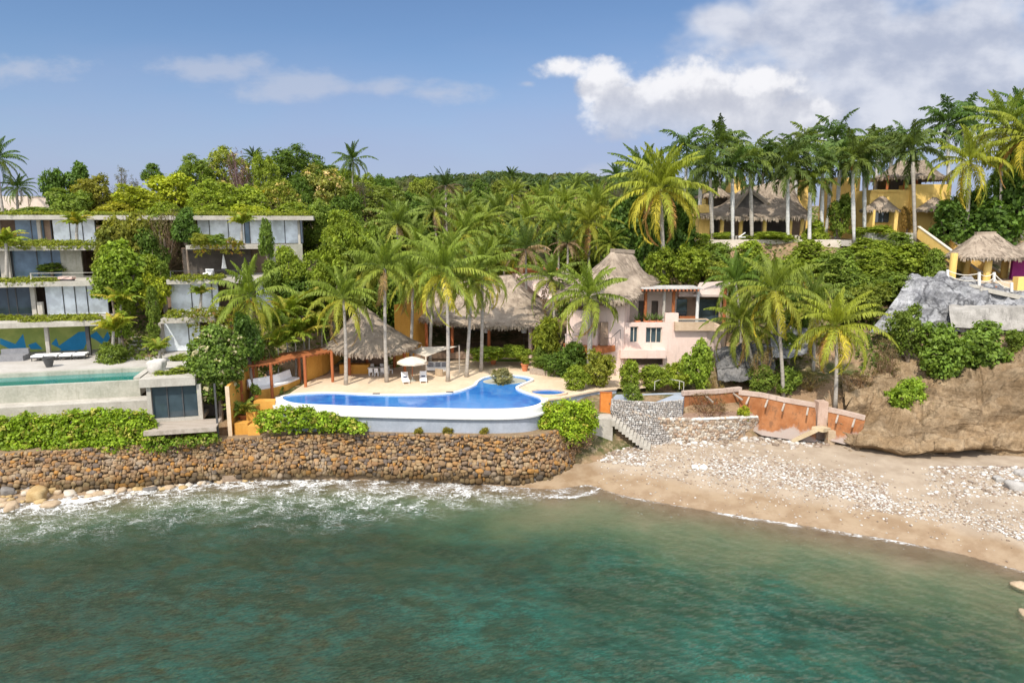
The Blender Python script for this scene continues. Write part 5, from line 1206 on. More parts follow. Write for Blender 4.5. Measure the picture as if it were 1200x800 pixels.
mb = MB(); mb.box(q.x - .8, q.x + .8, q.y - .4, q.y + .4, q.z + .2, q.z + .5); mb.build('cushion', surf('stripe', (0.55, 0.25, 0.18), (0.75, 0.68, 0.62), 5, stretch=(4, .3, 1)), o); mb = MB(); mb.box(q.x - .7, q.x + .7, q.y - .3, q.y + .3, q.z, q.z + .19); mb.build('frame', M['metal'], o)
# white house behind, far left
mb = MB(); a, b = P(2, 240, 112), P(62, 240, 112); mb.box(a.x - 8, P(33, 240, 112).x, 112, 120, 24, P(20, 230, 112).z); mb.box(P(33, 240, 112).x + .01, b.x, 112.2, 120, 24, P(20, 232.5, 112).z); 
tag(mb.build('white_house', surf('pale_plaster', (0.60, 0.50, 0.42), (0.68, 0.58, 0.50), .6), None, Vector((a.x, 114, 24))), 'plain cream house wall behind the trees above the concrete villa', 'house')

# ================================================================== RIGHT: YELLOW VILLA, GAZEBO
yv = thing('yellow_villa', 'yellow villa with big thatched palapa roof behind the row of royal palms', 'villa', P(880, 277, 106))
mb = MB(); a = P(812, 285, 98); b = P(985, 285, 98); zt_ = P(900, 281, 98).z; mb.box(a.x, b.x, 98, 100, 16, zt_); tw = mb.build('terrace_wall', surf('pale_stone', (0.52, 0.45, 0.37), (0.64, 0.57, 0.48), 1), yv)
mb = MB(); mb.box(a.x, b.x + 10, 100.01, 125, 19.6, zt_ - .12); kind(mb.build('upper_terrace', M['paving']), 'structure')
ev = [P(818, 251, 102.5), P(845, 254, 101.6), P(880, 254.5, 101.2), P(915, 255, 101.2), P(945, 253, 101.6), P(946, 247, 107), P(938, 240, 113), P(900, 236, 116), P(850, 236, 116), P(820, 244, 110)]
ev = [ev[i].lerp(ev[(i + 1) % len(ev)], k / 4) for i in range(len(ev)) for k in range(4)]
rg = ridge_line(ev, P(868, 224, 108), P(925, 207, 109), .3)
thatch(ev, rg, 'thatch_roof', yv, 11, .8, .45, 12, .8)
mb = MB(); cap(mb, [q + Vector((0, 0, .02)) for q in rg]); mb.build('ridge_cap', M['thatch'], yv)
gb = [P(862, 243, 101.9), P(877, 222.5, 104.6), P(897, 238.5, 102.2), P(880, 244, 101.9)]
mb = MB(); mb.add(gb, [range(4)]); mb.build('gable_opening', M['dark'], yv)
mb = MB(); mb.beam(P(858, 244.5, 101.6), P(877, 220.5, 104.3), .9, .4); mb.beam(P(877, 220.5, 104.3), P(901, 239, 101.7), .9, .4); mb.build('gable_thatch', M['thatch'], yv)
for px in (846, 868, 896, 926, 940): t = P(px, 265, 103); mb = MB(); mb.tube([(t.x, 103, zt_ - .1), (t.x, 103, P(px, 252, 103).z)], .3, 10); mb.build('column', M['stucco_yellow'], yv)
mb = MB(); t0_ = P(820, 265, 108); t1_ = P(944, 265, 108); mb.box(t0_.x, t1_.x, 108, 108.4, zt_ - .1, P(880, 246, 108).z); mb.build('back_wall', M['brown'], yv)
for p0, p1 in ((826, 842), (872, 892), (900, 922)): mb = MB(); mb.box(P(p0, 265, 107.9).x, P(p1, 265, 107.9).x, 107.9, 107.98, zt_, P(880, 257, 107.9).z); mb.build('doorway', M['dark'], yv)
for p0, p1, py0, D, nm in ((820, 833, 240, 104, 'side_wall'), (858, 872, 207, 112, 'tower_wall'), (827, 833, 218, 113, 'chimney'), (914, 924, 207, 114, 'tower_wall'), (932, 948, 202, 116, 'tower_wall'), (972, 1006, 208, 117, 'tower_wall')):
    mb = MB(); mb.box(P(p0, 240, D).x, P(p1, 240, D).x, D, D + 4, 19.5, P(880, py0, D).z); mb.build(nm, M['stucco_yellow'], yv)
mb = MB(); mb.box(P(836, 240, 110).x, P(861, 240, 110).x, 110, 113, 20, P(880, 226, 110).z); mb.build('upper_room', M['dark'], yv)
ev = ellipse((P(838, 226, 110).x, 111), 2.9, 2.4, P(838, 229.5, 110).z, 20); pk = P(842, 219, 111); thatch(ev, [Vector((pk.x + (q.x - pk.x) * .1, 111 + (q.y - 111) * .1, pk.z)) for q in ev], 'small_thatch', yv, 6, .1, .3, 13, .8)
mb = MB()
for k in range(30):
    if k % 6 == 5: continue
    t = P(826 + k * 4.1, 272, 101.8); h = .5 + .2 * rnd.random(); mb.box(t.x - .38, t.x + .34, 101.7, 102, zt_ - .1, zt_ - .1 + h)
mb.build('low_stone_wall', surf('low_wall_stone', (0.36, 0.32, 0.27), (0.5, 0.45, 0.39), 2), yv)
mb = MB(); q = P(866, 278, 99.4); mb.beam(q, P(873, 272.5, 99.4), .15, .1); mb.beam(q + Vector((.1, .6, 0)), P(873.5, 272.5, 100), .15, .1)
mb.beam(q + Vector((0.3, 0.3, 0)), P(873, 277.8, 99.7), .6, .08); tag(mb.build('beach_chair', M['white'], None, q), 'white folding deck chair on the yellow villa terrace', 'deck chair')
# right house
yh = thing('yellow_house', 'yellow house with stacked thatched roofs at the upper right', 'house', P(1060, 275, 104))
zb = 19.5
mb = MB(); mb.box(P(1018, 250, 104).x, P(1072, 250, 104).x, 104, 112, zb, P(1040, 222.5, 104).z); mb.build('lower_wall', M['stucco_yellow'], yh)
mb = MB(); mb.box(P(1068, 250, 103).x, P(1112, 250, 103).x, 103, 110, zb, P(1080, 216, 103).z); mb.build('right_wall', M['stucco_yellow'], yh)
mb = MB(); mb.box(P(1036, 250, 108).x, P(1072, 250, 108).x, 107, 112, P(1040, 222.4, 104).z, P(1040, 205, 107).z); mb.build('upper_room', M['dark'], yh)
for px in (1040, 1060, 1074): t = P(px, 215, 105); mb = MB(); mb.tube([(t.x, 105, P(px, 223, 104).z), (t.x, 105, P(px, 206, 105).z)], .18, 8); mb.build('column', M['wood_red'], yh)
mb = MB(); mb.box(P(1018, 250, 103.9).x, P(1053, 250, 103.9).x, 103.7, 103.98, P(1040, 225, 104).z, P(1040, 222.4, 104).z); mb.build('planter_edge', M['stucco_yellow'], yh)
ev = ellipse((P(1068, 206, 107).x, 107.5), 5.6, 4.4, P(1060, 207, 104).z, 30); pk0, pk1 = P(1056, 188, 107.5), P(1082, 188, 107.5); thatch(ev, ridge_line(ev, pk0, pk1, .3), 'upper_thatch', yh, 8, .2, .4, 14, .8)
for px, D, rxx, py0, py1, sd_ in ((1034, 102.9, 2.9, 246, 230, 15), (1096, 101.6, 2.7, 246, 231, 16)):
    e0 = P(px, py0, D); ev = ellipse((e0.x, D + .6), rxx, 1.7, e0.z, 24); pk = P(px, py1, D + 1.2); thatch(ev, [Vector((pk.x + (q.x - pk.x) * .12, pk.y + (q.y - D) * .1, pk.z)) for q in ev], 'window_thatch', yh, 7, .1, .3, sd_, .8)
for p0, p1 in ((1023.5, 1026), (1049, 1053)): mb = MB(); mb.box(P(p0, 250, 102).x, P(p1, 250, 102).x, 102, 103.9, zb, P(1034, 246, 102).z); mb.build('window_pier', M['stucco_yellow'], yh)
x0, x1, z0, z1 = P(1025, 250, 103.5).x, P(1049, 250, 103.5).x, P(1030, 260.5, 103.5).z, P(1030, 246, 103.5).z
mb = MB(); mb.box(x0, x1, 103.6, 103.7, z0, z1); w = mb.build('window', M['glass_dark'], yh); mb = MB()
for k in range(5): xx = x0 + (x1 - x0) * k / 4; mb.box(xx - .05, xx + .05, 103.5, 103.59, z0, z1)
mb.build('frame', M['dark'], w)
mb = MB(); mb.box(P(1018, 275, 99).x, P(1076, 275, 99).x, 99, 103.6, 17.5, P(1040, 273, 99).z); mb.build('terrace_edge', M['concretedark'], yh)
rp = thing('yellow_ramp', 'yellow garden stair wall descending from the house to the gazebo', 'stair wall', P(1120, 300, 92))
for (pa, Da), (pb_, Db), mt, nm in ((((1076, 272), 99), ((1150, 327), 87), 'stucco_yellow', 'parapet'), (((1093, 273), 100), ((1172, 327), 88.5), 'stucco_yellow', 'parapet')):
    a, b = P(*pa, Da), P(*pb_, Db); mb = MB(); mb.beam(a, b, .3, 1.5); w_ = mb.build(nm, M[mt], rp); mb = MB(); mb.beam(a + Vector((0, 0, .8)), b + Vector((0, 0, .8)), .42, .12); mb.build('cap', M['cream'], w_)
mb = MB(); a, b = P(1084, 277, 99.5), P(1160, 332, 87.6)
for k in range(22): q = a.lerp(b, k / 21); mb.box(q.x - 1.0, q.x + 1.0, q.y - .3, q.y + .3, q.z - .8, q.z)
mb.build('step_flight', M['deck'], rp)
gz = thing('gazebo', 'thatched gazebo with round yellow columns on the rocks at the right edge', 'gazebo', P(1155, 329, 86))
e0 = P(1157, 300, 86); ev = ellipse((e0.x + .4, 86.6), 4.9, 4.2, e0.z, 34); pk0, pk1 = P(1146, 274, 87), P(1166, 273.5, 87); thatch(ev, ridge_line(ev, pk0, pk1, .25), 'thatch_roof', gz, 9, .1, .4, 18)
mb = MB(); mb.beam(pk0 - Vector((.3, 0, 0)), pk1, .5, .45); mb.build('ridge_cap', M['thatch'], gz)
gf = P(1157, 328.5, 84.5).z
for px, D in ((1117, 85), (1158, 84.2), (1178, 88), (1133, 89)): t = P(px, 310, D); mb = MB(); mb.tube([(t.x, D, gf), (t.x, D, e0.z + .4)], .42, 14); mb.build('column', M['stucco_yellow'], gz)
mb = MB(); mb.prism([(P(1108, 330, 84).x, 83.6), (P(1215, 330, 84).x, 83.6), (P(1215, 330, 92).x, 92), (P(1112, 330, 92).x, 92)], gf - 1.6, gf); mb.build('floor_slab', M['deck'], gz)
mb = MB(); mb.box(P(1188, 320, 83.5).x, P(1240, 320, 83.5).x, 82.6, 83.55, gf - 2.5, P(1190, 324, 83.5).z); mb.build('side_wall', M['stucco_yellow'], gz)
mb = MB(); mb.box(P(1187, 310, 86).x, P(1225, 310, 86).x, 86, 86.4, gf, P(1190, 296, 86).z); mb.build('purple_wall', M['purple'], gz)
ev = ellipse((P(1212, 300, 85).x, 86.5), 3.4, 3.2, P(1196, 298, 85).z, 22); pk = P(1212, 280, 86.5); thatch(ev, [Vector((pk.x + (q.x - pk.x) * .1, pk.y + (q.y - pk.y) * .1, pk.z)) for q in ev], 'thatch_roof', gz, 7, .1, .35, 19)
rf = thing('rope_fence', 'white post and rope fence along the gazebo edge above the grey rock', 'fence', P(1150, 331, 83.3))
pp = [(1110.5, 327, 316, 83.5), (1147.5, 334, 319, 82.6), (1165, 330, 319, 83.2), (1185.5, 342, 331, 81.6)]
tops = []
for px, yb, yt, D in pp: a, b = P(px, yb, D), P(px, yt, D); mb = MB(); mb.tube([a, b], .17, 8); mb.build('post', M['stucco_white'], rf); tops.append((a, b))
mb = MB()
for (a0_, b0_), (a1_, b1_) in zip(tops[:-1], tops[1:]):
    for f in (.1, .6): 
        p0, p1 = b0_.lerp(a0_, f), b1_.lerp(a1_, f); mb.tube([p0.lerp(p1, k / 6) - Vector((0, 0, .35 * math.sin(math.pi * k / 6))) for k in range(7)], .05, 5)
mb.build('rope', M['rope'], rf)
mb = MB(); a, b = P(1148, 338, 81.8), P(1212, 352, 80.2); mb.beam(a, b, .8, .5); mb.beam(P(1115, 333, 83), P(1148, 336, 82.2), .6, .35)
tag(mb.build('stone_curb', M['concrete'], None, a), 'pale concrete kerb along the edge of the rock below the gazebo', 'kerb')
mb = MB(); q = P(1158, 339, 82.4); mb.box(q.x - 1.0, q.x + 1.0, 82.3, 83.2, q.z - .5, q.z + .4); tag(mb.build('block', M['rust'], None, q), 'orange masonry block below the gazebo columns', 'block')
mb = MB(); mb.strip([P(1115, 383, 76.8), P(1160, 386, 76.6), P(1225, 389, 76)], [P(1112, 364, 77.6), P(1160, 361, 77.4), P(1225, 359, 77)]); mb.strip([P(1112, 364, 77.6), P(1160, 361, 77.4), P(1225, 359, 77)], [P(1112, 356, 80), P(1160, 357, 80), P(1225, 357, 80)])
tag(mb.build('concrete_wall', surf('stained_concrete', (0.24, 0.225, 0.20), (0.40, 0.375, 0.34), 0.9, stain=((0.12, 0.11, 0.10), .8)), None, P(1160, 386, 76.6)), 'stained concrete retaining wall above the green bushes at the right edge', 'wall')

# ================================================================== POOLSIDE FURNITURE
um = G(483.5, 446.5, ZD); o = thing('umbrella', 'cream beach umbrella open over the two loungers by the pool', 'umbrella', um)
mb = MB(); mb.tube([um, um + Vector((0, 0, 2.75))], .04, 8); mb.build('pole', M['wood_red'], o)
mb = MB(); n = 8; R_ = 1.62
ring = [um + Vector((R_ * math.cos(2 * math.pi * k / n + .3), R_ * math.sin(2 * math.pi * k / n + .3), 2.2)) for k in range(n)]; mid = [um + Vector(((q.x - um.x) * .5, (q.y - um.y) * .5, 2.52)) for q in ring]; top = um + Vector((0, 0, 2.72))
mb.strip(ring, mid, closed=True); mb.add(mid + [top], [(i, (i + 1) % n, n) for i in range(n)]); mb.strip([q - Vector((0, 0, .22)) for q in ring], ring, closed=True); mb.build('canopy', M['cream'], o)
mb = MB(); mb.lathe(um, [(.4, 0), (.4, .1), (.12, .16), (.08, .5)], 16); mb.build('base', M['concretedark'], o)
def lounger(px, py, rot, lab):
    q = G(px, py, ZD); o = thing('sun_lounger', lab, 'sun lounger', q, 'sun loungers by the pool'); tf = Matrix.Translation(q) @ Matrix.Rotation(rot, 4, 'Z')
    mb = MB(tf); mb.box(-.38, .38, -1.0, 1.0, .22, .30)
    for sx in (-.34, .28):
        for y in (-.95, .55, .9): mb.box(sx, sx + .06, y, y + .06, 0, .22)
    mb.build('frame', M['white'], o)
    mb = MB(tf); mb.box(-.36, .36, -.98, .3, .31, .43); mb.build('mattress', M['white'], o)
    mb = MB(tf); mb.add([(-.36, .3, .31), (.36, .3, .31), (.36, .95, .82), (-.36, .95, .82), (-.36, .22, .43), (.36, .22, .43), (.36, .88, .94), (-.36, .88, .94)], [(0, 1, 2, 3), (7, 6, 5, 4), (4, 5, 1, 0), (5, 6, 2, 1), (6, 7, 3, 2), (7, 4, 0, 3)]); mb.build('backrest', M['white'], o)
    mb = MB(tf); mb.box(-.2, .2, .10, .28, .50, .58); mb.build('towel', surf('navy_towel', (0.03, 0.04, 0.09), (0.05, 0.06, 0.12), 3), o)
lounger(475, 447.5, R(14), 'white sun lounger left of the umbrella pole'); lounger(496, 446.5, R(8), 'white sun lounger right of the umbrella pole')
def boxes(name, mt, bxs, parent, tf):
    mb = MB(tf)
    for b in bxs: mb.box(*b)
    return mb.build(name, M[mt], parent)
q = G(513, 434.5, ZD); o = thing('sofa', 'long white outdoor sofa under the shade sail', 'sofa', q); tf = Matrix.Translation(q)
boxes('seat', 'white', [(-1.15, 1.15, -.4, .4, .12, .45)], o, tf); boxes('backrest', 'white', [(-1.15, 1.15, .41, .6, .12, .95)], o, tf); boxes('armrest', 'white', [(-1.3, -1.16, -.4, .6, .12, .65)], o, tf); boxes('armrest', 'white', [(1.16, 1.3, -.4, .6, .12, .65)], o, tf)
for dx in (-.8, 0, .75): boxes('pillow', 'greyfab', [(dx - .27, dx + .27, .18, .40, .46, .9)], o, tf)
q = G(517.5, 439.5, ZD); o = thing('wicker_pouf', 'low tan wicker armchair facing the white sofa', 'armchair', q); tf = Matrix.Translation(q) @ Matrix.Rotation(R(150), 4, 'Z')
boxes('seat', 'tanrock', [(-.5, .5, -.4, .4, .05, .42)], o, tf); boxes('backrest', 'tanrock', [(-.5, .5, .41, .55, .05, .8)], o, tf); boxes('cushion', 'cream', [(-.42, .42, -.35, .35, .43, .52)], o, tf)
sa = thing('shade_sail', 'cream shade sail stretched on posts beside the bar palapa', 'shade sail', G(505, 436, ZD))
c0, c1, c2, c3 = P(474, 412, 76), P(499, 418, 73.5), P(538, 405.5, 76.5), P(494, 406, 79)
gridp = []
for i in range(9):
    for j in range(9):
        u, v = i / 8, j / 8; p = c0 * (1 - u) * (1 - v) + c1 * u * (1 - v) + c2 * u * v + c3 * (1 - u) * v
        c_ = (c0 + c1 + c2 + c3) / 4; k = 1 - .13 * (4 * u * (1 - u) + 4 * v * (1 - v)) * (1 - 4 * u * (1 - u) * v * (1 - v) * 2.2 if False else 1) * (1 if (u in (0, 1) or v in (0, 1)) else .6)
        q = c_ + (p - c_) * k; q.z = p.z - .25 * math.sin(math.pi * u) * math.sin(math.pi * v) * 1.2; gridp.append(q)
mb = MB(); mb.add(gridp, [(i * 9 + j, (i + 1) * 9 + j, (i + 1) * 9 + j + 1, i * 9 + j + 1) for i in range(8) for j in range(8)]); mb.build('sail', M['cream'], sa, smooth=True)
for q in (c0, c2, c3, c1): mb = MB(); mb.tube([(q.x, q.y, ZD), (q.x, q.y, q.z + .1)], .07 if q is not c0 else .14, 8); mb.build('post', M['wood_red'] if q is c0 else M['cream'], sa)
q = G(441, 438, ZD); o = thing('dining_table', 'white dining table under the edge of the bar palapa', 'table', q); tf = Matrix.Translation(q)
boxes('tabletop', 'white', [(-.9, .9, -.45, .45, .7, .76)], o, tf)
for sx in (-.8, .72):
    for sy in (-.38, .3): boxes('leg', 'white', [(sx, sx + .08, sy, sy + .08, 0, .7)], o, tf)
for k, (px, py, r, lab) in enumerate([(435, 440.3, 180, 'white dining chair at the near left of the table'), (441.5, 440.6, 175, 'white dining chair at the near side of the table, middle'), (448.5, 440, 190, 'white dining chair at the near right of the table'), (436, 436, 10, 'white dining chair at the far left of the table'), (447, 436, -10, 'white dining chair at the far right of the table'), (458, 437.5, 90, 'white dining chair at the right end by the palm trunk')]):
    q = G(px, py, ZD); o = thing('dining_chair', lab, 'chair', q, 'dining chairs at the bar palapa'); tf = Matrix.Translation(q) @ Matrix.Rotation(R(r), 4, 'Z')
    boxes('seat', 'white', [(-.22, .22, -.22, .22, .43, .48)], o, tf); boxes('backrest', 'white', [(-.22, .22, .18, .23, .49, .95)], o, tf)
    for sx in (-.21, .16):
        for sy in (-.21, .17): boxes('leg', 'white', [(sx, sx + .05, sy, sy + .05, 0, .43)], o, tf)
q = G(510, 440.5, ZD); 
# small handrail at the bastion
hr = thing('handrail', 'low pale metal bench rail on the terrace above the stone bastion', 'railing', G(783, 454, ZD))
mb = MB()
for px, py in ((767, 457), (778, 453), (785, 452), (796, 456), (801, 458)): q = G(px, py, ZD); mb.tube([q, q + Vector((0, 0, .9))], .04, 6)
mb.build('post', M['concrete'], hr); mb = MB(); a, b, c, d = [G(px, py, ZD) + Vector((0, 0, .9)) for px, py in ((767, 457), (778, 453), (796, 456), (801, 458))]; mb.beam(a, b, .08, .06); mb.beam(b, c, .08, .06); mb.beam(c, d, .08, .06); mb.build('rail', M['concrete'], hr)
# ================================================================== VEGETATION
def norm(a): return a / (np.linalg.norm(a, axis=-1, keepdims=True) + 1e-9)
def frond_arr(rs, L, az, el0, droop, col, nl=22, lmax=.85, w=.075, hang=.55, plume=0.0, twist=.0):
    n = 11; t = np.linspace(0, 1, n); e = el0 - droop * t ** 1.35; dl = L / (n - 1)
    h = np.concatenate([[0], np.cumsum(np.cos(e[:-1]) * dl)]); z = np.concatenate([[0], np.cumsum(np.sin(e[:-1]) * dl)])
    bend = twist * t ** 2 * L * .3
    d = np.array([math.cos(az), math.sin(az), 0]); s = np.array([-math.sin(az), math.cos(az), 0])
    pts = h[:, None] * d + bend[:, None] * s + z[:, None] * np.array([0, 0, 1.0])
    V = []; Q = []; Cc = []; nv = 0
    tan = norm(np.gradient(pts, axis=0)); up = norm(np.cross(tan, s)); up = np.where(up[:, 2:3] < 0, -up, up)
    # rachis: flat ribbon plus keel
    rw = .055 * (1 - .8 * t)[:, None] + .008
    V.append(np.concatenate([pts - s * rw, pts + s * rw, pts - up * rw * 1.2])); i = np.arange(n - 1)
    Q += [np.stack([i, i + 1, n + i + 1, n + i], 1), np.stack([i, i + 1, 2 * n + i + 1, 2 * n + i], 1), np.stack([n + i, n + i + 1, 2 * n + i + 1, 2 * n + i], 1)]
    Cc.append(np.tile(np.array(col) * 1.25 + .02, (3 * n, 1))); nv = 3 * n
    tl = np.linspace(.14, .99, nl); tl = np.clip(tl + rs.randn(nl) * .008, .1, 1)
    for sg in (-1, 1):
        p = np.stack([np.interp(tl, t, pts[:, k]) for k in range(3)], 1); tg = norm(np.stack([np.interp(tl, t, tan[:, k]) for k in range(3)], 1)); u = norm(np.stack([np.interp(tl, t, up[:, k]) for k in range(3)], 1))
        ln = lmax * (np.sin(np.pi * np.clip(tl * .92 + .06, 0, 1)) ** .6) * (.85 + .3 * rs.rand(nl)) * (1 - .35 * tl)
        a = (.55 + .75 * tl + rs.randn(nl) * .08)[:, None]
        pl = (rs.randn(nl) * plume)[:, None]
        dr = norm(s * sg * np.cos(a) + tg * np.sin(a) + u * (.18 + pl))
        mid = p + dr * (ln * .5)[:, None]
        dr2 = norm(dr * (1 - hang) + np.array([0, 0, -1.0]) * hang * (1 + .3 * rs.randn(nl)[:, None]))
        tip = mid + dr2 * (ln * .55)[:, None]
        wv = tg * w * (.75 + .5 * rs.rand(nl))[:, None]
        blk = np.stack([p - wv * .6, p + wv * .6, mid + wv, mid - wv, tip + wv * .25, tip - wv * .25], 1)
        V.append(blk.reshape(-1, 3)); j = nv + np.arange(nl)[:, None] * 6
        Q += [j + np.array([0, 1, 2, 3]), j + np.array([3, 2, 4, 5])]
        cc = np.array(col) * (.85 + .3 * rs.rand(nl))[:, None]
        Cc.append(np.repeat(cc, 6, axis=0)); nv += nl * 6
    return np.concatenate(V), np.concatenate(Q), np.concatenate(Cc)
def crown_mesh(name, fronds, seed, **kw):
    rs = np.random.RandomState(seed); V = []; Q = []; Cc = []; n = 0
    for f in fronds(rs):
        v, q, c = frond_arr(rs, *f[:5], **{**kw, **(f[5] if len(f) > 5 else {})})
        V.append(v); Q.append(q + n); Cc.append(c); n += len(v)
    return np_mesh(name, np.concatenate(V), np.concatenate(Q), M['frond'], np.concatenate(Cc))
def coco(nf=27, wind=0.0, yellow=.35):
    def g(rs):
        out = []
        for k in range(nf):
            t = k / (nf - 1); az = k * 2.39996 + rs.randn() * .2
            el = R(88) - R(138) * t ** 1.05 + rs.randn() * R(6); L = 1.0 * (.72 + .33 * math.sin(min(t * 2.2, 1.6))) * (.92 + .16 * rs.rand())
            dr = R(34) + R(72) * min(1, t * 1.25) * (.75 + .5 * rs.rand())
            y = max(0, t - .45) / .55 * yellow * 2 * rs.rand()
            c = np.array((.185, .245, .045)) * (1 - y) + np.array((.48, .42, .065)) * y
            if t > .93 and rs.rand() < .35: c = np.array((.30, .20, .10))
            out.append((L * 4.9, az, el, dr, c, dict(twist=rs.randn() * .25 + wind)))
        return out
    return g
def royal(nf=15):
    def g(rs):
        out = []
        for k in range(nf):
            t = k / (nf - 1); az = k * 2.39996 + rs.randn() * .25; el = R(82) - R(118) * t + rs.randn() * R(9)
            c = np.array((.115, .158, .036)) * (.75 + .6 * rs.rand())
            out.append((3.7 * (.85 + .25 * rs.rand()), az, el, R(55) + R(60) * rs.rand(), c, dict(twist=rs.randn() * .3)))
        return out
    return g
def areca(nf=30, col=(.20, .28, .04)):
    def g(rs):
        out = []
        for k in range(nf):
            az = rs.rand() * 6.28; el = R(84) - R(48) * rs.rand() ** .8; y = rs.rand() ** 3
            c = np.array(col) * (1 - y) + np.array((.32, .28, .05)) * y
            out.append((3.0 * (.6 + .5 * rs.rand()), az, el, R(45) + R(60) * rs.rand(), c))
        return out
    return g
def dry_crown(nf=24):
    def g(rs):
        out = []
        for k in range(nf):
            t = k / (nf - 1); az = k * 2.4 + rs.randn() * .2; el = R(86) - R(120) * t
            c = np.array((.10, .15, .03)) if t < .55 else np.array((.30, .21, .12)) * (.7 + .6 * rs.rand())
            out.append((4.4 * (.8 + .3 * rs.rand()), az, el, R(18) + R(70) * t, c))
        return out
    return g
CR = {'bigcoco': [crown_mesh('palm_crown', coco(42, .3, .5), 97, nl=40, lmax=1.05, w=.062, hang=.72)],
      'coco': [crown_mesh('palm_crown', coco(26 + k, [0, .5, -.4, .9, 0, .3, -.7][k], [.35, .5, .25, .6, .2, .75, .4][k]), 40 + k, nl=40, lmax=1.05, w=.062, hang=.72) for k in range(7)],
      'royal': [crown_mesh('royal_crown', royal(18 + k), 60 + k, nl=34, lmax=1.0, plume=.22, hang=.55, w=.075) for k in range(4)],
      'areca': [crown_mesh('areca_crown', areca(), 70 + k, nl=20, lmax=.75, w=.08) for k in range(3)],
      'dry': [crown_mesh('dry_crown', dry_crown(), 80 + k, nl=22, lmax=.9) for k in range(2)]}
prs = random.Random(5)
def xz(px, z, D):
    rat = (z - H) / D; v = (sp + rat * cp) / (cp - rat * sp); return (px - 600) / F * D / (cp + v * sp)
_cnt = {}
def nextmesh(k):
    _cnt[k] = _cnt.get(k, -1) + 1; return CR[k][_cnt[k] % len(CR[k])]
def nut_mesh(name, col):
    S = Stones(1); 
    for k in range(9): a = k * 2.4; S.add((.28 * math.cos(a), .28 * math.sin(a), -.25 - .06 * k), (.14, .14, .18), None, .05)
    return S.mesh(name, surf('coconut_husk', col, tuple(c * 1.25 for c in col), 4))
NUT = nut_mesh('coconut_cluster', (.42, .27, .03))
def palm(label, px, py, D, r, base=None, kindk='coco', group=None, tint=(1, 1, 1), nuts=False, trunk=.17, name='coconut_palm', cat='palm', low=None, mesh=None):
    """crown heart at photo point (px, py) at distance D; r = reach of the fronds in metres; base = photo x of the trunk foot"""
    top = P(px, py, D); z_ = low if low is not None else gz_at(top.x, D); bx = top.x if base is None else xz(base, z_, D)
    bzv = low if low is not None else gz_at(bx, D)
    bzv = min(bzv, top.z - .3)
    o = thing(name, label, 'palm', (bx, D, bzv), group)
    hgt = top.z - bzv; mb = MB(); pts = []; rad = []; n = 9
    for i in range(n):
        t = i / (n - 1); cx = bx + (top.x - bx) * t ** 1.5; pts.append((cx + .10 * hgt * .1 * math.sin(t * 3.1 + px), D + .12 * math.sin(t * 2.5 + px), bzv - .3 + (hgt + .3) * t))
        rad.append(trunk * (1.28 - .45 * t + .35 * max(0, .12 - t) / .12))
    if kindk == 'royal':
        cs = hgt - min(1.6, hgt * .25); bx += prs.uniform(-.25, .25); rad = [.24 * prs.uniform(.85, 1.15) * (1 + .15 * math.sin(math.pi * i / (n - 1))) for i in range(n)]
        pts = [(bx + (top.x - bx) * i / (n - 1), D, bzv - .2 + (cs + .2) * i / (n - 1)) for i in range(n)]
        mb.tube(pts, rad, 9); mb.build('trunk', M['royalbark'] if prs.random() < .7 else M['palmbark'], o, smooth=True)
        mb = MB(); mb.tube([(pts[-1][0], D, bzv + cs - .02), (top.x, D, bzv + cs + .4), (top.x, D, top.z)], [.25, .26, .13], 9); mb.build('crownshaft', M['crownshaft'], o, smooth=True)
    else:
        mb.tube(pts, rad, 8); mb.build('trunk', M['palmbark'], o, smooth=True)
    me = mesh or nextmesh(kindk); c = bpy.data.objects.new('crown', me); C.objects.link(c); c.parent = o
    c.location = top - Vector((bx, D, bzv)); c.rotation_euler = (prs.uniform(-.1, .1), prs.uniform(-.1, .1), prs.random() * 6.28); s = r / {'coco': 3.6, 'royal': 3.0, 'areca': 2.4, 'dry': 3.8}[kindk]
    c.scale = (s, s, s * prs.uniform(.92, 1.08)); k = prs.uniform(.85, 1.15); c.color = (tint[0] * k, tint[1] * k, tint[2] * k, 1)
    if nuts:
        u = bpy.data.objects.new('coconut_cluster', NUT); C.objects.link(u); u.parent = o; u.location = c.location
    return o
M['crownshaft'] = surf('crownshaft', (0.12, 0.17, 0.06), (0.18, 0.22, 0.08), 2, .5)
YG = (1.22, 1.14, .88); DG = (.6, .75, .8); MG = (1, 1, 1); BG = (1.12, 1.1, .88); YL = (1.48, 1.26, .85)
# --- by the pool
palm('coconut palm with yellow nuts between the flowering bush and the concrete villa', 293, 348, 69, 3.9, 299, tint=BG, nuts=True)
palm('leaning slender coconut palm rising through the pergola end of the terrace', 402, 350, 70.2, 3.5, 405.5, low=ZD, tint=BG)
palm('coconut palm whose trunk stands in front of the bar palapa', 450, 314, 71.5, 3.9, 454.5, low=ZD, tint=BG)
palm('tall coconut palm with its foot beside the white sofa', 521, 318, 71.8, 4.3, 525.5, low=ZD, tint=BG)
palm('coconut palm standing on the deck just right of the shade sail', 553, 331, 74, 3.2, 546.5, low=ZD, tint=BG)
palm('coconut palm by the low curving wall in front of the lawn', 566, 316, 77, 3.9, 563, low=ZD, tint=BG)
palm('coconut palm rising behind the bar palapa beside the orange wall', 483, 325, 79.5, 3.2, 482, tint=BG)
palm('coconut palm behind the shade sail, in front of the palapa posts', 507, 335, 80, 2.9, 505, tint=YG)
palm('coconut palm with its crown against the pink gable of the back house', 646, 327, 84, 3.8, 651, tint=MG)
palm('broad low coconut palm in front of the thatched tower of the pink house', 690, 347, 72.6, 4.3, 691, low=ZD, tint=BG, trunk=.24)
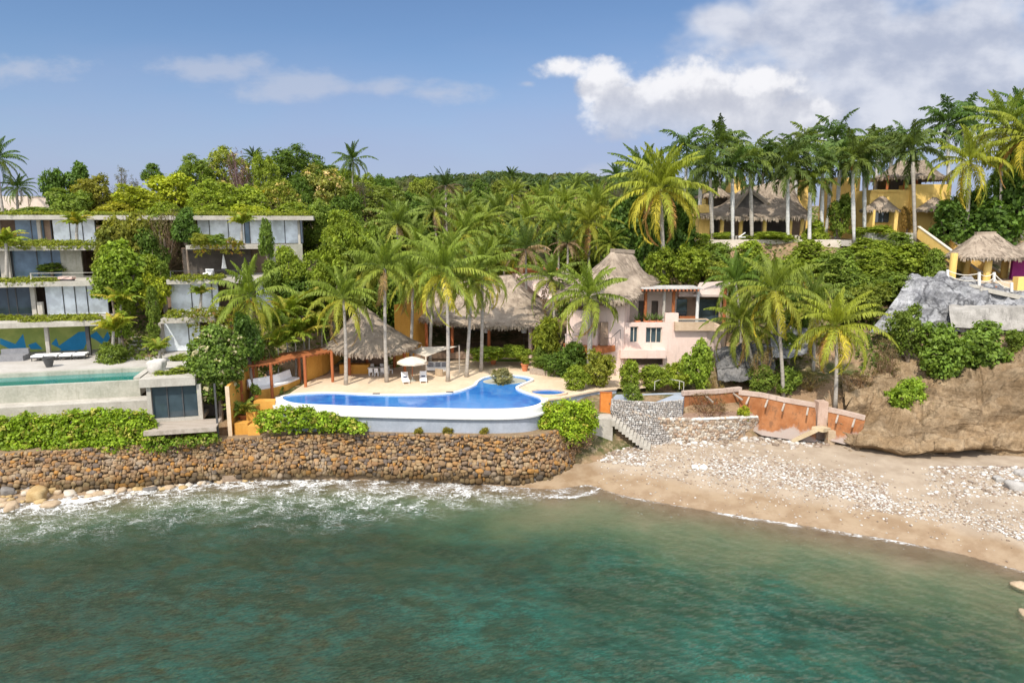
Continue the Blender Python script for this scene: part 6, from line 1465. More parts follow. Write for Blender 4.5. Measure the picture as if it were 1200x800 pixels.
# --- right bank
palm('tallest coconut palm of the right bank with its trunk in the middle of the group', 908, 341, 70, 4.2, 918, tint=YG, low=4.5)
palm('short leaning coconut palm right beside the pink house terrace', 869, 380, 72, 3.5, 884, tint=YG, low=6.5)
palm('coconut palm half hidden behind the two foremost palms of the right bank', 953, 352, 74.5, 3.4, 953, tint=MG, low=5)
palm('golden coconut palm standing at the right end of the bank near the cliff', 979, 382, 67.5, 4.2, 979, tint=YL, low=4.4)
palm('upright dark coconut palm rising above the pink house awning', 862, 330, 80, 3.6, 868, tint=(.7, .85, .7))
palm('palm with stiff upright fronds between the right bank palms', 942, 330, 80, 2.9, 944, tint=YG)
palm('low yellow palm at the far left of the right bank group', 905, 375, 77, 2.6, 905, tint=YG, low=8)
# --- hillside right of centre
palm('huge golden coconut palm on the hillside left of the yellow villa', 775, 222, 92, 6.0, 778, tint=YL, trunk=.26, mesh=CR['bigcoco'][0])
palm('dark coconut palm behind the huge golden palm', 752, 205, 100, 4.6, 756, tint=(.75, .85, .7))
palm('coconut palm with golden fronds just above the pink house roof, left', 690, 262, 98, 4.0, 689, tint=YL)
palm('coconut palm with yellow skirt behind the pink house roof', 700, 240, 105, 4.0, 700, tint=YG)
# --- grove in the middle
grove = [(465, 262, 104, 4.3, MG), (490, 290, 98, 3.8, BG), (510, 245, 112, 3.6, MG), (440, 300, 92, 3.8, BG), (545, 275, 103, 4.2, BG), (565, 262, 108, 3.8, YG), (590, 290, 99, 3.4, BG), (600, 228, 140, 3.6, YG), (640, 240, 122, 4.4, BG), (664, 240, 116, 4.0, YG), (655, 262, 106, 4.0, BG), (585, 250, 118, 4.2, MG), (530, 292, 96, 3.6, BG), (500, 312, 93, 3.6, YG), (570, 300, 97, 3.4, BG), (460, 310, 90, 3.2, YG), (675, 222, 135, 3.6, MG), (620, 258, 112, 3.6, YG), (545, 245, 120, 3.4, MG), (715, 285, 96, 2.8, YG), (425, 318, 85, 3.2, BG), (480, 275, 108, 3.6, MG)]
for g_ in grove: palm('coconut palm crowded in the grove behind the thatched roofs', g_[0], g_[1], g_[2], g_[3], tint=g_[4], group='coconut grove behind the thatched roofs')
palm('palm with stiff upright fronds and a skirt of dead brown leaves above the main palapa', 616, 292, 96, 4.6, kindk='dry', low=9.5)
palm('palm with hanging dead fronds at the right of the brown skirted palm', 665, 285, 97, 3.2, kindk='dry')
palm('spiky ragged dark palm sticking out above the middle of the grove', 523, 218, 125, 3.2, 523, kindk='dry', tint=(.55, .6, .6))
# --- skyline left
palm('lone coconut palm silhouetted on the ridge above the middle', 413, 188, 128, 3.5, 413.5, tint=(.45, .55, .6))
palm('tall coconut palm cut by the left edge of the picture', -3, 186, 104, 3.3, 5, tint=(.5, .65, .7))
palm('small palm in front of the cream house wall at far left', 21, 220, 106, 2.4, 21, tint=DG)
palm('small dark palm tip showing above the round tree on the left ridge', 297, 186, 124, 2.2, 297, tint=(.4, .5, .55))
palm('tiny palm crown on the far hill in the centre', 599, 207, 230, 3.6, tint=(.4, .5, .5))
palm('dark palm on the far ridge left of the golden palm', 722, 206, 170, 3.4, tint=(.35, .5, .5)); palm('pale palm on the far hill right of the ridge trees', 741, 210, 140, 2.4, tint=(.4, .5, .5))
# --- small palms of the concrete villa
q = bw(bs(91, 9.5, 280), 9, 20.15)
palm('small yellow green palm on the planted roof in front of the upper glazing, left', 91, 263, q.y, 1.9, 91, kindk='areca', low=20.2, tint=YG, name='small_palm')
q = bw(bs(284, 9, 280), 9, 20.15); palm('small palm with pale stem in front of the upper right glazing', 284, 263, q.y, 2.0, 283, kindk='areca', low=20.2, tint=YG, name='small_palm')
palm('small palm on the planted ledge at the left edge of the villa', 6, 285, 78, 2.2, 8, kindk='areca', low=16.3, tint=YG, name='small_palm')
palm('bushy palm between the villa wings beside the pale curtains', 142, 355, 77, 2.4, 142, kindk='areca', tint=BG, name='small_palm')
palm('golden palm at the corner of the mural room', 134, 388, 72.5, 2.3, 133, kindk='areca', tint=YL, low=8.2, name='small_palm')
palm('palm clump on the stone steps in the middle of the villa', 187, 410, 71.5, 1.8, 187, kindk='areca', tint=BG, low=8.2, name='small_palm')
palm('small palm with thin stem on the lower right villa balcony', 236, 345, 80, 1.5, 236, kindk='areca', low=16.3 - 4, tint=MG, name='small_palm')
palm('yellow palm over the trees behind the villa roof', 310, 232, 108, 2.4, kindk='areca', tint=YL, name='small_palm')
for px, py, D, r, t in [(325, 395, 71, 3.0, BG), (345, 385, 73, 3.2, BG), (362, 380, 75, 3.0, BG), (335, 362, 77, 3.0, YG), (355, 352, 79, 3.2, BG), (376, 372, 77, 2.6, MG), (318, 372, 74, 2.8, MG), (390, 345, 83, 2.8, BG)]:
    palm('feathery areca palm in the dense clump behind the pergola', px, py + 12, D, r, kindk='areca', group='areca palms behind the pergola', tint=t, name='areca_palm', trunk=.08)
# --- royal palms of the yellow villa
for i, (px, py, D, foot, lab) in enumerate([
  (833, 196, 99.6, 833, 'royal palm at the left end of the front row before the yellow villa'), (859, 196, 99.3, 860.5, 'royal palm beside the white deck chair'), (880, 190, 100.4, 880.5, 'royal palm in front of the dark gable opening'),
  (924, 196, 99.8, 924.5, 'royal palm before the right end of the big thatched roof'), (950, 212, 99.4, 950, 'short royal palm with yellow leaves right of the big thatched roof'), (965, 190, 101, 964, 'royal palm in front of the yellow wall between the two houses'),
  (1000, 186, 99.5, 1001, 'royal palm with an orange crownshaft'), (1014, 192, 102, 1014, 'royal palm just right of the one with the orange crownshaft'), (1071, 176, 99, 1072, 'royal palm with a dark grey trunk in front of the yellow house')]):
    o = palm(lab, px, py, D, [4.2, 3.7, 4.0, 4.3, 3.4, 4.1, 4.0, 3.6, 4.4][i], foot, 'royal', low=zt_ - .2, tint=[(1, 1, 1), (.85, 1, .95), (1.1, 1.05, .9), (1, 1, 1), YG, (.9, 1, 1), (1.15, 1.1, .9), (.85, .95, 1), (1, 1, 1)][i], name='royal_palm')
    if px == 1000:
        for ch in o.children:
            if ch.name.startswith('crownshaft'): ch['label'] = 'orange crownshaft'; ch.data.materials[0] = surf('orange_shaft', (0.42, 0.17, 0.05), (0.5, 0.24, 0.08), 2)
    if px == 1071:
        for ch in o.children:
            if ch.name.startswith('trunk'): ch.data.materials[0] = M['palmbark']
for px, py, D in [(805, 178, 112), (822, 188, 109), (845, 176, 113), (858, 172, 118), (935, 178, 113), (978, 165, 112), (992, 172, 118), (1030, 170, 110), (1046, 172, 116), (1060, 166, 119), (1020, 178, 114), (985, 182, 107), (910, 184, 116), (948, 172, 122), (895, 188, 118)]:
    palm('royal palm in the crowded row behind the yellow villa roofs', px, py + prs.uniform(-6, 8), D, prs.uniform(3.4, 4.6), None, 'royal', group='royal palms behind the yellow villa', tint=prs.choice([(.8, .95, 1), (1, 1.05, .9), (.7, .85, .9), (1.2, 1.15, .85)]), name='royal_palm')
palm('golden coconut palm with drooping fronds left of the gazebo', 1136, 190, 96, 4.9, 1130, tint=YL, trunk=.24); palm('dark tall palm behind the golden palm at the right', 1112, 145, 108, 4.6, 1112, 'royal', tint=(.8, 1, 1), name='royal_palm')
palm('dark tall royal palm beside the windswept palm', 1130, 138, 110, 4.2, 1130, 'royal', tint=(.8, 1, 1), name='royal_palm')
palm('windswept tall coconut palm near the upper right corner', 1177, 148, 97, 5.2, 1168, tint=BG, mesh=CR['coco'][3]); palm('coconut palm with a yellow hanging frond at the right edge', 1206, 160, 93, 5.0, 1210, tint=YL)
palm('dark palm behind the windswept palm at the right edge', 1196, 130, 106, 4.0, 1196, tint=(.5, .7, .6))

# ------------------------------------------------------------------ leafy crowns
def leaves(rs, p, nrm, size, cols, asp=.55):
    n = len(p); nrm = norm(nrm); r = norm(rs.randn(n, 3)); t = norm(np.cross(nrm, r)); b = np.cross(nrm, t)
    s = (size * (.6 + .8 * rs.rand(n)))[:, None]; fold = nrm * s * (.12 + .25 * rs.rand(n)[:, None])
    v = np.stack([p - t * s * .5, p + b * s * asp * .5 + fold * .5, p + t * s * .55 - fold * .3, p - b * s * asp * .5 + fold * .5], 1).reshape(-1, 3)
    return v, np.arange(n * 4).reshape(-1, 4), np.repeat(cols, 4, axis=0)
def foliage(name, lobes, nclump, per, leaf, spread, seed, c1, c2, c3=None, mat=None, low=-.5, asp=.6, twigs=0):
    rs = np.random.RandomState(seed); lb = np.array(lobes, float); area = (lb[:, 3] * lb[:, 4] + lb[:, 3] * lb[:, 5] + lb[:, 4] * lb[:, 5]); area /= area.sum()
    pos = []; nor = []; col = []; cen = []
    k = rs.choice(len(lb), nclump * 2, p=area); d = norm(rs.randn(nclump * 2, 3)); d[:, 2] = np.where(d[:, 2] < low, -d[:, 2], d[:, 2])
    rad = 1 - .30 * rs.rand(nclump * 2) ** 1.5 + .08 * rs.randn(nclump * 2)
    pc = lb[k, :3] + d * rad[:, None] * lb[k, 3:]
    inside = np.zeros(len(pc), bool)
    for j, l in enumerate(lb):
        q = ((pc - l[:3]) / l[3:]); inside |= (np.linalg.norm(q, axis=1) < .68) & (k != j)
    ok = np.where(~inside)[0][:nclump]; pc = pc[ok]; d = d[ok]; m_ = len(pc)
    t = rs.rand(m_)[:, None]; cc = np.array(c1) * (1 - t) + np.array(c2) * t
    if c3 is not None: u = (rs.rand(m_) < .12)[:, None]; cc = np.where(u, np.array(c3), cc)
    cc = cc * (.75 + .5 * rs.rand(m_))[:, None]
    p = np.repeat(pc, per, 0) + rs.randn(m_ * per, 3) * spread * np.array([1, 1, .75]); nn = np.repeat(d, per, 0) * .7 + rs.randn(m_ * per, 3) * .55 + np.array([0, 0, .45])
    V, Q, Cc = leaves(rs, p, nn, leaf, np.repeat(cc, per, 0) * (.88 + .24 * rs.rand(m_ * per))[:, None], asp)
    if twigs:
        tv = []; c0 = lb[:, :3].mean(0); c0[2] = lb[:, 2].min() - lb[0, 5] * .6
        for a in pc[rs.choice(m_, min(twigs, m_), False)]:
            mid = (a + c0) / 2 + rs.randn(3) * .1 * np.linalg.norm(a - c0); sd = norm(rs.randn(3)) * np.linalg.norm(lb[0, 3:]) * .012
            for x, y in ((c0, mid), (mid, a)): tv.append([x - sd, x + sd, y + sd * .6, y - sd * .6])
        tv = np.array(tv).reshape(-1, 3); Q = np.concatenate([Q, len(V) + np.arange(len(tv)).reshape(-1, 4)]); V = np.concatenate([V, tv]); Cc = np.concatenate([Cc, np.tile((.20, .15, .11), (len(tv), 1))])
    return np_mesh(name, V, Q, mat or M['leaf'], Cc)
def lobeset(seed, n=8, flat=1.0):
    rs = np.random.RandomState(seed); L = [(0, 0, -.08, .66, .66, .74)]
    for k in range(n):
        a = k * 6.283 / n + rs.randn() * .4; r = .40 + .22 * rs.rand(); z = -.62 + .95 * rs.rand(); s = .26 + .24 * rs.rand(); L.append((r * math.cos(a), r * math.sin(a), z, s, s, s * (.75 + .4 * rs.rand())))
    for k in range(5): s = .20 + .20 * rs.rand(); L.append((rs.randn() * .30, rs.randn() * .30, .42 + .28 * rs.rand(), s, s, s * (.8 + .5 * rs.rand())))
    return L
LC = (.14, .21, .03), (.22, .285, .042)
TM = {'big': [foliage('tree_foliage', lobeset(s), 720, 15, .078, .055, s, *LC, None, None, -.9) for s in range(1, 6)],
      'mid': [foliage('bush_foliage', lobeset(s, 6), 420, 13, .12, .075, s, *LC, None, None, -.9) for s in range(11, 16)],
      'broad': [foliage('broadleaf_foliage', lobeset(s), 400, 10, .14, .085, s, (.125, .20, .03), (.195, .275, .042), None, M['glossleaf'], -.9, .8) for s in range(21, 24)],
      'small': [foliage('shrub_foliage', lobeset(s, 5), 200, 11, .19, .10, s, *LC, None, None, -.9) for s in range(31, 35)],
      'airy': [foliage('airy_foliage', lobeset(s, 7), 150, 9, .07, .06, s, (.13, .12, .06), (.17, .16, .08), None, None, -.5, .5, 90) for s in range(41, 44)],
      'plume': [foliage('broadleaf_foliage', lobeset(91), 900, 10, .12, .07, 91, (.125, .20, .03), (.20, .28, .045), (.52, .46, .26), M['glossleaf'], -.9, .8)],
      'flower': [foliage('flowering_foliage', lobeset(s), 420, 13, .085, .055, s, (.155, .205, .04), (.22, .265, .052), (.45, .39, .17), None, -.9) for s in range(51, 53)]}
vrs = random.Random(9)
def veg(label, px, py, rx_, ry_, D, kd, tint=(1, 1, 1), group=None, low=None, as_=None, rot=None):
    c = P(px, py, D); k = D / .985 / F; ax, az = rx_ * k, ry_ * k * 1.06; ay = ax * .85
    gzv = low if low is not None else gz_at(c.x, D); bot = c.z - az * .8; top_ = c.z + az
    if as_ != 'tree':
        bot = min(bot, max(gzv - .1, top_ - (3.3 if ry_ <= rx_ else 2.3) * az)); c = Vector((c.x, D, (top_ + bot) / 2)); az = (top_ - bot) / 2
    tree = as_ == 'tree' or bot - gzv > .5 or ' tree' in ' ' + label.split(' behind')[0].split(' beside')[0].split(' under the')[0]
    ms = TM[kd]; me = ms[vrs.randrange(len(ms))]; kk = vrs.uniform(.88, 1.12); col = (tint[0] * kk, tint[1] * kk, tint[2] * kk, 1)
    rz_ = vrs.random() * 6.28 if rot is None else rot
    if not tree:
        o = link('shrub', me, c); tag(o, label, 'shrub', group); o.scale = (ax, ay if abs(math.cos(rz_)) > .7 else ax, az); o.rotation_euler[2] = rz_; o.color = col; return o
    gzv = min(gzv, bot - .1); o = thing('leafy_tree', label, 'tree', (c.x, D, gzv), group)
    mb = MB(); r0 = .06 * ax + .06; mb.tube([(c.x, D, gzv - .2), (c.x + .08 * ax, D, (gzv + bot) / 2), (c.x, D, c.z)], [r0 * 1.3, r0, r0 * .6], 7)
    for j in range(5): a = j * 1.26 + px; mb.tube([(c.x, D, bot), (c.x + math.cos(a) * ax * .3, D + math.sin(a) * ay * .3, bot + az * .5), (c.x + math.cos(a) * ax * .62, D + math.sin(a) * ay * .62, c.z + az * .25)], [r0 * .55, r0 * .4, r0 * .15], 5)
    mb.build('trunk', M['bark'], o)
    f = bpy.data.objects.new('crown', me); C.objects.link(f); f.parent = o; f.location = c - Vector((c.x, D, gzv)); f.scale = (ax, ay, az); f.rotation_euler[2] = rz_; f.color = col
    return o
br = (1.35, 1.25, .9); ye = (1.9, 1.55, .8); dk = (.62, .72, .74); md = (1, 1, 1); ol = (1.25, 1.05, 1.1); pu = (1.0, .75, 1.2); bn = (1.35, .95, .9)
# ridge behind the concrete villa
for a in [
 ('broad leaved tree with open crown above the left end of the villa roof', 64, 222, 16, 22, 104, 'broad', dk), ('broad leaved tree with two tufts on the skyline above the villa', 92, 212, 15, 18, 106, 'broad', dk),
 ('mixed green tree in front of the skyline tree, above the villa roof', 82, 235, 26, 14, 100, 'mid', md), ('reddish green tree above the villa roof left of the yellow trees', 115, 228, 22, 20, 104, 'mid', bn),
 ('thin grey leafless looking tree on the left skyline', 150, 217, 18, 17, 118, 'airy', (.9, .95, 1.1)), ('small dark flat topped tree on the skyline', 177, 202, 13, 9, 120, 'mid', dk, None, None, 'tree'),
 ('yellow green tree on the left side of the ridge', 165, 235, 32, 16, 102, 'mid', ye), ('yellow flowering tree beside the ridge mound', 205, 225, 30, 20, 108, 'mid', ye), ('light green tree at the foot of the ridge mound', 243, 232, 34, 20, 104, 'big', br),
 ('tall green tree left side of the ridge mound', 228, 203, 28, 20, 118, 'big', md), ('pale topped tree forming the crest of the ridge mound', 262, 195, 34, 22, 122, 'flower', br), ('purple grey twiggy tree on the ridge mound', 281, 203, 20, 22, 116, 'airy', pu), ('light green tree right side of the ridge mound', 311, 208, 22, 24, 116, 'big', br),
 ('green tree at the lower right of the ridge mound', 290, 235, 30, 18, 102, 'mid', br), ('yellow green shrubby tree above the right end of the villa roof', 335, 232, 32, 20, 106, 'flower', br), ('dark dome shaped tree on the skyline behind the mound', 345, 193, 40, 16, 150, 'big', dk), ('dark tree at the right shoulder of the dome shaped tree', 374, 200, 24, 12, 150, 'big', dk),
 ('olive tree covered with pale flowers right of the dome shaped tree', 386, 215, 36, 22, 122, 'flower', ol), ('dark green tree between villa roof and olive tree', 352, 222, 18, 18, 118, 'big', dk),
 ('low brown green scrub at the left end of the planted roof', 36, 248, 24, 5, 97.5, 'mid', md), ('orange brown scrub in the middle of the planted roof', 130, 246, 25, 10, 98, 'mid', (1.7, 1.2, .8)), ('bright low shrub above the roof edge', 195, 247, 30, 9, 97.5, 'mid', br), ('bright low shrub above the right part of the roof', 250, 248, 30, 8, 97.5, 'mid', br), ('green low shrub at the right end of the planted roof', 340, 246, 22, 8, 98.5, 'mid', br), ('yellow low shrub in the middle right of the planted roof', 295, 248, 26, 8, 98, 'mid', ye)]: veg(*a)
# between the wings of the villa
for a in [
 ('brownish tree covering the joint of the villa wings at the top', 148, 272, 26, 22, 84.5, 'mid', (1.3, .95, 1)), ('dark brown green tree below the villa roof', 125, 282, 20, 16, 83, 'mid', (1.0, .8, .9)), ('tree with bare pale branches between the wings', 192, 275, 24, 28, 86.5, 'airy', (1.1, 1, .9)), ('dark leafy tree by the right wing upper glass', 216, 264, 16, 17, 86, 'broad', dk), ('dark shaded tree in the gap under the brownish tree', 175, 288, 20, 18, 85, 'mid', dk), ('green tree above the roofs in the gap', 185, 255, 20, 14, 90, 'mid', br),
 ('bright broad leaved tree in front of the middle storey', 142, 304, 30, 18, 79, 'broad', br), ('lower bright tree at the middle storey railing', 128, 318, 22, 14, 78, 'broad', br), ('shaded green bush beside the right wing balcony', 190, 318, 14, 11, 81, 'mid', md), ('yellow green bush in the gap at railing height', 178, 315, 22, 14, 80.5, 'mid', br), ('yellow flowering bush under the railing in the gap', 178, 335, 17, 14, 79.5, 'mid', ye), ('green bush beside the pale curtains of the left wing', 148, 352, 15, 16, 78, 'mid', br), ('green bush left of the right wing pale glass', 178, 355, 11, 18, 78, 'mid', md), ('big leaved bush at the corner of the mural room', 141, 380, 13, 14, 75, 'broad', br), ('rounded bush right of the golden corner palm', 131, 412, 20, 9, 71.5, 'mid', md), ('green shrub by the stone steps', 180, 388, 9, 12, 75.5, 'mid', md),
 ('small shrub beside the steps on the terrace', 212, 421, 16, 5, 69, 'small', br), ('grassy shrub on the pavilion roof', 206, 436, 24, 5, 62.5, 'small', (1.3, 1.15, 1)),
 ('slim young tree before the upper right glazing', 312, 279, 10, 19, 85.5, 'broad', md), ('bush climbing the stone wall under the right roof end', 338, 306, 18, 16, 83, 'mid', br), ('bush left of the climbing bush', 318, 318, 16, 12, 82, 'mid', md), ('small bush on the balcony left of the umbrella', 235, 281, 14, 7, 82, 'mid', (1.4, 1.1, .9), None, 20.2), ('pale green bush on the balcony above the umbrella', 255, 281, 13, 6, 82, 'mid', (1.2, 1.2, 1.2), None, 20.2)]: veg(*a)
# planted strips on the villa slabs
def strip_plant(label, px0, px1, t, z, h, w, tint, py, hang=0, n=None):
    s0 = -27 if px0 < -40 else bs(px0, t, py); s1 = bs(px1, t, py); L = s1 - s0; lob = []
    rs = np.random.RandomState(int(px1 * 7 + z)); k = max(4, int(L * 1.3))
    for i in range(k): lob.append(((i + .5) * L / k - L / 2, rs.randn() * .12, h * .25 + rs.rand() * h * .3, L / k * .9, w * .6, h * (.5 + .4 * rs.rand())))
    if hang:
        for i in range(k): lob.append(((i + .5) * L / k - L / 2, -w * .62, -hang * .4 * rs.rand(), L / k * .8, .18, hang * (.4 + .6 * rs.rand())))
    me = foliage('planting', lob, n or int(L * 62), 10, .20, .11, int(px1), (.13, .18, .025), (.22, .25, .038), (.30, .20, .06) if hang > .5 else None, None, -1.0)
    o = link('planting', me, bw((s0 + s1) / 2, t, z)); o.rotation_euler[2] = ANG; o.color = (*tint, 1); return tag(o, label, 'planting')
strip_plant('strip of ground cover along the edge of the lowest left slab', 28, 116, .5, 12.25, .5, 2.2, br, 376); strip_plant('short strip of ground cover at the left edge of the lowest slab', -60, 22, 2.2, 12.25, .4, 1.4, br, 374)
strip_plant('trailing strip along the left middle slab', -60, 66, 4.3, 16.3, .4, 1.5, br, 326, .35); strip_plant('trailing green strip along the upper left slab', -60, 112, 8.6, 20.15, .6, 1.6, br, 286, .35)
strip_plant('thin green strip on the villa roof edge', -60, 230, 13.6, 23.8, .35, 1.6, br, 250); strip_plant('thin green strip on the right part of the roof edge', 232, 362, 13.6, 23.8, .45, 1.6, br, 250)
strip_plant('hanging plants over the right balcony edge, brownish', 230, 284, 7.9, 20.15, .7, 1.6, (1.35, 1.1, .8), 288, 1.2); strip_plant('green strip on the middle right slab', 203, 262, 4.0, 16.3, .4, 1.2, br, 326, .2)
strip_plant('green cushion on the lowest right slab', 194, 217, .2, 12.25, .7, 1.6, br, 370, .3); strip_plant('curtain of trailing plants over the lowest right slab', 224, 290, -.4, 12.25, .9, 2.0, (1.2, 1.1, .8), 375, 1.9)
veg('small spreading bonsai like tree on the middle left balcony', 59, 314, 16, 5, 82.5, 'small', md, low=16.3, as_='tree')
# centre, behind the palapas
for a in [
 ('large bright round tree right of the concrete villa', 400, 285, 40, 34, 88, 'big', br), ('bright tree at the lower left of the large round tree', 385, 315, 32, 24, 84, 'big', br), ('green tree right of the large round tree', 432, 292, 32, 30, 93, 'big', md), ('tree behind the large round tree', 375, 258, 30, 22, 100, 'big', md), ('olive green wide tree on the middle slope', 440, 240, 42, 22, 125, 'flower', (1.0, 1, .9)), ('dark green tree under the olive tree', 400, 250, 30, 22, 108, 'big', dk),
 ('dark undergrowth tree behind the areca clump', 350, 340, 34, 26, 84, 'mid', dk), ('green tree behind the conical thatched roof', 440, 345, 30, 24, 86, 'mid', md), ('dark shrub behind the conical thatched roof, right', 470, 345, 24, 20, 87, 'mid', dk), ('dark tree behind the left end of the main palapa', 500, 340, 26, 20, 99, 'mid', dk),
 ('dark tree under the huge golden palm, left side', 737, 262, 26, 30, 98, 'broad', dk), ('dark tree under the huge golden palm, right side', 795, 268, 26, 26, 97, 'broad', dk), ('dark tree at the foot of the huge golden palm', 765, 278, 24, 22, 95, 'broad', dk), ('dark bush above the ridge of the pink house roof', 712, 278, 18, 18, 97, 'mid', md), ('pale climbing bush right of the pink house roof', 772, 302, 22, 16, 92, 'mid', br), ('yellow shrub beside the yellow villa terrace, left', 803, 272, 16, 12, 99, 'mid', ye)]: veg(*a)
rs = np.random.RandomState(4)
for i in range(70):
    px = 385 + 350 * rs.rand(); D = 112 + 78 * rs.rand() ** 1.2; x = P(px, 400, D).x; g_ = gz_at(x, D); h = 2.5 + 3.5 * rs.rand(); c = Vector((x, D, g_ + h)); py = None
    rpx = (26 + 12 * rs.rand()) * 100 / D; rat = (c.z - H) / D
    v = (sp + rat * cp) / (cp - rat * sp); py = 400 - v * F
    veg('leafy tree massed with others on the wooded slope behind the grove', px, py, rpx, rpx * .72, D, ['big', 'big', 'flower', 'big', 'airy'][rs.randint(5)] if i % 9 else 'airy', [md, dk, (.85, .95, 1), ol, br, (.75, .9, 1)][rs.randint(6)], 'trees massed on the wooded slope')
for i in range(26):
    px = 415 + 330 * rs.rand(); D = 93 + 18 * rs.rand(); x = P(px, 400, D).x; g_ = gz_at(x, D); rat = (g_ + 1.6 + 1.5 * rs.rand() - H) / D; v = (sp + rat * cp) / (cp - rat * sp)
    veg('undergrowth shrub among the trunks of the coconut grove', px, 400 - v * F, 20, 15, D, 'mid', [md, dk, br, ol][rs.randint(4)], 'undergrowth of the coconut grove')
# right slope
for a in [
 ('bright shrub above the white roof of the pink house', 808, 303, 26, 14, 90, 'mid', br), ('green shrub below the left end of the yellow villa terrace', 835, 298, 26, 12, 93, 'mid', md), ('shrub under the middle of the yellow villa terrace', 880, 296, 28, 12, 93, 'mid', br), ('dark shrub right of the upright palm', 905, 318, 24, 18, 86, 'mid', md), ('wide bright shrub under the terrace, right part', 950, 296, 30, 13, 92, 'mid', br), ('broad green shrub on the slope right of the bank palms', 985, 312, 28, 18, 88, 'mid', md), ('bright shrub in the middle of the right slope', 1025, 312, 30, 18, 89, 'mid', br), ('green shrub on the right slope below the ramp', 1065, 303, 30, 16, 90, 'mid', br), ('shrub beside the lower end of the yellow ramp', 1095, 308, 18, 14, 87, 'mid', md), ('dark shrub above the grey rock', 1040, 335, 26, 15, 84.5, 'mid', md), ('brownish shrub at the left foot of the grey rock', 1012, 350, 26, 18, 81, 'mid', (1.1, .95, .9)), ('shrub in the hollow behind the golden palm', 1000, 335, 24, 16, 84, 'mid', md), ('green shrub behind the crown of the tallest bank palm', 930, 320, 22, 16, 86, 'mid', br), ('dark shrub between the bank palms', 935, 360, 18, 16, 79, 'mid', dk), ('light shrub at the edge of the upper terrace near the orange shaft palm', 1015, 290, 26, 10, 95, 'mid', br), ('shrub under the terrace edge of the yellow house', 1050, 284, 22, 10, 95.5, 'mid', md), ('shrub above the awning of the pink house', 845, 318, 18, 12, 88, 'mid', (1.2, 1, .9)), ('small light tree sprouting through the terrace edge', 825, 284, 14, 9, 97, 'mid', br),
 ('clipped bright hedge in front of the yellow house window', 1030, 270, 30, 5, 101, 'mid', br), ('green tree in front of the yellow wall between the villas', 985, 250, 17, 22, 103, 'mid', md), ('red flowering shrub at the yellow house wall', 1064, 255, 8, 12, 102, 'mid', (2.0, .9, 1.5)), ('clipped hedge along the yellow villa terrace', 905, 275.5, 36, 4, 100.6, 'mid', br), ('clipped hedge along the left part of the yellow villa terrace', 842, 276, 18, 4, 100.6, 'mid', br), ('bright bush on the terrace at the right of the big thatched roof', 955, 268, 16, 8, 101, 'mid', br),
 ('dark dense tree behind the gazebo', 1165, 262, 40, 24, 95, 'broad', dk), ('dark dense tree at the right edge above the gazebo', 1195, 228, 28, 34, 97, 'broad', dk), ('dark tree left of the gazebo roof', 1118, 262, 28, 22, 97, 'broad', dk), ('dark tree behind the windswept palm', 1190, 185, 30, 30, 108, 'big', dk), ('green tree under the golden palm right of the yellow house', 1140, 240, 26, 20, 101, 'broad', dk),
 ('spiky green shrub at the top of the cliff below the grey rock', 1066, 386, 22, 26, 73, 'mid', md), ('wide dark green shrub mass on the cliff top, middle', 1105, 410, 34, 26, 70.5, 'broad', md), ('green shrub mass on the cliff top, right of the middle', 1148, 403, 32, 22, 71, 'broad', md), ('dry twiggy shrub left of the cliff top shrubs', 1040, 415, 22, 18, 71.5, 'airy', (1.2, 1, .9)), ('bright round shrub growing on the sandstone cliff face', 1062, 468, 25, 24, 66.5, 'mid', (1.3, 1.35, .9)), ('green shrub at the right edge of the cliff top', 1196, 400, 18, 16, 72, 'mid', md), ('dry brown scrub at the foot of the golden palm', 1005, 445, 26, 14, 70, 'airy', (1.4, 1.1, .8)), ('olive scrub on the bare bank behind the retaining wall', 950, 445, 26, 12, 71, 'airy', (1.2, 1.1, .7)), ('small green shrub under the bank palms', 925, 442, 16, 9, 70.5, 'small', md), ('green shrub at the foot of the leaning palm', 893, 440, 18, 12, 70, 'mid', md), ('bare twiggy shrub before the dark grey rock', 890, 425, 20, 20, 70.5, 'airy', (1.3, 1.1, .8)), ('green shrub on the rock between the bank palms', 925, 400, 16, 10, 75, 'mid', md)]: veg(*a)
